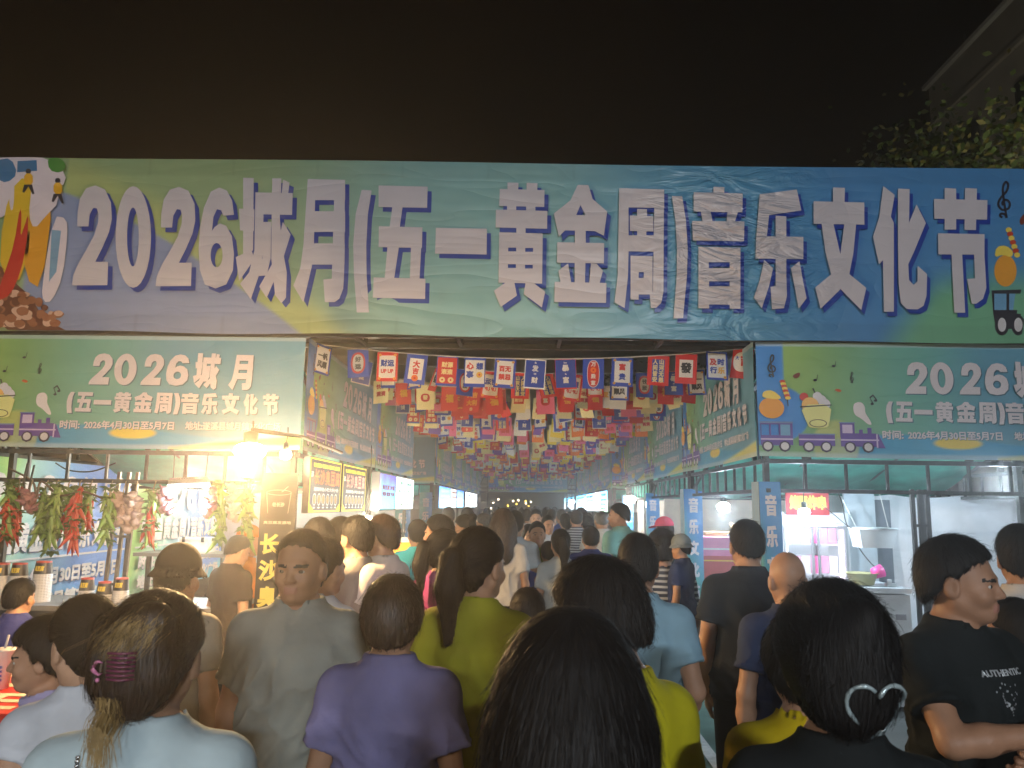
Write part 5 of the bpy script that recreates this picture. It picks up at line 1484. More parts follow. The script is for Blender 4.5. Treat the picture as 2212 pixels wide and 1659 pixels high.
# ------------------------------------------------------------------ people: each layer of a figure is one continuous surface grown from a distance field
BIG = 9.0
class Field:
    def __init__(s, xs, ys, zs):
        s.xs, s.ys, s.zs = [np.asarray(a, np.float32) for a in (xs, ys, zs)]
        s.F = np.full((len(xs), len(ys), len(zs)), BIG, np.float32)
    def sl(s, lo, hi, pad):
        r = []
        for a, l, h in zip((s.xs, s.ys, s.zs), lo, hi):
            i, j = np.searchsorted(a, l - pad), np.searchsorted(a, h + pad)
            r.append(slice(max(0, i - 1), min(len(a), j + 1)))
        return tuple(r)
    def pts(s, sl):
        return (s.xs[sl[0]][:, None, None], s.ys[sl[1]][None, :, None], s.zs[sl[2]][None, None, :])
    def put(s, sl, d, k=0.0, op='u'):
        A = s.F[sl]
        if op == 'u':
            if k:
                h = np.clip(.5 + .5 * (A - d) / k, 0, 1); s.F[sl] = A + (d - A) * h - k * h * (1 - h)
            else: s.F[sl] = np.minimum(A, d)
        elif op == 'd':
            if k:
                h = np.clip(.5 - .5 * (A + d) / k, 0, 1); s.F[sl] = A + (-d - A) * h + k * h * (1 - h)
            else: s.F[sl] = np.maximum(A, -d)
    def cap(s, a, b, ra, rb, k=.02, op='u', cut=None, T=None):
        a, b = np.array(a, float), np.array(b, float)
        R = max(ra, rb)
        pad = R + .03 + k
        if T is None: lo, hi = np.minimum(a, b), np.maximum(a, b)
        else:
            c = np.stack([T[0] @ a + T[1], T[0] @ b + T[1]]); lo, hi = c.min(0), c.max(0)
        sl = s.sl(lo, hi, pad)
        x, y, z = s.pts(sl)
        if T is not None: x, y, z = _inv(T, x, y, z)
        d_ = b - a; L2 = float(d_ @ d_) or 1e-9
        t = np.clip(((x - a[0]) * d_[0] + (y - a[1]) * d_[1] + (z - a[2]) * d_[2]) / L2, 0, 1)
        d = np.sqrt((x - a[0] - t * d_[0]) ** 2 + (y - a[1] - t * d_[1]) ** 2 + (z - a[2] - t * d_[2]) ** 2) - (ra + (rb - ra) * t)
        if cut is not None:                      # flat end (a cuff): keep the side before the point
            c, n = cut; d = np.maximum(d, (x - c[0]) * n[0] + (y - c[1]) * n[1] + (z - c[2]) * n[2])
        s.put(sl, d, k, op)
    def ell(s, c, r, k=.02, op='u', T=None):
        c = np.array(c, float); m = max(r)
        cc = c if T is None else T[0] @ c + T[1]
        sl = s.sl(cc - m, cc + m, .03 + k)
        x, y, z = s.pts(sl)
        if T is not None: x, y, z = _inv(T, x, y, z)
        u, v, w = (x - c[0]) / r[0], (y - c[1]) / r[1], (z - c[2]) / r[2]
        k0 = np.sqrt(u * u + v * v + w * w) + 1e-6
        k1 = np.sqrt((u / r[0]) ** 2 + (v / r[1]) ** 2 + (w / r[2]) ** 2) + 1e-6
        s.put(sl, k0 * (k0 - 1) / k1, k, op)
    def loft(s, tab, infl=0.0, k=.03, z0=None, z1=None, e=2.3):
        tab = np.array(tab, float)
        z0 = tab[0, 0] if z0 is None else z0; z1 = tab[-1, 0] if z1 is None else z1
        sl = s.sl((-.5, -.4, z0), (.5, .4, z1), .06)
        x, y, z = s.pts(sl)
        a = np.interp(z, tab[:, 0], tab[:, 1]) + infl; b = np.interp(z, tab[:, 0], tab[:, 2]) + infl; c = np.interp(z, tab[:, 0], tab[:, 3])
        q = (np.abs(x / a) ** e + np.abs((y - c) / b) ** e) ** (1 / e)
        d = (q - 1) * np.minimum(a, b)
        d = np.maximum(d, np.maximum(z0 - z, z - z1))
        s.put(sl, d.astype(np.float32), k)
    def mesh(s):
        F = s.F; S = F < 0
        n = np.zeros(tuple(d - 1 for d in F.shape), np.int8)
        for i in (0, 1):
            for j in (0, 1):
                for k in (0, 1):
                    n += S[i:i + n.shape[0], j:j + n.shape[1], k:k + n.shape[2]]
        act = (n > 0) & (n < 8)
        I = np.argwhere(act)
        if len(I) == 0: return np.zeros((0, 3)), np.zeros((0, 4), int)
        idx = -np.ones(n.shape, int); idx[act] = np.arange(len(I))
        i, j, k = I.T
        acc = np.zeros((len(I), 3)); cnt = np.zeros(len(I))
        cs = [(a, b, c) for a in (0, 1) for b in (0, 1) for c in (0, 1)]
        X = (s.xs, s.ys, s.zs)
        for a in cs:
            for ax in range(3):
                if a[ax]: continue
                b = list(a); b[ax] = 1
                fa, fb = F[i + a[0], j + a[1], k + a[2]], F[i + b[0], j + b[1], k + b[2]]
                m = (fa < 0) != (fb < 0)
                t = np.where(m, fa / np.where(m, fa - fb, 1), 0)
                pa = np.stack([X[q][(i, j, k)[q] + a[q]] for q in range(3)], 1); pb = np.stack([X[q][(i, j, k)[q] + b[q]] for q in range(3)], 1)
                acc += np.where(m[:, None], pa + (pb - pa) * t[:, None], 0); cnt += m
        V = acc / cnt[:, None]
        Q = []
        for ax in range(3):
            u, v = [q for q in range(3) if q != ax]
            A = np.argwhere(np.diff(S.astype(np.int8), axis=ax) != 0)
            ok = (A[:, u] > 0) & (A[:, v] > 0) & (A[:, u] < S.shape[u] - 1) & (A[:, v] < S.shape[v] - 1)
            A = A[ok]
            def g(du, dv):
                B = A.copy(); B[:, u] -= du; B[:, v] -= dv; return idx[B[:, 0], B[:, 1], B[:, 2]]
            q = np.stack([g(0, 0), g(1, 0), g(1, 1), g(0, 1)], 1)
            fl = S[A[:, 0], A[:, 1], A[:, 2]] ^ (ax == 1)
            q[~fl] = q[~fl][:, ::-1]
            Q.append(q)
        Q = np.concatenate(Q); Q = Q[(Q >= 0).all(1)]
        return V, Q

def _inv(T, x, y, z):
    R, t = T
    x, y, z = x - t[0], y - t[1], z - t[2]
    return (R[0, 0] * x + R[1, 0] * y + R[2, 0] * z, R[0, 1] * x + R[1, 1] * y + R[2, 1] * z, R[0, 2] * x + R[1, 2] * y + R[2, 2] * z)

def axis(*segs):
    out = []
    for a, b, st in segs: out += list(np.arange(a, b - st * .4, st))
    out.append(segs[-1][1])
    return np.array(out)

def np_mesh(name, V, Q, mats, mi=None):
    me = bpy.data.meshes.new(name)
    me.vertices.add(len(V)); me.vertices.foreach_set('co', np.asarray(V, np.float32).ravel())
    me.loops.add(Q.size); me.loops.foreach_set('vertex_index', Q.ravel().astype(np.int32))
    me.polygons.add(len(Q)); me.polygons.foreach_set('loop_start', np.arange(0, Q.size, Q.shape[1], dtype=np.int32))
    try: me.polygons.foreach_set('loop_total', np.full(len(Q), Q.shape[1], np.int32))
    except Exception: pass
    me.polygons.foreach_set('use_smooth', np.ones(len(Q), bool))
    for m in mats: me.materials.append(m)
    if mi is not None: me.polygons.foreach_set('material_index', np.asarray(mi, np.int32))
    me.update(calc_edges=True); me.validate()
    return me

# ---- materials of people
def cloth(rgb, name):
    return mat('cloth_' + name, lin(rgb), .85, var=.10, vscale=9, bump=.25, bscale=14, spec=.2)
M_SKIN = [mat('skin_%d' % i, c, .5, var=.10, vscale=18, bump=.06, bscale=160, spec=.35) for i, c in enumerate(((.42, .235, .15), (.36, .19, .115), (.50, .30, .20)))]
M_EYEW = mat('eye_white', (.6, .57, .54), .2, var=0); M_IRIS = mat('iris_dark', (.02, .012, .01), .15, var=0)
M_LIP = mat('lip', (.34, .15, .11), .5)
M_HAIR = mat('hair_black', (.007, .006, .0065), .6, var=.4, vscale=40, spec=.32)
M_HAIRB = mat('hair_brown', (.035, .02, .014), .45, var=.4, vscale=40, spec=.55)
M_HAIRG = mat('hair_grey', (.10, .095, .09), .5, var=.4, vscale=40, spec=.5)
M_BLOND = mat('hair_bleached', (.30, .20, .08), .45, var=.3, vscale=40, spec=.5)

TORSO_M = [(.80, .10, .085, -.01), (.86, .158, .112, -.012), (.95, .168, .118, -.012), (1.05, .152, .108, .0), (1.15, .150, .106, .006), (1.25, .160, .115, .006), (1.33, .156, .106, 0), (1.39, .125, .086, -.012), (1.425, .095, .068, -.018), (1.45, .058, .058, -.018)]
TORSO_F = [(.80, .10, .09, -.01), (.86, .165, .115, -.012), (.93, .170, .120, -.012), (1.05, .132, .100, .0), (1.12, .126, .096, .004), (1.22, .142, .106, .006), (1.32, .136, .096, 0), (1.385, .108, .076, -.012), (1.42, .085, .062, -.018), (1.45, .05, .052, -.018)]
def arms(pose, sex):
    sx = .160 if sex == 'm' else .144
    S = np.array((sx, -.012, 1.358))
    def A(e, w): return (S, np.array(e), np.array(w))
    P = {'hang': A((sx + .055, -.03, 1.09), (sx + .045, .03, .85)),
         'fwd': A((sx + .05, -.02, 1.10), (sx - .03, .20, 1.10)),
         'hold': A((sx + .05, .06, 1.11), (sx - .08, .25, 1.24)),
         'bend': A((sx + .06, -.06, 1.11), (sx + .02, .13, .95)),
         'hip': A((sx + .13, -.06, 1.14), (sx + .02, .02, .98)),
         'up': A((sx + .05, .14, 1.20), (sx - .04, .22, 1.45)),
         'cross': A((sx + .045, .12, 1.17), (.02, .225, 1.205)),
         'cross2': A((sx + .04, .13, 1.16), (-.05, .245, 1.15)),
         'sip': A((sx + .05, .08, 1.15), (sx - .06, .16, 1.36)),
         'back': A((sx + .06, -.12, 1.12), (sx - .05, -.16, .93))}
    return P[pose]
def mir(p, s): return np.array((p[0] * s, p[1], p[2]))
def rotz(a): return np.array([[cos(a), -sin(a), 0], [sin(a), cos(a), 0], [0, 0, 1.]])
def rotx(a): return np.array([[1, 0, 0], [0, cos(a), -sin(a)], [0, sin(a), cos(a)]])
def head_T(turn, nod):
    R = rotz(turn) @ rotx(-nod); c = np.array((0, -.015, 1.47)); return (R, c - R @ c)
HS = 1.0
def head_field(f, T, sex, ears=True):
    E, Cp = f.ell, f.cap
    kw = dict(T=T)
    E((0, -.014, 1.603), (.074, .092, .094), .02, **kw)
    E((0, .022, 1.548), (.060, .068, .082), .03, **kw)
    E((0, .068, 1.486), (.024, .022, .020), .025, **kw)
    for s in (-1, 1):
        Cp((s * .050, .0, 1.520), (s * .018, .055, 1.487), .020, .018, .025, **kw)
        E((s * .034, .060, 1.540), (.026, .024, .024), .02, **kw)
    Cp((-.034, .078, 1.589), (.034, .078, 1.589), .011, .011, .018, **kw)
    for s in (-1, 1): E((s * .031, .099, 1.571), (.017, .016, .011), .012, 'd', **kw)
    Cp((0, .084, 1.580), (0, .1035, 1.546), .0065, .0105, .010, **kw)
    for s in (-1, 1): E((s * .0115, .094, 1.541), (.009, .010, .008), .006, **kw)
    Cp((-.014, .088, 1.5155), (.014, .088, 1.5155), .0072, .0072, .006, **kw)
    Cp((-.012, .087, 1.5035), (.012, .087, 1.5035), .0078, .0078, .006, **kw)
    Cp((-.022, .097, 1.5095), (.022, .097, 1.5095), .0026, .0026, .003, 'd', **kw)
    if ears:
        for s in (-1, 1):
            E((s * .078, -.008, 1.560), (.012, .024, .033), .006, **kw)
            E((s * .089, -.003, 1.562), (.007, .013, .019), .006, 'd', **kw)
def fingers(pose):
    """a right hand: wrist at the origin, fingers along +Y, thumb towards +X, palm facing -Z"""
    st = .0042
    f = Field(np.arange(-.06, .09, st), np.arange(-.05, .22, st), np.arange(-.10, .035, st))
    f.cap((0, -.04, 0), (0, .01, 0), .025, .024, .01)
    for x in (-.022, -.007, .008, .022): f.cap((x * .6, .012, 0), (x, .085, -.002), .015, .012, .012)
    curl = {'relax': (.35, .45, .35), 'grip': (.95, 1.0, .7), 'fist': (1.4, 1.5, 1.0)}[pose]
    for x, y, L, r in ((.026, .088, .070, .0086), (.009, .093, .078, .0088), (-.009, .090, .072, .0085), (-.026, .082, .057, .0076)):
        p = np.array((x, y, -.002)); a = 0
        for q, fr in enumerate((.45, .30, .25)):
            a += curl[q] * (1 + .08 * (x / .026)); n = p + L * fr * np.array((x * .25, cos(a), -sin(a)))
            f.cap(p, n, r * (1 - .08 * q), r * (.93 - .10 * q), .0035); p = n
    th = [(.022, .018, -.006), (.046, .045, -.016), (.056, .072, -.028), (.054, .094, -.040)] if pose == 'relax' else [(.020, .018, -.010), (.036, .044, -.030), (.030, .070, -.048), (.014, .084, -.056)]
    for q in range(3): f.cap(th[q], th[q + 1], .0125 - q * .0015, .011 - q * .0015, .006)
    return f.mesh()
HANDS = {k: fingers(k) for k in ('relax', 'grip', 'fist')}
def hand_at(pose, side, el, wr, up=None):
    V, Q = HANDS[pose]
    V = V.copy()
    if side < 0: V[:, 0] *= -1; Q = Q[:, ::-1]
    y = wr - el; y /= np.linalg.norm(y)
    palm = np.array((-side * 1.0, .15, 0.)) if up is None else np.array(up, float)   # direction the palm faces
    z = -(palm - (palm @ y) * y); z /= np.linalg.norm(z)
    x = np.cross(y, z)
    return V @ np.stack([x, y, z]) + wr, Q

def body_mesh(sex, pl, pr, turn, nod, hi, stride, hands):
    st = .0075 if hi else .012
    hx = .0062 if hi else .0085
    xs = axis((-.42, -.12, st * 1.6), (-.12, .12, hx), (.12, .42, st * 1.6))
    ys = axis((-.30, -.15, st * 1.8), (-.15, .16, hx * 1.1), (.16, .34, st * 1.6))
    zs = axis((0, .80, .03), (.80, 1.42, st * 1.7), (1.42, 1.74, hx))
    f = Field(xs, ys, zs)
    tab = TORSO_M if sex == 'm' else TORSO_F
    f.loft(tab, 0, 0)
    T = head_T(turn, nod)
    nk = .052 if sex == 'm' else .044
    f.cap((0, -.022, 1.40), (0, -.012, 1.52), nk + .008, nk, .03)
    for s in (-1, 1):                            # trapezius and shoulders
        sx = .160 if sex == 'm' else .144
        f.cap((0, -.03, 1.43), (s * sx * .85, -.02, 1.365), .042, .036, .05)
    for s, po in ((-1, pl), (1, pr)):
        S, e, w = [mir(p, s) for p in arms(po, sex)]
        g = 1.0 if sex == 'm' else .86
        f.ell(S, (.052 * g, .052 * g, .052 * g), .04)
        m = S + (e - S) * .45
        f.cap(S, m, .048 * g, .044 * g, .03); f.cap(m, e, .044 * g, .037 * g, .02)
        m = e + (w - e) * .35
        f.cap(e, m, .039 * g, .040 * g, .02); f.cap(m, w, .040 * g, .026 * g, .02)
        ft = stride * s
        f.cap((s * .09, -.01, .88), (s * .098, .01 + ft * .5, .49), .085, .055, .03); f.cap((s * .098, .01 + ft * .5, .49), (s * .10, ft - .02, .07), .052, .036, .02)
        f.cap((s * .10, ft - .03, .045), (s * .11, ft + .13, .03), .036, .028, .02)
    head_field(f, T, sex)
    V, Q = f.mesh()
    mi = np.zeros(len(Q), int)
    # lips
    C = V[Q].mean(1); Ch = (C - T[1]) @ T[0]
    mi[(np.abs(Ch[:, 0]) < .022) & (Ch[:, 2] > 1.499) & (Ch[:, 2] < 1.519) & (Ch[:, 1] > .083)] = 3
    # brows, eyes
    mi[(np.abs(np.abs(Ch[:, 0]) - .031) < .019) & (np.abs(Ch[:, 2] - 1.5905 + .10 * np.abs(np.abs(Ch[:, 0]) - .03)) < .0034) & (Ch[:, 1] > .05)] = 4
    Vs, Qs, Ms = [V], [Q], [mi]; n = len(V)
    for s in (-1, 1):
        eb = MB(); eb.ell((s * .031, .0715, 1.571), (.0125, .0135, .0085), 14, 10)
        v = np.array(eb.v); q = np.array(eb.f)
        m = np.where(np.hypot(v[q].mean(1)[:, 0] - s * .031, v[q].mean(1)[:, 2] - 1.571) < .0068, 2, 1) * (v[q].mean(1)[:, 1] > .07) + (v[q].mean(1)[:, 1] <= .07)
        Vs.append(v @ T[0].T + T[1]); Qs.append(q + n); Ms.append(m); n += len(v)
    if hands:
        for s, po, hp in ((-1, pl, hands[0]), (1, pr, hands[1])):
            S, e, w = [mir(p, s) for p in arms(po, sex)]
            up = (0, -1, .1) if po in ('cross', 'cross2') else ((-s * .6, .3, -1) if po in ('fwd',) else None)
            v, q = hand_at(hp, s, e, w, up)
            Vs.append(v); Qs.append(q + n); Ms.append(np.zeros(len(q), int)); n += len(v)
    return np.concatenate(Vs), np.concatenate(Qs), np.concatenate(Ms), T

def shirt_mesh(sex, pl, pr, hi, sleeve, hem, loose, collar=None, wr=1.0, seed=0):
    st = .0085 if hi else .014
    f = Field(axis((-.46, .46, st)), axis((-.30, .32, st)), axis((min(hem, .6) - .05, 1.56, st)))
    tab = [list(t) for t in (TORSO_M if sex == 'm' else TORSO_F)]
    tt = []
    for z, a, b, c in tab:
        low = np.clip((1.25 - z) / .35, 0, 1)
        if z < .9: a, b = max(a, .163), max(b, .115)
        tt.append((z, a + loose * (.6 + .9 * low), b + loose * (.5 + .7 * low), c))
    tt = [(hem - .02, tt[0][1] if hem > .8 else tt[1][1] + .01, tt[1][2], -.012)] + [t for t in tt if t[0] > hem]
    f.loft(tt, .006, 0, hem, 1.47)
    for s in (-1, 1):
        sx = .160 if sex == 'm' else .144
        f.cap((0, -.03, 1.425), (s * sx * .85, -.02, 1.362), .050, .046, .05)
    if sex == 'f':
        for s in (-1, 1): f.ell((s * .062, .088, 1.235), (.058, .05, .055), .04)
    g = 1.0 if sex == 'm' else .88
    for s, po in ((-1, pl), (1, pr)):
        S, e, w = [mir(p, s) for p in arms(po, sex)]
        if sleeve <= 0: continue
        f.ell(S + np.array((0, 0, .002)), (.060 * g, .060 * g, .058 * g), .05)
        d = (e - S) / np.linalg.norm(e - S)
        if sleeve <= 1:
            c = S + (e - S) * sleeve
            f.cap(S, c + d * .05, .060 * g, (.060 + .020 * loose / .02) * g, .035, cut=(c, d))
        else:
            f.cap(S, e, .064 * g, .054 * g, .03); d2 = (w - e) / np.linalg.norm(w - e); c = e + (w - e) * .9
            f.cap(e, c + d2 * .04, .053 * g, .04 * g, .02, cut=(c, d2))
    # neck opening
    nk = .060 if sex == 'm' else .062
    f.cap((0, -.018, 1.425), (0, .0, 1.60), nk + .004, nk + .01, .008, 'd')
    if collar is None:                           # ribbed neckband
        sl = f.sl((-.1, -.1, 1.38), (.1, .1, 1.47), .02); x, y, z = f.pts(sl)
        q = np.sqrt((np.sqrt(x ** 2 + ((y + .010) / 1.05) ** 2) - (nk + .008)) ** 2 + ((z - 1.432 + .10 * np.maximum(y, -.02)) * .6) ** 2) - .0075
        f.put(sl, q, .003)
    if collar == 'polo':
        sl = f.sl((-.1, -.1, 1.40), (.1, .1, 1.47), .02); x, y, z = f.pts(sl)
        q = np.sqrt((np.sqrt((x / 1.0) ** 2 + ((y + .012) / 1.05) ** 2) - .068) ** 2 * 1.2 + ((z - 1.437 + .16 * np.maximum(y, -.03)) * .55) ** 2) - .0115
        f.put(sl, q, .006)
        f.cap((0, .10, 1.385), (0, .06, 1.50), .012, .040, .008, 'd')
    elif collar == 'v':
        f.ell((0, .09, 1.40), (.05, .06, .075), .015, 'd')
    V, Q = f.mesh()
    # folds
    r = random.Random(seed)
    nz = np.array([mnoise.noise(Vector((v[0] * 8 + seed + 5 * abs(v[0]) * v[2], v[1] * 8, v[2] * 5 + 3 * abs(v[0])))) + .6 * mnoise.noise(Vector((v[0] * 17 + v[2] * 11, v[1] * 16, v[2] * 9 + seed))) for v in V])
    arm = np.clip((np.abs(V[:, 0]) - .15) / .06, 0, 1)
    C = V.copy(); C[:, 0] = 0; N = V - np.array((0, 0, 0)) * 0
    nrm = np.stack([V[:, 0] * (1 - .4 * arm), V[:, 1] + .01, np.zeros(len(V))], 1); nrm /= np.linalg.norm(nrm, axis=1)[:, None] + 1e-6
    low = np.clip((1.36 - V[:, 2]) / .15, .15, 1)
    rid = .55 - np.sqrt(np.abs(nz) + .004) * 1.25
    V = V + nrm * (rid * .022 * wr * low)[:, None]
    if 0 < sleeve <= 1:                          # stitched cuffs and hem
        for s, po in ((-1, pl), (1, pr)):
            S, e, w = [mir(p, s) for p in arms(po, sex)]
            u = ((V - S) @ (e - S)) / ((e - S) @ (e - S)); q = V - (S + u[:, None] * (e - S)); rr_ = np.linalg.norm(q, axis=1)
            m = (np.abs(u - sleeve + .10) < .028) & (rr_ < .11) & (V[:, 0] * s > .1)
            V = V - q / rr_[:, None] * (.0035 * m)[:, None]
        m = np.abs(V[:, 2] - hem - .03) < .008
        V[:, :2] *= (1 - .016 * m)[:, None]
    if seed % 3 == 0: V[:, 2] += .004 * np.sin(V[:, 0] * 25 + seed) * (V[:, 2] < hem + .03)
    return V, Q

def legs_mesh(kind, sex, stride, hi):
    f = Field(axis((-.32, .32, .012)), axis((-.30, .34, .013)), axis((.02, 1.04, .016)))
    tab = TORSO_M if sex == 'm' else TORSO_F
    f.loft([t for t in tab if t[0] < 1.06], .008, 0, .80, 1.0)
    if kind == 'skirt':
        f.loft([(.45, .24, .19, 0), (.85, .175, .125, -.01), (1.0, .16, .115, -.005)], .006, .02, .45, 1.0)
    else:
        zk = .49 if kind == 'shorts' else .08
        for s in (-1, 1):
            ft = stride * s
            if kind == 'shorts':
                f.cap((s * .09, -.01, .87), (s * .10, .01 + ft * .45, .44), .098, .078, .03, cut=((0, 0, .50), (0, 0, -1)))
            else:
                f.cap((s * .09, -.01, .87), (s * .098, .01 + ft * .5, .49), .096, .066, .03); f.cap((s * .098, .01 + ft * .5, .49), (s * .10, ft - .02, .06), .066, .058, .02, cut=((0, 0, .07), (0, 0, -1)))
    return f.mesh()
def shoes_mesh(stride):
    f = Field(axis((-.2, .2, .009)), axis((-.3, .36, .01)), axis((-.01, .12, .009)))
    for s in (-1, 1):
        ft = stride * s
        f.cap((s * .10, ft - .035, .045), (s * .115, ft + .145, .035), .044, .036, .02, cut=((0, 0, .004), (0, 0, -1)))
        f.ell((s * .10, ft - .02, .07), (.045, .055, .04), .02)
    return f.mesh()

def hair_mesh(style, T, hi, vol=1.0):
    st = .0062 if hi else .010
    f = Field(axis((-.19, .19, st)), axis((-.26, .17, st)), axis((1.22 if style in ('long', 'pony') else 1.36, 1.80, st)))
    t = {'short': .011, 'crop': .006, 'bowl': .022, 'long': .022, 'pony': .011, 'bun': .012, 'clip': .024, 'stubble': .003}[style] * vol
    kw = dict(T=T)
    f.ell((0, -.016, 1.607), (.076 + t, .094 + t, .094 + t), 0, **kw)
    if style in ('short', 'bowl', 'crop', 'stubble'):
        f.ell((0, -.045, 1.56), (.066 + t, .060 + t, .078 + t), .02, **kw)
    if style == 'bowl':
        f.ell((0, -.022, 1.585), (.080 + t, .090 + t, .09 + t), .02, **kw)
    if style == 'long':
        f.ell((0, -.04, 1.56), (.085 + t, .082 + t, .10 + t), .03, **kw)
        f.cap((0, -.055, 1.52), (0, -.085, 1.34), .078 + t, .082 + t * .6, .04)
        for s in (-1, 1): f.cap((s * .055, -.02, 1.54), (s * .085, -.03, 1.36), .035 + t, .030 + t * .5, .04)
    if style in ('pony', 'bun', 'clip'):
        f.ell((0, -.045, 1.555), (.064 + t, .058 + t, .07 + t), .02, **kw)
    if style == 'pony':
        f.cap((0, -.105, 1.61), (0, -.150, 1.60), .022, .030, .015, **kw)
        f.cap((0, -.150, 1.60), (.012, -.165, 1.50), .036, .042, .01, **kw); f.cap((.012, -.165, 1.50), (.005, -.145, 1.32), .042, .012, .02, **kw)
    if style == 'bun':
        f.ell((0, -.10, 1.665), (.046, .042, .042), .008, **kw)
    if style == 'clip':
        f.ell((0, -.105, 1.575), (.075, .052, .105), .03, **kw)
        f.cap((0, -.12, 1.60), (.03, -.125, 1.66), .035, .03, .03, **kw)
    # cut away the face and the ears
    sl = f.sl((-.3, -.3, 1.2), (.3, .3, 1.85), 0); x, y, z = f.pts(sl); x, y, z = _inv(T, x, y, z)
    if style in ('long',):
        d = np.maximum((1.655 + 0 * x - z) * .75 + (.018 - y) * -1.0 * .66 - .0, -1)
        d = (y - .012) * .72 - (z - 1.585) * .55 - .012
        d = np.where(z < 1.45, y - .03, d)
        fc = 1 - np.sqrt((x / .064) ** 2 + ((y - .11) / .10) ** 2 + ((z - 1.545) / .115) ** 2)
        d = np.maximum(d - .03, fc * .06)
    else:
        sh = {'bowl': -.016, 'crop': .010, 'stubble': .004}.get(style, 0.0)
        d = ((y - .074) * .155 - (z - 1.648) * .14) / .209 + .0
        d = -(((-.14) * (y - .072) + .155 * (z - 1.652)) / .209) + sh
        d = np.maximum(d, np.where((np.abs(x) > .045) & (y > .018), (y - .018) * .6 + (1.60 - z) * .5, -1))
        ear = .030 - np.sqrt(((y + .004) * 1.0) ** 2 + ((z - 1.555) * .8) ** 2)
        ear = np.where(np.abs(x) > .05, ear, -1)
        d = np.maximum(d, ear if style not in ('bowl',) else ear - .012)
        if style in ('pony', 'bun', 'clip'):
            bk = np.where(y < -.03, -1.0, 1.0); d = np.where(y < -.055, np.minimum(d, -.001 + 0 * d), d)
        d = np.maximum(d, np.where((y < -.02) & (z < 1.50 - .012 * (style == 'bowl')) & (style not in ('pony', 'clip')), 1.50 - .012 * (style == 'bowl') - z, -1))
    s0 = .008
    jag = .004 * np.sin(x * 230) * np.sin(y * 170 + 1)
    f.put(sl, (-(d + jag)).astype(np.float32) * -1 * -1, .006, 'd') if False else f.put(sl, (-(d + jag)).astype(np.float32), .006, 'd')
    V, Q = f.mesh()
    return V, Q

def strands(V, Q, T, style, n, seed, wide=.0011, length=.10, out=.004):
    """thin hair ribbons combed over the hair surface; joined to the same mesh"""
    bvh = BVHTree.FromPolygons([Vector(v) for v in V], Q.tolist())
    rs = np.random.RandomState(seed)
    C = V[Q].mean(1)
    A = np.linalg.norm(np.cross(V[Q[:, 2]] - V[Q[:, 0]], V[Q[:, 3]] - V[Q[:, 1]]), axis=1); A /= A.sum()
    pick = rs.choice(len(Q), n, p=A)
    R = Matrix(T[0].tolist()); t0 = Vector(T[1])
    whorl = R @ Vector((0.01, -.06, 1.70)) + t0
    tie = {'pony': Vector((0, -.13, 1.60)), 'bun': Vector((0, -.08, 1.65)), 'clip': Vector((0, -.12, 1.58))}.get(style)
    if tie is not None: tie = R @ tie + t0
    vs, fs = [], []
    for i in pick:
        p = Vector(C[i])
        L = length * rs.uniform(.5, 1.1); k = 6
        pts = []; nr = None
        jit = Vector(rs.normal(0, .35, 3)); lf = rs.uniform(0, .6) if rs.rand() < .85 else rs.uniform(.6, 1.8)
        for q in range(k):
            h = bvh.find_nearest(p)
            if h[0] is None: break
            nr = h[1]
            # outward normal
            o = p - (R @ Vector((0, -.03, 1.56)) + t0)
            if nr.dot(o) < 0: nr = -nr
            if tie is not None and (p - tie).length > .05 and p.y > tie.y: g = (tie - p).normalized()
            else:
                g = Vector((0, 0, -1)) * .9 + (p - whorl).normalized() * .8
            g = g + jit * .5
            d = g - nr * g.dot(nr)
            if d.length < 1e-4: break
            d.normalize()
            lift = out * (.12 + (q / (k - 1)) ** 1.5 * lf)
            pts.append((h[0] + nr * lift, d.cross(nr).normalized() * wide * (1 - .75 * q / (k - 1)) + nr * wide * .3 * rs.normal()))
            p = p + d * (L / k)
        if len(pts) < 3: continue
        b = len(vs)
        for c, s_ in pts: vs += [c - s_, c + s_]
        for q in range(len(pts) - 1): fs.append((b + 2 * q, b + 2 * q + 1, b + 2 * q + 3, b + 2 * q + 2))
    return np.array([tuple(v) for v in vs]), np.array(fs)

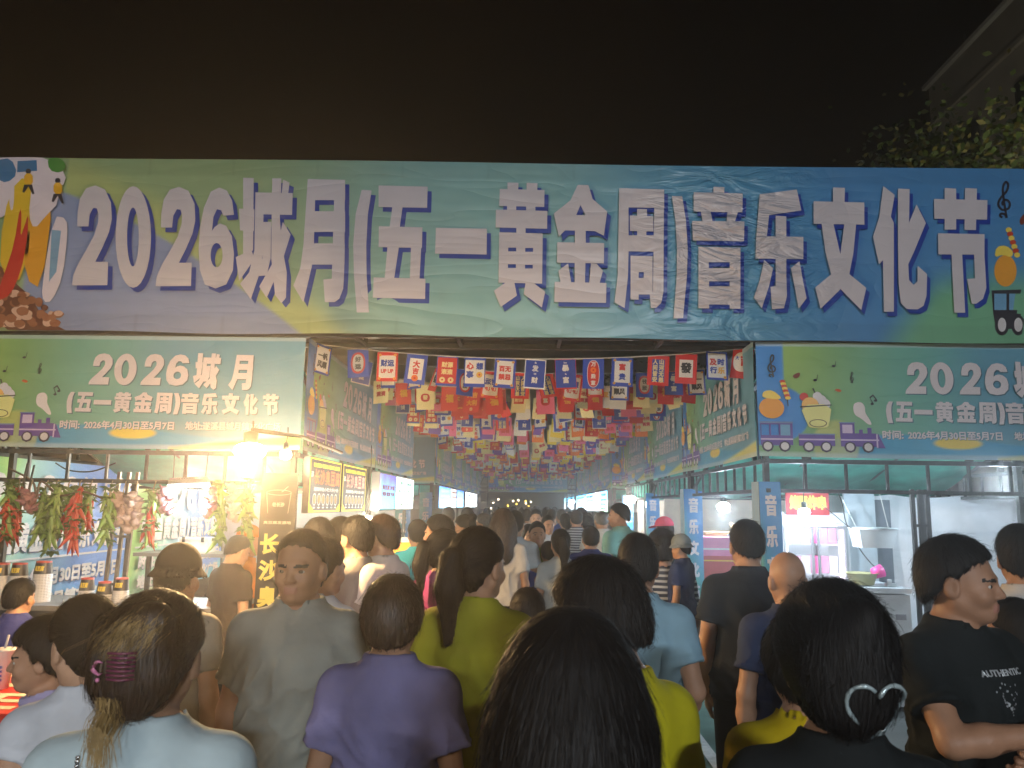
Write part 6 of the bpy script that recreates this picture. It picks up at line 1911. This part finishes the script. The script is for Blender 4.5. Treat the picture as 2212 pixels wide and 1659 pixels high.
CACHE = {}
def cached(key, fn):
    if key not in CACHE: CACHE[key] = fn()
    return CACHE[key]
def person(px, ytop, Y, label, sex='m', yaw=0.0, turn=0.0, nod=.06, hair='short', top=(200, 200, 205), bottom=(35, 36, 42), sleeve=.62, hem=.84, pl='hang', pr='hang', legs='trousers',
           build=1.0, lod=1, skin=0, hairmat=None, loose=.016, collar=None, hands=('relax', 'relax'), stride=.10, seed=0, hat=None, vol=1.0, nstr=0, group=None, child=False, extra=None):
    p = at(px, ytop, Y)
    hs = 1.0
    topz = {'short': 1.712, 'crop': 1.707, 'bowl': 1.722, 'long': 1.722, 'pony': 1.712, 'bun': 1.71, 'clip': 1.724, 'stubble': 1.703, None: 1.70}[hair]
    if hair == 'bun': topz = 1.713
    if hat: topz = 1.742
    sc = p.z / topz
    hi = lod == 0
    name = 'person'
    bk = (sex, pl, pr, round(turn, 2), round(nod, 2), hi, stride, hands if lod < 2 else None)
    V, Q, MI, T = cached(('b',) + bk, lambda: body_mesh(sex, pl, pr, turn, nod, hi, stride, hands if lod < 2 else None))
    hm = hairmat or M_HAIR
    sk = M_SKIN[skin]
    me = cached(('bm', skin, hm.name) + bk, lambda: np_mesh('person', V, Q, [sk, M_EYEW, M_IRIS, M_LIP, hm], MI))
    root = bpy.data.objects.new(name, me); COL.objects.link(root)
    tag(root, label, 'person', group or None)
    root.location = (p.x, Y, 0); root.rotation_euler = (0, 0, yaw)
    if child: root.scale = (sc * build * 1.06, sc * build * 1.06, sc)
    else: root.scale = (sc * build, sc * build, sc)
    def part(nm, key, fn, mats):
        me = cached(key, lambda: np_mesh(nm, *fn(), mats)) if not callable(mats) else None
        o = bpy.data.objects.new(nm, me); COL.objects.link(o); o.parent = root
        return o
    cn = '%d_%d_%d' % top
    sk_key = ('s', sex, pl, pr, hi, sleeve, hem, loose, collar, seed if lod < 2 else seed % 2)
    SV = cached(sk_key, lambda: shirt_mesh(sex, pl, pr, hi, sleeve, hem, loose, collar, 1.0, seed))
    topm = extra.get('topmat') if extra and 'topmat' in extra else cloth(top, cn)
    part('shirt' if legs != 'dress' else 'dress', sk_key + (topm.name,), lambda: SV, [topm])
    lk = 'skirt' if legs == 'dress' else legs
    part({'trousers': 'trousers', 'shorts': 'shorts', 'skirt': 'skirt'}[lk], ('l', lk, sex, stride, bottom), lambda: legs_mesh(lk, sex, stride, hi), [cloth(bottom, '%d_%d_%d' % bottom)])
    part('shoes', ('sh', stride), lambda: shoes_mesh(stride), [mat('shoe_dark', (.03, .03, .035), .5)])
    if hair:
        def mk():
            HV, HQ = hair_mesh(hair, T, hi, vol)
            if nstr:
                sv, sf = strands(HV, HQ, T, hair, int(nstr * 1.5), seed + 5, .00075 if hi else .0016, .14 if hair in ('long', 'pony', 'clip') else .055, .010 if hair in ('long', 'clip', 'pony') else .011)
                if len(sv): HQ = np.concatenate([HQ, sf + len(HV)]); HV = np.concatenate([HV, sv])
            return HV, HQ
        part('hair', ('h', hair, round(turn, 2), round(nod, 2), hi, vol, nstr, seed if nstr else 0, hm.name), mk, [hm])
    if hat:
        kind, hc = hat
        def mkhat():
            f = Field(axis((-.2, .2, .007)), axis((-.22, .26, .007)), axis((1.56, 1.80, .007)))
            f.ell((0, -.014, 1.625), (.092, .112, .108), 0, T=T)
            sl = f.sl((-.3, -.3, 1.5), (.3, .3, 1.9), 0); x, y, z = f.pts(sl); x, y, z = _inv(T, x, y, z)
            f.put(sl, (z - 1.625).astype(np.float32), .004, 'd')
            if kind == 'cap':
                d = np.maximum(np.sqrt(((x) / .082) ** 2 + ((y - .09) / .09) ** 2) - 1, 0) * .07 + np.abs(z - 1.632 - .25 * x * x * 10 * 0 + .22 * np.maximum(y - .08, 0)) - .004
                d = np.where(y > .05, d, .1)
                f.put(sl, d.astype(np.float32), .006)
            else:
                rr = np.sqrt((x / .118) ** 2 + ((y + .012) / .138) ** 2)
                d = np.maximum((rr - 1) * .12, np.abs(z - 1.632 + 1.1 * np.maximum(rr - .66, 0) * .14) - .006)
                f.put(sl, d.astype(np.float32), .008)
            return f.mesh()
        part('hat', ('hat', kind, hc, round(turn, 2), round(nod, 2)), mkhat, [cloth(hc, '%d_%d_%d' % hc)])
    return root, SV, sc, T

GR = None
# ------------------------------------------------------------------ the crowd
P = person
A = pi  # facing the camera
# --- nearest
PW, _, _, _ = P(345, 1262, 1.55, 'person in pale cyan tee with hair pinned up and bleached streaks, lower left', 'f', .12, hair='clip', hairmat=M_HAIRB, top=(190, 208, 214), lod=0, nstr=5200, seed=1, vol=.5, nod=.10, build=1.10, loose=.02)
P(200, 1286, 2.05, 'dark-haired person in white sleeveless dress turned left, behind the pale cyan tee', 'f', .75, turn=.2, nod=.25, hair='pony', top=(200, 205, 215), lod=0, nstr=3800, seed=2, sleeve=.25, skin=2, vol=1.5)
P(112, 1326, 2.35, 'child in lilac shirt seen in profile facing left at the red table', 'f', 1.9, nod=.1, hair='bowl', top=(170, 165, 205), lod=0, nstr=2600, seed=3, child=True, skin=0, build=1.0)
P(46, 1248, 4.3, 'child in blue shirt and cream skirt standing at the cup counter', 'm', .1, turn=-.2, hair='short', top=(62, 68, 130), bottom=(190, 170, 110), legs='skirt', lod=1, nstr=1200, seed=4, child=True, hem=.9)
P(392, 1166, 3.2, 'person in dark bucket hat and grey tee walking ahead on the left', 'm', -.2, hair='short', top=(140, 135, 125), lod=0, nstr=1500, seed=5, hat=('bucket', (48, 42, 40)), loose=.02)
P(655, 1141, 2.65, 'man-sized person in grey polo facing the camera, walking back out', 'm', A + .05, turn=-.1, nod=.05, hair='crop', top=(128, 134, 130), bottom=(40, 38, 36), lod=0, nstr=1500, seed=6, collar='polo', build=1.04, loose=.02, skin=1)
P(852, 1234, 2.3, 'young person with bowl haircut in violet tee, seen from behind', 'm', -.05, hair='bowl', hairmat=M_HAIRB, top=(122, 120, 164), lod=0, nstr=4200, seed=7, loose=.022, nod=.12, vol=.65)
P(1033, 1137, 2.75, 'person with low ponytail in olive-yellow tee, seen from behind', 'f', -.25, turn=-.35, hair='pony', top=(150, 148, 40), bottom=(35, 33, 32), lod=0, nstr=4200, seed=8, build=1.06, loose=.018)
P(1232, 1306, 1.12, 'person with long loose black hair filling the lower middle', 'f', -.05, hair='long', top=(60, 62, 60), lod=0, nstr=7000, seed=9, vol=.85, nod=.1, build=1.05)
P(1318, 1196, 1.72, 'person in bright yellow tee with dark hair, looking left behind the long black hair', 'f', .55, turn=.3, nod=.3, hair='short', top=(195, 185, 30), lod=0, nstr=4200, seed=10, vol=1.2, loose=.02, build=1.05)
P(1378, 1150, 3.1, 'person with cropped hair in light blue tee, left arm bent', 'm', -.1, turn=.15, hair='crop', top=(135, 170, 190), bottom=(70, 66, 62), lod=0, nstr=1800, seed=11, pr='bend', build=.96)
P(1612, 1121, 4.0, 'tall person in black tee and black shorts beside the corner post banner', 'm', -.1, turn=.1, hair='crop', top=(28, 34, 44), bottom=(22, 25, 30), legs='shorts', lod=0, nstr=1800, seed=13, build=1.02, loose=.02)
P(1700, 1190, 3.3, 'bald person in navy tee, seen from behind', 'm', .05, nod=.15, hair=None, top=(48, 58, 88), bottom=(30, 30, 34), lod=0, seed=14, skin=0)
PR, _, _, TR = P(1795, 1258, 1.42, 'person with dark hair pinned low by a pale heart clip, in black top, lower right', 'f', -.15, hair='clip', top=(26, 30, 32), lod=0, nstr=6500, seed=15, vol=1.25, nod=.12, sleeve=.3)
PC, SVC, scC, _ = P(2060, 1154, 2.35, 'person in black printed tee with crossed arms looking right', 'm', -2.75, turn=.50, nod=.05, hair='short', top=(20, 26, 28), lod=0, nstr=3600, seed=16, pl='cross2', pr='cross', hands=('fist', 'relax'), build=1.03, skin=1)
P(2200, 1130, 3.2, 'person in white shirt cut by the right edge', 'm', -.4, hair='short', top=(195, 192, 190), lod=0, nstr=1600, seed=17)
P(2190, 1290, 2.8, 'child with dark hair and blue jacket low at the right edge', 'm', .3, hair='short', top=(60, 70, 150), lod=0, nstr=1800, seed=18, child=True)
P(1728, 1318, 1.95, 'child in yellow top half hidden by the hair with the heart clip', 'f', 0, hair='bowl', top=(190, 165, 20), lod=1, nstr=600, seed=54, child=True)
# --- the middle of the crowd
P19, _, _, _ = P(703, 1160, 3.3, 'person in white top with dark shoulder strap, hair in a bun', 'f', -.5, nod=.1, hair='bun', top=(200, 200, 205), lod=1, nstr=1400, seed=19, sleeve=.2, pr='hold')
P(772, 1112, 4.5, 'person in grey tee between the bun hair and the loose white tee', 'm', .9, hair='short', top=(150, 145, 140), lod=1, nstr=1200, seed=20)
P(690, 1116, 4.9, 'dark-haired person in brown shirt at the menu board counter', 'f', .4, hair='bowl', top=(110, 88, 70), lod=1, nstr=900, seed=21)
P(737, 1114, 5.1, 'person in tan shirt between two heads at the menu boards', 'm', .2, hair='short', top=(150, 120, 90), lod=1, nstr=900, seed=22)
P23, _, _, _ = P(828, 1110, 4.6, 'person in loose white tee seen in profile facing left', 'm', 1.15, nod=.08, hair='short', hairmat=M_HAIRB, top=(210, 205, 200), lod=1, nstr=1600, seed=23, loose=.03, hem=.76, skin=2, pl='sip', hands=('grip', 'relax'))
P(903, 1121, 6.6, 'young person in bright cyan tee by the juice dispenser', 'm', .3, hair='short', top=(60, 195, 215), lod=1, nstr=500, seed=24)
P(949, 1110, 5.4, 'person in dark shirt looking left beside the cyan tee', 'm', 1.3, hair='short', top=(70, 62, 66), lod=1, nstr=900, seed=25)
P(962, 1141, 4.3, 'person in magenta top with a short ponytail', 'f', -.5, turn=-.4, hair='pony', top=(140, 60, 120), lod=1, nstr=1600, seed=26, build=1.03)
P(508, 1152, 5.6, 'person in dark tee bending at the black bowl sign', 'm', -.6, nod=.4, hair='crop', top=(58, 50, 46), lod=1, nstr=600, seed=27, loose=.022)
P(541, 1130, 6.3, 'vendor in orange cap behind the garlic strings', 'f', -1.2, hair='short', top=(200, 120, 40), lod=1, seed=28, hat=('cap', (235, 110, 25)))
P(1008, 1110, 7.2, 'person with hair tied back in profile, looking left at the blue light box', 'f', 1.4, nod=.2, hair='bun', top=(60, 58, 66), lod=1, nstr=500, seed=29)
P(1044, 1108, 7.8, 'elderly balding person in profile facing left', 'm', 1.3, hair='stubble', hairmat=M_HAIRG, top=(70, 70, 80), lod=1, seed=30)
P(1088, 1097, 6.7, 'person with long brown hair in white blouse and black trousers', 'f', -.1, hair='long', hairmat=M_HAIRB, top=(190, 188, 186), bottom=(24, 22, 26), lod=1, nstr=1800, seed=31, hem=.92)
P(1113, 1102, 7.2, 'person in white tee right of the long brown hair', 'm', -.2, hair='short', top=(185, 190, 195), lod=1, nstr=500, seed=32)
P(1160, 1125, 7.4, 'person in lime-green polo facing the camera', 'f', A - .2, turn=.3, nod=-.05, hair='pony', top=(125, 140, 35), bottom=(28, 26, 30), lod=1, seed=33, collar='polo', pr='hold', hands=('grip', 'grip'), skin=1)
P(1143, 1131, 8.6, 'person in red top peeking out behind the lime-green polo', 'f', A + .1, hair='long', top=(190, 50, 45), lod=1, seed=34, skin=2)
P(1211, 1142, 6.4, 'person in grey tee with a clipped ponytail, seen from behind', 'f', .1, hair='pony', top=(165, 170, 172), bottom=(60, 62, 66), lod=1, nstr=1600, seed=35)
P(1186, 1168, 7.2, 'child in royal blue shirt beside the grey tee', 'm', .2, hair='short', top=(60, 90, 190), lod=1, nstr=400, seed=36, child=True)
P(1276, 1136, 7.6, 'child in navy tee with orange sleeves', 'm', 0, hair='short', top=(45, 55, 110), lod=1, nstr=500, seed=37, child=True)
P(1338, 1086, 8.4, 'tall person in mint tee in profile, facing left', 'm', .8, turn=.4, hair='crop', top=(130, 175, 165), lod=1, nstr=500, seed=38, build=1.08)
P(1300, 1103, 10.2, 'stout person in white tee, short grey hair', 'm', 0, hair='crop', hairmat=M_HAIRG, top=(200, 200, 198), lod=1, seed=39, build=1.15)
M_STRIPE = None
def stripes():
    m = bpy.data.materials.new('striped_cloth'); m.use_nodes = True
    nt = m.node_tree; bs = nt.nodes['Principled BSDF']; bs.inputs['Roughness'].default_value = .85
    tc = nt.nodes.new('ShaderNodeTexCoord'); w = nt.nodes.new('ShaderNodeTexWave'); w.bands_direction = 'Z'; w.inputs['Scale'].default_value = 9; w.inputs['Distortion'].default_value = .4
    cr = nt.nodes.new('ShaderNodeValToRGB'); cr.color_ramp.interpolation = 'CONSTANT'
    cr.color_ramp.elements[0].color = (.02, .03, .06, 1); cr.color_ramp.elements[1].color = (.4, .42, .45, 1); cr.color_ramp.elements[1].position = .62
    nt.links.new(tc.outputs['Object'], w.inputs[0]); nt.links.new(w.outputs[0], cr.inputs[0]); nt.links.new(cr.outputs[0], bs.inputs[0])
    return m
M_STRIPE = stripes()
P(1430, 1140, 4.9, 'person in navy striped top carrying a child in a sun hat', 'f', -.15, hair='short', top=(40, 50, 80), bottom=(50, 44, 42), lod=1, nstr=1200, seed=40, pr='hold', extra={'topmat': M_STRIPE}, vol=1.2, build=1.05)
P(1435, 1113, 8.2, 'person in pink cap and dark tee by the third post banner', 'm', .3, turn=.5, hair='short', top=(40, 44, 56), lod=1, seed=41, hat=('cap', (215, 80, 110)))
P(1140, 1268, 4.0, 'small child with round dark hair low in the middle of the alley', 'm', 0, hair='bowl', top=(50, 48, 60), lod=1, nstr=1400, seed=42, child=True)
P(1245, 1101, 11.0, 'person in grey striped shirt, dark hair, in the far crowd', 'm', 0, hair='short', top=(120, 128, 135), lod=1, seed=43, extra={'topmat': M_STRIPE})
P(1268, 1112, 11.5, 'person with dark hat in the far crowd, left of the white tee', 'm', .2, hair='short', top=(60, 62, 72), lod=1, seed=44, hat=('bucket', (35, 36, 44)))
P(1158, 1099, 11.0, 'person facing the camera with short dark hair, behind the lime-green polo', 'm', A, hair='short', top=(50, 52, 60), lod=1, seed=45)
P(1184, 1112, 10.0, 'person with open face turned to the camera, right of the lime-green polo', 'm', A + .3, hair='short', top=(190, 190, 195), lod=1, seed=46, skin=1)
P(1213, 1099, 12.5, 'person in blue tee with grey hair in the far crowd', 'm', 0, hair='crop', hairmat=M_HAIRG, top=(50, 80, 150), lod=1, seed=47)
P(1192, 1099, 12.8, 'person in tan tee beside the blue tee in the far crowd', 'm', 0, hair='crop', top=(165, 125, 95), lod=1, seed=48)
P(1138, 1099, 13.0, 'person in white tee in the far crowd, left of the faces', 'm', 0, hair='short', top=(200, 205, 210), lod=1, seed=49)
P(969, 1094, 10.5, 'tall person with dark hair in front of the blue light box', 'm', .2, hair='short', top=(60, 56, 60), lod=1, seed=50)
P(1010, 1094, 10.2, 'tall person in grey in front of the long white light box', 'm', 0, hair='crop', top=(90, 86, 90), lod=1, seed=51)
P(1580, 1150, 10.2, 'vendor in pale shirt behind the pink snack cart', 'f', A, hair='bun', top=(180, 170, 165), lod=1, seed=52)
# child on the arm of the striped top
PK, _, _, _ = P(1470, 1150, 4.78, 'small child in sun hat carried by the striped top', 'm', 1.0, hair='short', top=(40, 52, 92), lod=1, seed=53, child=True, hat=('bucket', (120, 130, 135)), stride=.02)
# --- the far crowd
rc = random.Random(21)
TOPS = [(60, 60, 68), (190, 192, 196), (110, 120, 150), (150, 60, 60), (70, 90, 70), (40, 42, 50), (165, 150, 120), (85, 110, 150)]
adj = ['grey', 'white', 'slate', 'red', 'green', 'black', 'beige', 'blue']
cnt = {}
for k in range(46):
    Y = 11.5 + k * .55 + rc.uniform(-.3, .3)
    X = rc.uniform(-1.45, 1.45)
    q = rc.randrange(8)
    H = rc.uniform(1.55, 1.74)
    back = rc.random() < .75
    hs = rc.choice(['short', 'short', 'crop', 'pony', 'long', 'bun'])
    sexk = 'f' if hs in ('pony', 'long', 'bun') else 'm'
    hn = {'short': 'short hair', 'crop': 'cropped hair', 'pony': 'a ponytail', 'long': 'long hair', 'bun': 'a hair bun'}[hs]
    px = 1140 + X / Y * FPX; py = 1092 + (CAMZ - H) / Y * FPX
    where = 'left side' if X < -.5 else 'right side' if X > .5 else 'middle'
    P(px, py, Y, 'far person with %s, %s top, %s, %s of the alley' % (hn, adj[q], 'seen from behind' if back else 'facing the camera', where), sexk, rc.gauss(0, .3) if back else A + rc.gauss(0, .3), hair=hs, top=TOPS[q], lod=2, seed=k % 2, group='people far down the alley')

# ------------------------------------------------------------------ things people wear and hold
def worn():
    # chain strap over the pale cyan tee
    bvh_o = [c for c in PW.children if c.name.startswith('shirt')][0]
    me = bvh_o.data
    bt = BVHTree.FromPolygons([v.co for v in me.vertices], [list(p.vertices) for p in me.polygons])
    b = MB()
    for k in range(60):
        t = k / 59
        q = Vector((-.085 + .045 * t + .02 * t * t, -.25, 1.405 - .40 * t))
        h = bt.ray_cast(q, Vector((0, 1, 0)))
        if h[0] is None: continue
        c = h[0] + Vector((0, -.004, 0))
        b.ell(c, (.0045, .003, .0055 if k % 2 else .004), 8, 6)
    o = b.build('shoulder_chain', mat('silver_chain', (.45, .45, .45), .25, .9), PW)
    # claw clip with pink charms
    hm = [c for c in PW.children if c.name.startswith('hair')][0].data
    bh = BVHTree.FromPolygons([v.co for v in hm.vertices], [list(p.vertices) for p in hm.polygons])
    def on(x, z, d=.006):
        h = bh.ray_cast(Vector((x, -.5, z)), Vector((0, 1, 0)))
        return (h[0] if h[0] is not None else Vector((x, -.16, z))) + Vector((0, -d, 0))
    b = MB()
    for k in range(7):
        z = 1.565 + k * .008
        b.tube([on(-.025, z), on(.0, z, .012), on(.022, z)], .0028, 6)
    pts = [(-.040 + .010 * cos(a), 1.585 + .012 * sin(a)) for a in np.linspace(.9, 5.4, 12)]
    b.tube([on(x, z, .008) for x, z in pts], [.001 + .0028 * sin(pi * i / 11) for i in range(12)], 6, 1)
    b.ell(on(-.042, 1.562, .008), (.004, .003, .004), 8, 6, 1)
    b.build('hair_clip', [mat('clip_plum', (.16, .03, .08), .25), mat('clip_pink', (.75, .25, .45), .3)], PW)
    b = MB()   # bleached streaks
    rs = np.random.RandomState(4)
    for k in range(420):
        x = rs.normal(-.028, .010) if k < 190 else rs.normal(.014, .026); z = 1.53 - abs(rs.normal(0, .012)) if k < 190 else 1.66 + rs.normal(0, .012)
        L = rs.uniform(.06, .13) if k < 190 else rs.uniform(.05, .08)
        dx = rs.normal(.004, .008) if k < 190 else rs.normal(-.035, .01)
        P_ = [on(x + dx * t + .003 * sin(t * 4 + k), z - L * t if k < 190 else z - L * t * .7, -.001 + .0035 * rs.rand()) for t in np.linspace(0, 1, 6)]
        vs = []
        for i, c in enumerate(P_): w = .0007 * (1 - .6 * i / 5); vs += [c + Vector((-w, 0, 0)), c + Vector((w, 0, 0))]
        b.add(vs, [(2 * i, 2 * i + 1, 2 * i + 3, 2 * i + 2) for i in range(5)])
    b.build('bleached_streak', M_BLOND, PW)
    # heart clip
    hm = [c for c in PR.children if c.name.startswith('hair')][0].data
    bh2 = BVHTree.FromPolygons([v.co for v in hm.vertices], [list(p.vertices) for p in hm.polygons])
    b = MB(); pts = []
    for a in np.linspace(.25, 2 * pi - .55, 40):
        x = .052 * sin(a) ** 3; z = .0036 * (13 * cos(a) - 5 * cos(2 * a) - 2 * cos(3 * a) - cos(4 * a))
        h = bh2.ray_cast(Vector((.035 + x, -.5, 1.528 + z)), Vector((0, 1, 0)))
        y = h[0].y if h[0] is not None else (pts[-1].y + .005 if pts else -.12)
        pts.append(Vector((.035 + x, y - .006, 1.528 + z)))
    for i in range(1, len(pts)): pts[i].y = .6 * pts[i - 1].y + .4 * pts[i].y
    b.tube(pts, [.0026 + .0018 * abs(sin(i * .9)) for i in range(len(pts))], 8)
    b.build('heart_clip', mat('pearl_clip', (.45, .55, .58), .2, .3), PR)
    # print on the black tee
    sm = [c for c in PC.children if c.name.startswith('shirt')][0].data
    bs = BVHTree.FromPolygons([v.co for v in sm.vertices], [list(p.vertices) for p in sm.polygons])
    def chest(x, z, l):
        h = bs.ray_cast(Vector((-x, .6, z)), Vector((0, -1, 0)))
        return (h[0] if h[0] is not None else Vector((-x, .14, z))) + Vector((0, .003 + l, 0))
    b = MB(); put_text(b, 'AUTHENTIC', -.075, .075, 1.328, 1.345, chest, 0, .04)
    rs = random.Random(6)
    for k in range(40):
        t = rs.random(); w = .055 * (1 - t); x = rs.uniform(-w, w); z = 1.312 - .085 * t; s = rs.uniform(.0015, .004)
        b.add([chest(x - s, z, 0), chest(x, z - s, 0), chest(x + s, z, 0), chest(x, z + s, 0)], [(0, 1, 2, 3)])
    b.build('shirt_print', mat('silver_print', (.5, .52, .55), .3, .5), PC)
worn()
def held_cup(root, pose, side, sex, label):
    S_, e, w = [mir(q, side) for q in arms(pose, sex)]
    d = (w - e) / np.linalg.norm(w - e)
    q = w + d * .085 + np.array((-side * .038, 0, .01))
    bpy.context.view_layer.update()
    p = root.matrix_world @ Vector(q)
    r = empty('drink_cup', p, label, 'cup')
    b = MB(); b.lathe([(.001, -.055), (.032, -.055), (.044, .05), (.046, .052)], (0, 0, 0), 18); b.build('cup', mat('cup_orange', (.75, .42, .08), .25), r)
    b = MB(); b.lathe([(.047, .051), (.045, .062), (.001, .066)], (0, 0, 0), 18); b.build('lid', mat('pink_lid', (.6, .25, .22), .3), r)
    b = MB(); b.tube([(0, 0, .06), (-.02, 0, .16)], .005, 6); b.build('straw', M_CUPW, r)
held_cup(P23, 'sip', -1, 'm', 'plastic cup of orange drink held by the person in the loose white tee')
def strap(root):
    sh = [c for c in root.children if c.name.startswith('shirt')][0].data
    bt = BVHTree.FromPolygons([v.co for v in sh.vertices], [list(q.vertices) for q in sh.polygons])
    L_, R_ = [], []
    for t in np.linspace(0, 1, 24):
        x, z = .10 - .24 * t, 1.40 - .48 * t
        for off, out in ((-.012, L_), (.012, R_)):
            h = bt.ray_cast(Vector((x + off, -.5, z + off * .5)), Vector((0, 1, 0)))
            out.append((h[0] if h[0] is not None else Vector((x, -.12, z))) + Vector((0, -.006, 0)))
    b = MB(); b.add(L_ + R_, [(i, i + 1, 24 + i + 1, 24 + i) for i in range(23)], 0, True)
    b.build('bag_strap', mat('strap_black', (.02, .018, .018), .5), root)
strap(P19)
k_ = PK.location.copy(); PK.scale = (.56, .56, .56); PK.location = (k_.x, k_.y, at(1470, 1150, 4.78).z - .56 * 1.742)
# ------------------------------------------------------------------ haze box, added to give the lamps a veil of glow
def haze():
    m = bpy.data.materials.new('haze_air'); m.use_nodes = True
    nt = m.node_tree
    nt.nodes.remove(nt.nodes['Principled BSDF'])
    v = nt.nodes.new('ShaderNodeVolumePrincipled')
    v.inputs['Color'].default_value = (.95, .93, .9, 1)
    v.inputs['Density'].default_value = HAZE_D
    v.inputs['Anisotropy'].default_value = HAZE_G
    nt.links.new(v.outputs[0], nt.nodes['Material Output'].inputs['Volume'])
    b = MB(); b.box((0, 20, 8.5), (60, 90, 19)); o = b.build('haze', m, kind='stuff')
HAZE_D, HAZE_G = 0.017, 0.8
haze()
